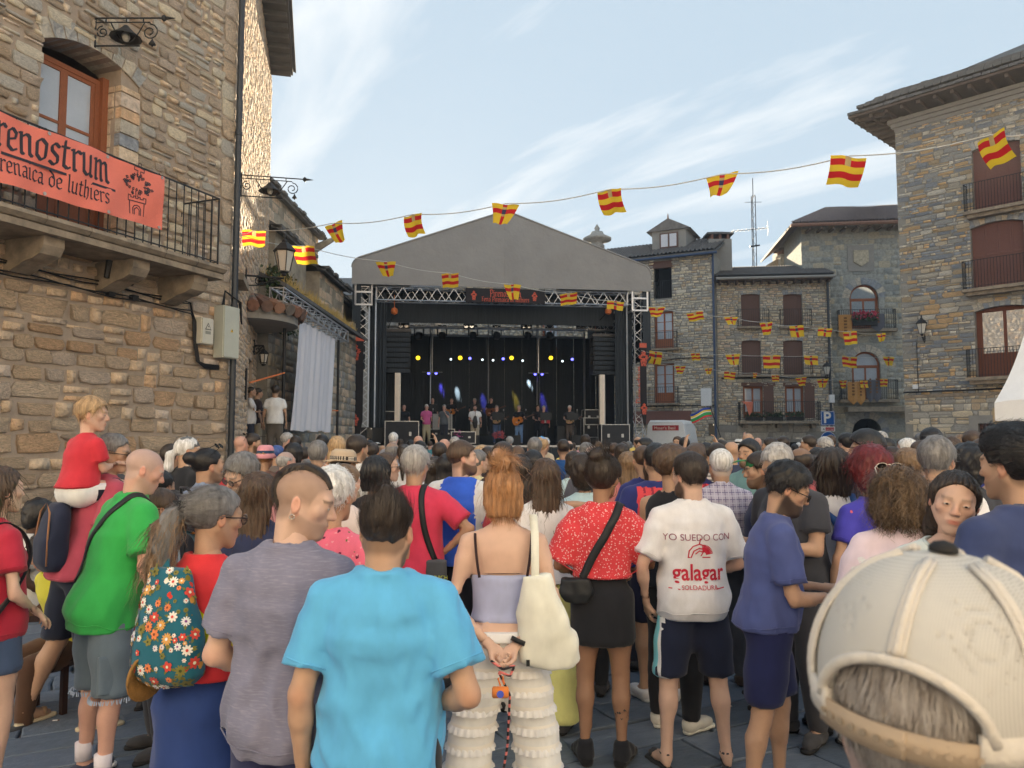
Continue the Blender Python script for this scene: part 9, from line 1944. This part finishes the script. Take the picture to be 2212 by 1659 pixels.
mid('long black haired woman behind the sports shirt',966,980,6.6,0,('tee',(50,50,56)),None,g='f',hair='long',hc='black')
mid('person with brown wavy hair beside the crimson T-shirt',940,987,7.0,0,('tee',(80,70,66)),None,g='f',hair='long',hc='dark',hairargs=dict(L=.12))
mid('woman with short black hair and dark blouse',813,987,5.3,-8,('tee',(40,40,46)),None,g='f',hair='bob',hc='black',hairargs=dict(t=.022,L=.1))
mid('woman with glasses and brown hair looking right',836,977,6.3,-50,('tee',(214,216,224)),lambda r,hu,tp,bt:glasses(r,hu,False),g='f',skin='fair',hair='bob',hc='brown',head=(-30,0,0),hairargs=dict(t=.012,L=.02))
mid('dark haired man in a white T-shirt left of the stage',774,939,7.6,-14,('tee',(222,222,228)),None,hair='short',hc='dark',beard=.5,head=(-24,0,0),hairargs=dict(t=.022))
mid('man wearing a beige fedora with a woven band',744,976,6.4,-42,('tee',(150,130,110)),lambda r,hu,tp,bt:brim_hat(r,hu,mat('felt_beige',lin(196,176,152),.85,var=.08),BANDM,.135,.10),hair='bob',hc='dark',beard=.3,head=(-20,4,0),hairargs=dict(t=.008,L=.02))
mid('woman with light brown tied hair in a pale pink top',748,1003,4.9,-18,('tee',(206,190,186)),None,g='f',skin='fair',hair='tight',hc='light',head=(-20,8,0),hairargs=dict(t=.026),strn=900,skw=dict(flow=flow_to((0,-.1,.02)),ln=.08,w=.0018,lift=.03))
mid('woman with grey curls in a pink flowered blouse',724,1013,3.45,-20,('tee',PINKF,dict(loose=.03,sleeve=.9)),None,g='f',hair='curly',hc='white',build=1.12,hairargs=dict(t=.02),strn=900,skw=dict(ln=.05,w=.0018,lift=.2,curl=.7,cf=150))
mid('woman with long dark brown hair in a navy top',563,1022,4.2,-6,('tee',(44,52,84)),None,g='f',hair='long',hc='brown',hairargs=dict(t=.018,L=.3),strn=1200,skw=dict(ln=.16,w=.0015,lift=.02,curl=.2))
mid('man with glasses and dark wavy hair smiling downwards',524,977,4.8,152,('tee',(180,120,120)),lambda r,hu,tp,bt:glasses(r,hu,False),skin='fair',hair='short',hc='salt',beard=.75,head=(-10,26,-8),hairargs=dict(t=.022),strn=700,skw=dict(ln=.05,w=.002,lift=.15))
mid('man with a dark hair bun and a black backpack',452,966,5.3,-26,('tee',(140,158,190),dict(collar=True)),lambda r,hu,tp,bt:(worn_bag(r,hu,'charcoal backpack on the man with the hair bun',(46,48,58),zc=1.2,w=.32,hgt=.5),glasses(r,hu,True,up=True)),hair='bun',hc='black',beard=.4,head=(-20,0,0),hairargs=dict(t=.02,knot=(0,-.11,.05)),strn=700,skw=dict(flow=flow_to((0,-.12,.06)),ln=.07,w=.0016,lift=.02))
mid('man with a white ponytail and grey cap in a black T-shirt',408,940,6.8,-42,('tee',(32,33,38)),lambda r,hu,tp,bt:cap_hat(r,hu,(96,98,102)),hair='pony',hc='white',beard=.5,head=(-20,0,0),hairargs=dict(t=.02,L=.16,knot=(0,-.1,.0)),build=1.1)
mid('person in a navy cap behind the white ponytail',372,958,7.4,-20,('tee',(50,52,60)),lambda r,hu,tp,bt:cap_hat(r,hu,(36,40,60)),hair='crop',hc='dark')
mid('older woman with glasses touching her face beside the green T-shirt',345,1062,4.55,125,('tank',(150,170,180)),lambda r,hu,tp,bt:glasses(r,hu,False),g='f',hair='short',hc='brown',arms=('face','down'),head=(0,8,0))
mid('dark haired boy behind the green T-shirt',352,1020,5.6,-20,('tee',(60,66,74)),None,hair='short',hc='black')
mid('dark haired woman by the stone wall',262,965,7.6,-30,('tee',(60,60,66)),None,g='f',hair='tight',hc='black')
mid('girl with dark hair looking at the camera',374,1076,5.3,160,('tee',(200,210,210)),None,g='f',hair='tight',hc='dark',skin='fair',hairargs=dict(t=.012),arms=('down','down'))
r,hu,tp,bt=mid('woman with short black afro hair seated by the stone wall',92,1040,6.2,-60,('tee',pattern_mat('bw_print',(200,196,190),voro_spots([(40,40,44)],20,.34))),None,H=1.70,z=-.40,g='f',skin='dark',hair='afro',hc='black',sit=True,head=(0,14,0),legs=[[(-.09,0,.9),(-.14,.40,.86),(-.14,.42,.46)],[(.09,0,.9),(.14,.40,.86),(.14,.42,.46)]],hairargs=dict(t=.02),bot=('trousers',(90,66,50)),arms=('cross','bag'))
ch=thing('wooden_chair','dark wooden chair under the woman seated by the stone wall','chair',tuple(r.location),r.rotation_euler[2]);ch.location.z=0;MW=mat('chair_wood',lin(58,40,36),.6,var=.15);MB().box((-.21,-.2,.40),(.21,.22,.44)).build('seat',MW,ch);MB().box((-.21,-.24,.44),(.21,-.205,.9)).build('backrest',MW,ch)
for a in(-.19,.19):
 for b in(-.2,.2):MB().box((a-.02,b-.02,0),(a+.02,b+.02,.398)).build('leg',MW,ch)
r,hu,tp,bt=mid('person in a yellow leaf print top seated low behind the woman in dark red',105,1195,5.2,150,('tee',YELLP),None,H=1.62,z=-.45,g='f',hair='bob',hc='dark',sit=True,head=(0,30,0),lean=20,legs=[[(-.09,0,.9),(-.14,.40,.86),(-.14,.42,.5)],[(.09,0,.9),(.14,.40,.86),(.14,.42,.5)]],bot=('trousers',(84,60,46)))
ch=thing('wooden_stool','dark stool under the person in the yellow leaf print top','stool',tuple(r.location),r.rotation_euler[2]);ch.location.z=0;MB().box((-.19,-.19,.34),(.19,.19,.375)).build('seat',MW,ch)
for a in(-.16,.16):
 for b in(-.16,.16):MB().box((a-.018,b-.018,0),(a+.018,b+.018,.338)).build('leg',MW,ch)
c=hand_world(rf,hf,1);p=at(338,1180,4.1);t=thing('plastic_cup','clear plastic cup of beer held beside the green T-shirt','cup',tuple(p));MB().lathe([(.032,0),(.045,.12),(.047,.122),(.044,.12)],(0,0,0),16).build('cup_wall',mat('clear_plastic',(.75,.78,.8),.15,var=0,trans=.6),t,True);MB().lathe([(.03,.004),(.038,.06),(.001,.062)],(0,0,0),14).build('beer',mat('beer',lin(200,130,50),.2,var=0),t,True)
for lab,x,y,d,yaw,top,ex,kw in(
('woman in a white T-shirt on the steps, hair tied back',541,838,17.6,-70,('tee',(206,206,212)),None,dict(g='f',hair='bun',hc='dark',arms=('down',((.22,.1,1.15),(.12,.4,1.2))))),
('man in a dark cap and waistcoat on the steps',556,836,18.2,-55,('tee',(60,50,54)),lambda r,hu,tp,bt:cap_hat(r,hu,(34,34,40)),dict(hair='crop',hc='dark',bot=('trousers',(160,150,130)))),
('man in a white T-shirt on the steps seen from behind',593,836,17.4,10,('tee',(222,222,226),dict(loose=.02)),None,dict(hair='short',hc='dark',bot=('trousers',(90,84,78)),hairargs=dict(t=.024)))):
 r,hu,tp,bt=mid(lab,x,y,d,yaw,top,ex,z=1.25,group='people on the steps by the porch',H=1.72,**kw)
 # -- named people of the farther rows
for lab,x,y,d,yaw,top,ex,kw in(
('bald man with glasses pushed up at the left wall',522,938,10.5,-30,(96,84,80),lambda r,hu,tp,bt:glasses(r,hu,True,up=True),dict(hair='bald',skin='pink')),
('bearded man in a black cap with a hand at his mouth',548,934,10.6,-62,(70,66,58),lambda r,hu,tp,bt:cap_hat(r,hu,(30,31,36)),dict(hair='crop',beard=.8,arms=('down','face'))),
('person in a pink bucket hat with a dark blue patch',575,966,8.6,0,(120,90,80),lambda r,hu,tp,bt:brim_hat(r,hu,cloth_mat((222,140,152)),pattern_mat('hat_patch',(40,70,100),voro_spots([(120,50,80)],30,.4)),.13,.10,True),dict(g='f',hair='curly',hc='ginger')),
('woman with a blue head scarf',601,960,10,-40,(110,100,96),None,dict(g='f',hair='tight',hc='blue')),
('man with thin grey hair and a pink ear looking right',620,974,8.4,-50,(120,110,104),None,dict(hair='fringe',hc='grey',skin='pink')),
('woman with dark bobbed hair and a burgundy top',635,956,8.6,-10,(110,50,66),None,dict(g='f',hair='bob',hc='black',hairargs=dict(t=.024,L=.3))),
('grey haired man in light blue below the white screen',622,932,13,-60,(150,190,210),None,dict(hair='short',hc='grey',skin='pink')),
('child in a sparkling blue cap',660,966,10,-30,(90,90,100),lambda r,hu,tp,bt:cap_hat(r,hu,(36,66,160)),dict(hair='crop',skin='pink')),
('man with thick grey hair seen from behind below the screen',688,953,7.4,0,(130,130,136),None,dict(hair='short',hc='salt',hairargs=dict(t=.024))),
('dark haired man by the left side banner',697,937,11,0,(60,62,70),None,dict(hair='short',hc='black')),
('blond woman with straight hair and bare shoulders',730,940,8.8,-6,(200,150,120),None,dict(g='f',hair='long',hc='blond',skin='tan',hairargs=dict(L=.1,t=.02))),
('person holding up a phone before the stage',806,958,10.5,-10,(190,186,176),lambda r,hu,tp,bt:phone('phone held up before the left of the stage',hand_world(r,hu,0,(.06,.03,.09)),0,0),dict(g='f',hair='curly',hc='dark',arms=('up','down'))),
('bald white haired man close to the stage',850,932,14.5,0,(150,150,160),None,dict(hair='crop',hc='white',skin='pink')),
('bald man close to the stage left of the singer',904,938,13.6,0,(120,120,130),None,dict(hair='bald',skin='pink')),
('man with thinning hair in a pale striped shirt',848,952,9,0,(170,186,206),None,dict(hair='fringe',hc='salt')),
('woman with a long dark ponytail left of the crimson T-shirt',874,957,8.6,0,(206,206,212),None,dict(g='f',hair='pony',hc='dark',hairargs=dict(L=.36,knot=(0,-.1,.09)))),
('person in a black hat with a raised arm',908,951,10.6,0,(44,44,50),None,dict(hair='short',hc='black',arms=('down','up'))),
('man with short dark hair behind the sports shirt',950,955,8.8,0,(90,92,100),None,dict(hair='short',hc='dark')),
('man in a grey blue shirt with wavy grey hair',983,942,12.5,0,(120,140,166),None,dict(hair='short',hc='grey')),
('bald man with glasses before the singer',961,945,11.6,-30,(90,90,96),lambda r,hu,tp,bt:glasses(r,hu,True),dict(hair='bald',skin='pink')),
('woman with short grey hair looking right',1034,972,7.8,-50,(206,196,150),None,dict(g='f',hair='short',hc='salt',skin='fair')),
('person in a black cap behind the sports shirt',1053,965,9,0,(50,50,54),lambda r,hu,tp,bt:cap_hat(r,hu,(34,34,38)),dict(hair='crop')),
('man with cropped grey hair beside the blue cap',1155,943,9,0,(110,100,96),None,dict(hair='short',hc='salt')),
('woman with a blond ponytail under a bright blue cap',1171,941,10.2,-30,(36,96,190),lambda r,hu,tp,bt:cap_hat(r,hu,(50,150,220)),dict(g='f',hair='pony',hc='blond',hairargs=dict(L=.3,t=.02))),
('man in a dark blue polo shirt in front of the stage',1217,948,10.4,0,(24,76,136),None,dict(hair='short',hc='dark')),
('man with dark grey hair behind the bald head',1266,955,9,0,(70,76,90),None,dict(hair='short',hc='salt')),
('woman with long dark hair before the right loudspeaker',1342,956,9.6,0,(60,60,64),None,dict(g='f',hair='long',hc='dark')),
('man with dark hair facing left near the van',1391,944,10,90,(70,70,76),None,dict(hair='short',hc='black')),
('man in light blue before the white van',1463,941,15,150,(190,206,220),None,dict(hair='short',hc='brown',skin='tan')),
('man with a black knitted hat before the van',1478,945,13.5,0,(60,60,66),None,dict(hair='short',hc='black',hairargs=dict(t=.024))),
('person taking a picture beside the van',1524,955,9.4,0,(80,80,86),lambda r,hu,tp,bt:phone('phone held sideways in front of the van',hand_world(r,hu,1,(-.06,.03,.10)),0,0),dict(hair='short',hc='black',arms=('up','up'))),
('man with curly black hair right of the van',1556,949,10,0,(50,52,58),None,dict(hair='curly',hc='dark')),
('person in a white hat with a dark band',1597,949,14.5,0,(90,90,96),lambda r,hu,tp,bt:brim_hat(r,hu,cloth_mat((226,224,218)),M_BLK,.12,.09),dict(hair='crop')),
('bald man raising his fist',1636,943,15.5,0,(150,150,150),None,dict(hair='bald',skin='pink',arms=('up','down'))),
('dark haired man right of the smiling bearded man',1662,944,10.5,60,(60,62,70),None,dict(hair='short',hc='dark')),
('person in a blue baseball cap',1690,941,12,30,(90,100,120),lambda r,hu,tp,bt:cap_hat(r,hu,(70,120,190)),dict(hair='crop')),
('man in a white baseball cap and grey T-shirt',1746,938,10.6,20,(96,98,104),lambda r,hu,tp,bt:cap_hat(r,hu,(226,222,216)),dict(hair='crop',head=(30,0,0))),
('man with short grey hair under the round sign',1780,942,9.6,10,(150,140,130),None,dict(hair='short',hc='grey',head=(20,0,0))),
('man in a grey flat cap before the arched passage',1900,929,11.5,30,(110,110,116),lambda r,hu,tp,bt:cap_hat(r,hu,(150,156,166)),dict(hair='crop',hc='grey')),
('dark haired young man looking left by the passage',1908,944,8.6,70,(200,200,206),None,dict(hair='short',hc='black')),
('bald pale headed man with glasses',1957,945,8.6,40,(110,120,140),None,dict(hair='crop',hc='white',skin='pink')),
('person with tall black hair below the wall lantern',2010,926,8.8,0,(60,60,66),None,dict(hair='curly',hc='black',hairargs=dict(t=.034))),
('woman with straight brown hair by the right wall',2052,941,10,40,(90,80,76),None,dict(g='f',hair='long',hc='brown'))):
 mid(lab,x,y,d,yaw,('tee',top),ex,**kw)if d<9 else mid(lab,x,y,d,yaw,('tee',top),ex,**kw)
 # ================================================================ rows behind, from shared figures
VAR={'man_short':dict(hair='short',seed=3),'man_bald':dict(hair='bald',seed=4),'man_fringe':dict(hair='fringe',seed=5),'woman_long':dict(g='f',hair='long',seed=6),'woman_bob':dict(g='f',hair='bob',seed=7,hairargs=dict(L=.2)),'woman_pony':dict(g='f',hair='pony',seed=8),'man_cap':dict(hair='crop',seed=9,cap=True),'person_curly':dict(hair='curly',seed=10,hairargs=dict(t=.03)),'arm_up':dict(hair='short',seed=12,arms=('down','front')),'woman_bun':dict(g='f',hair='bun',seed=13,tank=True)}
for k_,v_ in VAR.items():crowd_parts(k_,**v_)
def back_rows():
 rg=np.random.default_rng(99);occ=[(o.location.x,o.location.y)for o in bpy.data.objects if o.type=='EMPTY' and o.name.startswith('person')];n=0;used={}
 TC={'white':(214,214,218),'black':(38,38,42),'navy':(44,50,78),'grey':(120,122,126),'red':(176,50,60),'blue':(66,96,160),'green':(70,110,80),'pink':(206,150,160),'beige':(190,174,150),'purple':(110,80,130),'teal':(60,130,140),'yellow':(206,180,90)}
 HN={'black':'black','dark':'dark brown','brown':'brown','grey':'grey','salt':'iron grey','white':'white','light':'light brown','blond':'blond'}
 ST_={'man_short':'short {} hair','man_bald':'a bald head','man_fringe':'thin {} hair','woman_long':'long {} hair','woman_bob':'bobbed {} hair','woman_pony':'a {} ponytail','man_cap':'a {} cap','person_curly':'curly {} hair','arm_up':'cropped {} hair','woman_bun':'a {} hair bun'}
 for _ in range(4000):
  if n>=118:break
  d=rg.choice([rg.uniform(9,14),rg.uniform(12,22),rg.uniform(18,28.5)]);x=rg.uniform(455,2150);p=at(x,946,d)
  if p[0]<-4.2-(d-13)*.12 or(d>22 and p[0]<-5.2)or p[0]>14.5-max(0,20-d)*.2:continue
  if d>29 or any((p[0]-a)**2+(p[1]-b)**2<(.52 if d<14 else .62)**2 for a,b in occ):continue
  k=rg.choice(list(VAR));hc=rg.choice(list(HN),p=[.25,.25,.16,.1,.1,.04,.06,.04]);tc=rg.choice(list(TC));place_='below the white screen' if x<740 else 'before the left tower of the stage' if x<830 else 'before the left half of the stage' if x<1060 else 'before the right half of the stage' if x<1290 else 'before the right tower of the stage' if x<1400 else 'before the white van' if x<1540 else 'before the shuttered house' if x<1770 else 'before the arched passage' if x<1930 else 'before the right hand house'
  cc=rg.choice(['black','white','navy','red','beige']);lab=f'person with {ST_[k].format(cc if k == "man_cap" else HN[hc])} in {tc} {place_}'
  if lab in used:continue
  used[lab]=1;crowd_person(k,lab,(p[0],p[1],0),float(rg.uniform(1.52,1.88))-(.06 if d>20 else 0),float(rg.normal(0,22)),rg.choice(['fair','tan','pink','tan']),hc,TC[tc],(56,58,68),'people in the rows towards the stage',TC[cc]);occ.append((p[0],p[1]));n+=1
back_rows()
# ================================================================ musicians
G_BAND='musicians on the stage'
def guitar(label,root,hu,small=False,c=(190,112,52)):
 t=gear('guitar',label,'guitar',root);k=hu.k;sc=.7 if small else 1.;C=np.array([.02,.2,1.06])*k;ax=np.array([-.93,.12,.34]);ax/=np.linalg.norm(ax);nrm=np.array([0,1,0.]);nrm=nrm-ax*(nrm@ax);nrm/=np.linalg.norm(nrm);sd=np.cross(nrm,ax)
 out=[(-.24,0),(-.22,.12),(-.12,.185),(.0,.155),(.06,.12),(.14,.135),(.21,.10),(.24,.03),(.24,-.03),(.21,-.10),(.14,-.135),(.06,-.12),(.0,-.155),(-.12,-.185),(-.22,-.12)]if not small else[(.26*math.cos(a),.17*math.sin(a))for a in np.linspace(0,2*math.pi,16,endpoint=False)]
 V=[C+ax*a*sc+sd*b*sc+nrm*o for o in(-.04,.05)for a,b in out];n=len(out);mb=MB().add(V,[tuple(range(n)),tuple(range(2*n-1,n-1,-1))]+[(i,i+n,(i+1)%n+n,(i+1)%n)for i in range(n)]);mb.build('sound_box',mat('guitar_%d'%c[0],lin(*c),.35,var=.1),t)
 MB().bar(C+ax*.2*sc+nrm*.055,C+ax*.66*sc+nrm*.055,.026,4).box((-.001,-.001,-.001),(.001,.001,.001)).build('neck',M_SHUT,t)if False else MB().bar(C+ax*.2*sc+nrm*.055,C+ax*.66*sc+nrm*.055,.026,4).build('neck',M_SHUT,t);MB().bar(C+ax*.66*sc+nrm*.05,C+ax*.8*sc+nrm*.03,.04,4).build('headstock',M_SHUT,t);MB().bar(C+ax*.06*sc+nrm*.051,C+ax*.06*sc+nrm*.054,.05*sc,14).build('sound_hole',M_DARK,t)
def stand(label,p,h=1.5,desk=False):
 t=thing('music_stand' if desk else 'microphone_stand',label,'stand',tuple(p));MB().bar((0,0,.03),(0,0,h),.012,6).build('pole',M_BLK,t)
 for a in(0,2.1,4.2):MB().bar((0,0,.12),(.25*math.cos(a),.25*math.sin(a),.01),.01,5).build('leg',M_BLK,t)
 if desk:MB().box((-.25,-.02,h-.02),(.25,.0,h+.3),M=Matrix.Rotation(-.0,4,'X')).build('desk',M_BLK,t)
 else:MB().bar((0,0,h),(0,.2,h+.06),.008,5).build('boom',M_BLK,t);MB().lathe([(.008,-.12),(.012,-.02),(.025,0),(.025,.04),(.003,.06)],(0,.22,h+.06),10).build('microphone',M_STEEL,t,True)
for lab,x,off,dz,top,bot,kw,ins in(
('man in a black T-shirt and denim shorts at the left of the stage',872,-2.0,0,BLACK,('shorts',(110,134,164)),dict(hair='bald'),None),
('singer in a pink shirt and khaki trousers',921,-1.6,0,(196,84,140),('trousers',(170,158,128)),dict(hair='crop',hc='white'),'mic'),('singer in a grey T-shirt',959,-1.8,0,(90,96,102),('trousers',(50,54,64)),dict(hair='crop',hc='grey',arms=('face','down')),'mic'),
('singer in a white shirt at the centre left with a patterned bag instrument',1026,-1.8,0,(222,222,228),('trousers',(180,168,146)),dict(hair='short',hc='dark',beard=.6,build=1.12,arms=('down','front')),'pipe'),('lute player in a black T-shirt and jeans',1073,-2.2,0,BLACK,('trousers',(70,92,126)),dict(hair='crop',hc='salt'),'lute'),('guitarist in a black shirt and blue jeans',1121,-1.8,0,(30,32,36),('trousers',(96,126,166)),dict(hair='crop',hc='salt'),'guitar'),
('singer with a red sash behind a music desk',1175,-2.2,0,(40,38,44),('trousers',(40,42,50)),dict(hair='crop',hc='grey'),'desk'),('small guitar player with white hair at the right',1231,-1.8,0,(46,46,50),('trousers',(96,84,76)),dict(hair='crop',hc='white'),'lute'),
('back row musician above the pink shirt',934,-5.0,.45,(44,46,52),('trousers',BLACK),dict(hair='bald'),'desk'),('back row guitarist left of the singer in white',975,-5.0,.45,BLACK,('trousers',BLACK),dict(hair='short',hc='brown'),'guitar'),('back row player with a pale lute',1025,-5.0,.45,BLACK,('trousers',BLACK),dict(hair='crop',hc='grey'),'lute'),('back row bass player with dark hair',1061,-5.0,.5,BLACK,('trousers',BLACK),dict(hair='quiff',hc='dark'),'bass'),('back row musician half hidden behind the desk',1162,-4.0,.1,(44,40,44),('trousers',BLACK),dict(hair='short',hc='dark'),None)):
 s,_=ST.on(x,900,off);p=ST.P(s,DECK,off);arms=kw.pop('arms',None)or(('guitar_l','guitar_r')if ins in('guitar','lute','bass')else('down','front'))
 r,hu,tp,bt=person(lab,x,870,p[1],180+random.uniform(-12,12),z=DECK+dz,H=1.74,top=('tee',top),bot=bot,arms=arms,skin='pink',group=G_BAND,**kw)
 if ins in('guitar','lute'):guitar(('orange guitar' if ins=='guitar' else 'small round lute')+' of the '+' '.join(lab.split(' in ')[0].split()[:9]),r,hu,ins=='lute',(206,124,52)if ins=='guitar' else(200,160,110))
 if ins=='bass':guitar('upright bass neck beside the dark haired back row player',r,hu,False,(120,70,40))
 q=ST.P(s+.25,DECK,off+.45)
 if ins in('mic','guitar','lute')and dz==0:stand('microphone stand before the '+lab.split(' at ')[0],q,1.45)
 if ins in('desk','lute'):stand('black music desk before the '+lab.split(' at ')[0],ST.P(s,DECK+dz,off+.6),1.1,True)
 if ins=='pipe':
  t=gear('bagpipe','dark patterned bagpipe held by the singer in white','bagpipe',r);S_=SDF((-.3,.0,.7),(.3,.45,1.4),.02);S_.chain([(.0,.2,1.2),(.02,.22,1.0),(.0,.2,.8)],[.07,.12,.09],.03);add_mesh(t,'bag',S_.mesh(1),pattern_mat('bag_dots',(60,58,56),voro_spots([(170,160,150)],22,.3)));MB().bar((0,.2,1.25),(0,.14,1.52),.012,6).build('blowpipe',M_SHUT,t);MB().bar((0,.22,.8),(.02,.3,.5),.015,6,.03).build('chanter',M_SHUT,t)
 if ins=='desk' and dz==0:tt=gear('accordion','red and white accordion of the singer behind the desk','accordion',r);MB().box((-.2,.14,.95),(-.05,.34,1.3)).box((.05,.14,.95),(.18,.34,1.3)).build('casing',cloth_mat((196,60,66)),tt);MB().box((-.05,.16,.97),(.05,.32,1.28)).build('bellows',cloth_mat((214,206,196)),tt)
 if dz>.2:rz=thing('riser','black riser under the '+lab,'platform',tuple(ST.P(s,DECK,off)));fpart('top',fbox(ST,s-.6,s+.6,off-.5,off+.5,DECK+dz-.05,DECK+dz),M_BLK,rz,rz);fpart('frame',fbox(ST,s-.58,s+.58,off-.48,off+.48,DECK,DECK+dz-.052),M_DRAPE,rz,rz)
def litter():
 for x,y,lab in((1578,1528,'cigarette butt on the paving right of the sandals'),(1452,1470,'cigarette butt on the paving left of the white shoes'),(1560,1590,'small paper scrap on the paving beside the bearded man'),(330,1575,'cigarette butt beside the green T-shirt man\'s sneakers'),(120,1560,'paper scrap on the paving at lower left')):
  d=ray(x,y);t=-1.8/d[2];p=CAMP+d*t;o=thing('litter',lab,'litter',(p[0],p[1],.012),random.uniform(0,3));MB().bar((-.018,0,0),(.012,0,0),.004,6).build('paper',M_WHITEP,o);MB().bar((.012,0,0),(.022,0,0),.0042,6).build('tip',M_TILE[0],o)
litter()
# ================================================================ haze: thin smoke and evening air
def haze():
 mb=MB().box((-60,-12,-1),(75,85,26));o=mb.build('haze',None);m=bpy.data.materials.new('haze_air');m.use_nodes=True;nt=m.node_tree;nt.nodes.remove(nt.nodes['Principled BSDF']);v=nt.nodes.new('ShaderNodeVolumePrincipled');v.inputs['Color'].default_value=(.93,.95,1,1);v.inputs['Density'].default_value=.0011;v.inputs['Anisotropy'].default_value=.0;nt.links.new(v.outputs[0],nt.nodes['Material Output'].inputs['Volume']);o.data.materials.append(m);tag(o,'thin evening haze over the whole square','haze',kind='stuff')
haze()
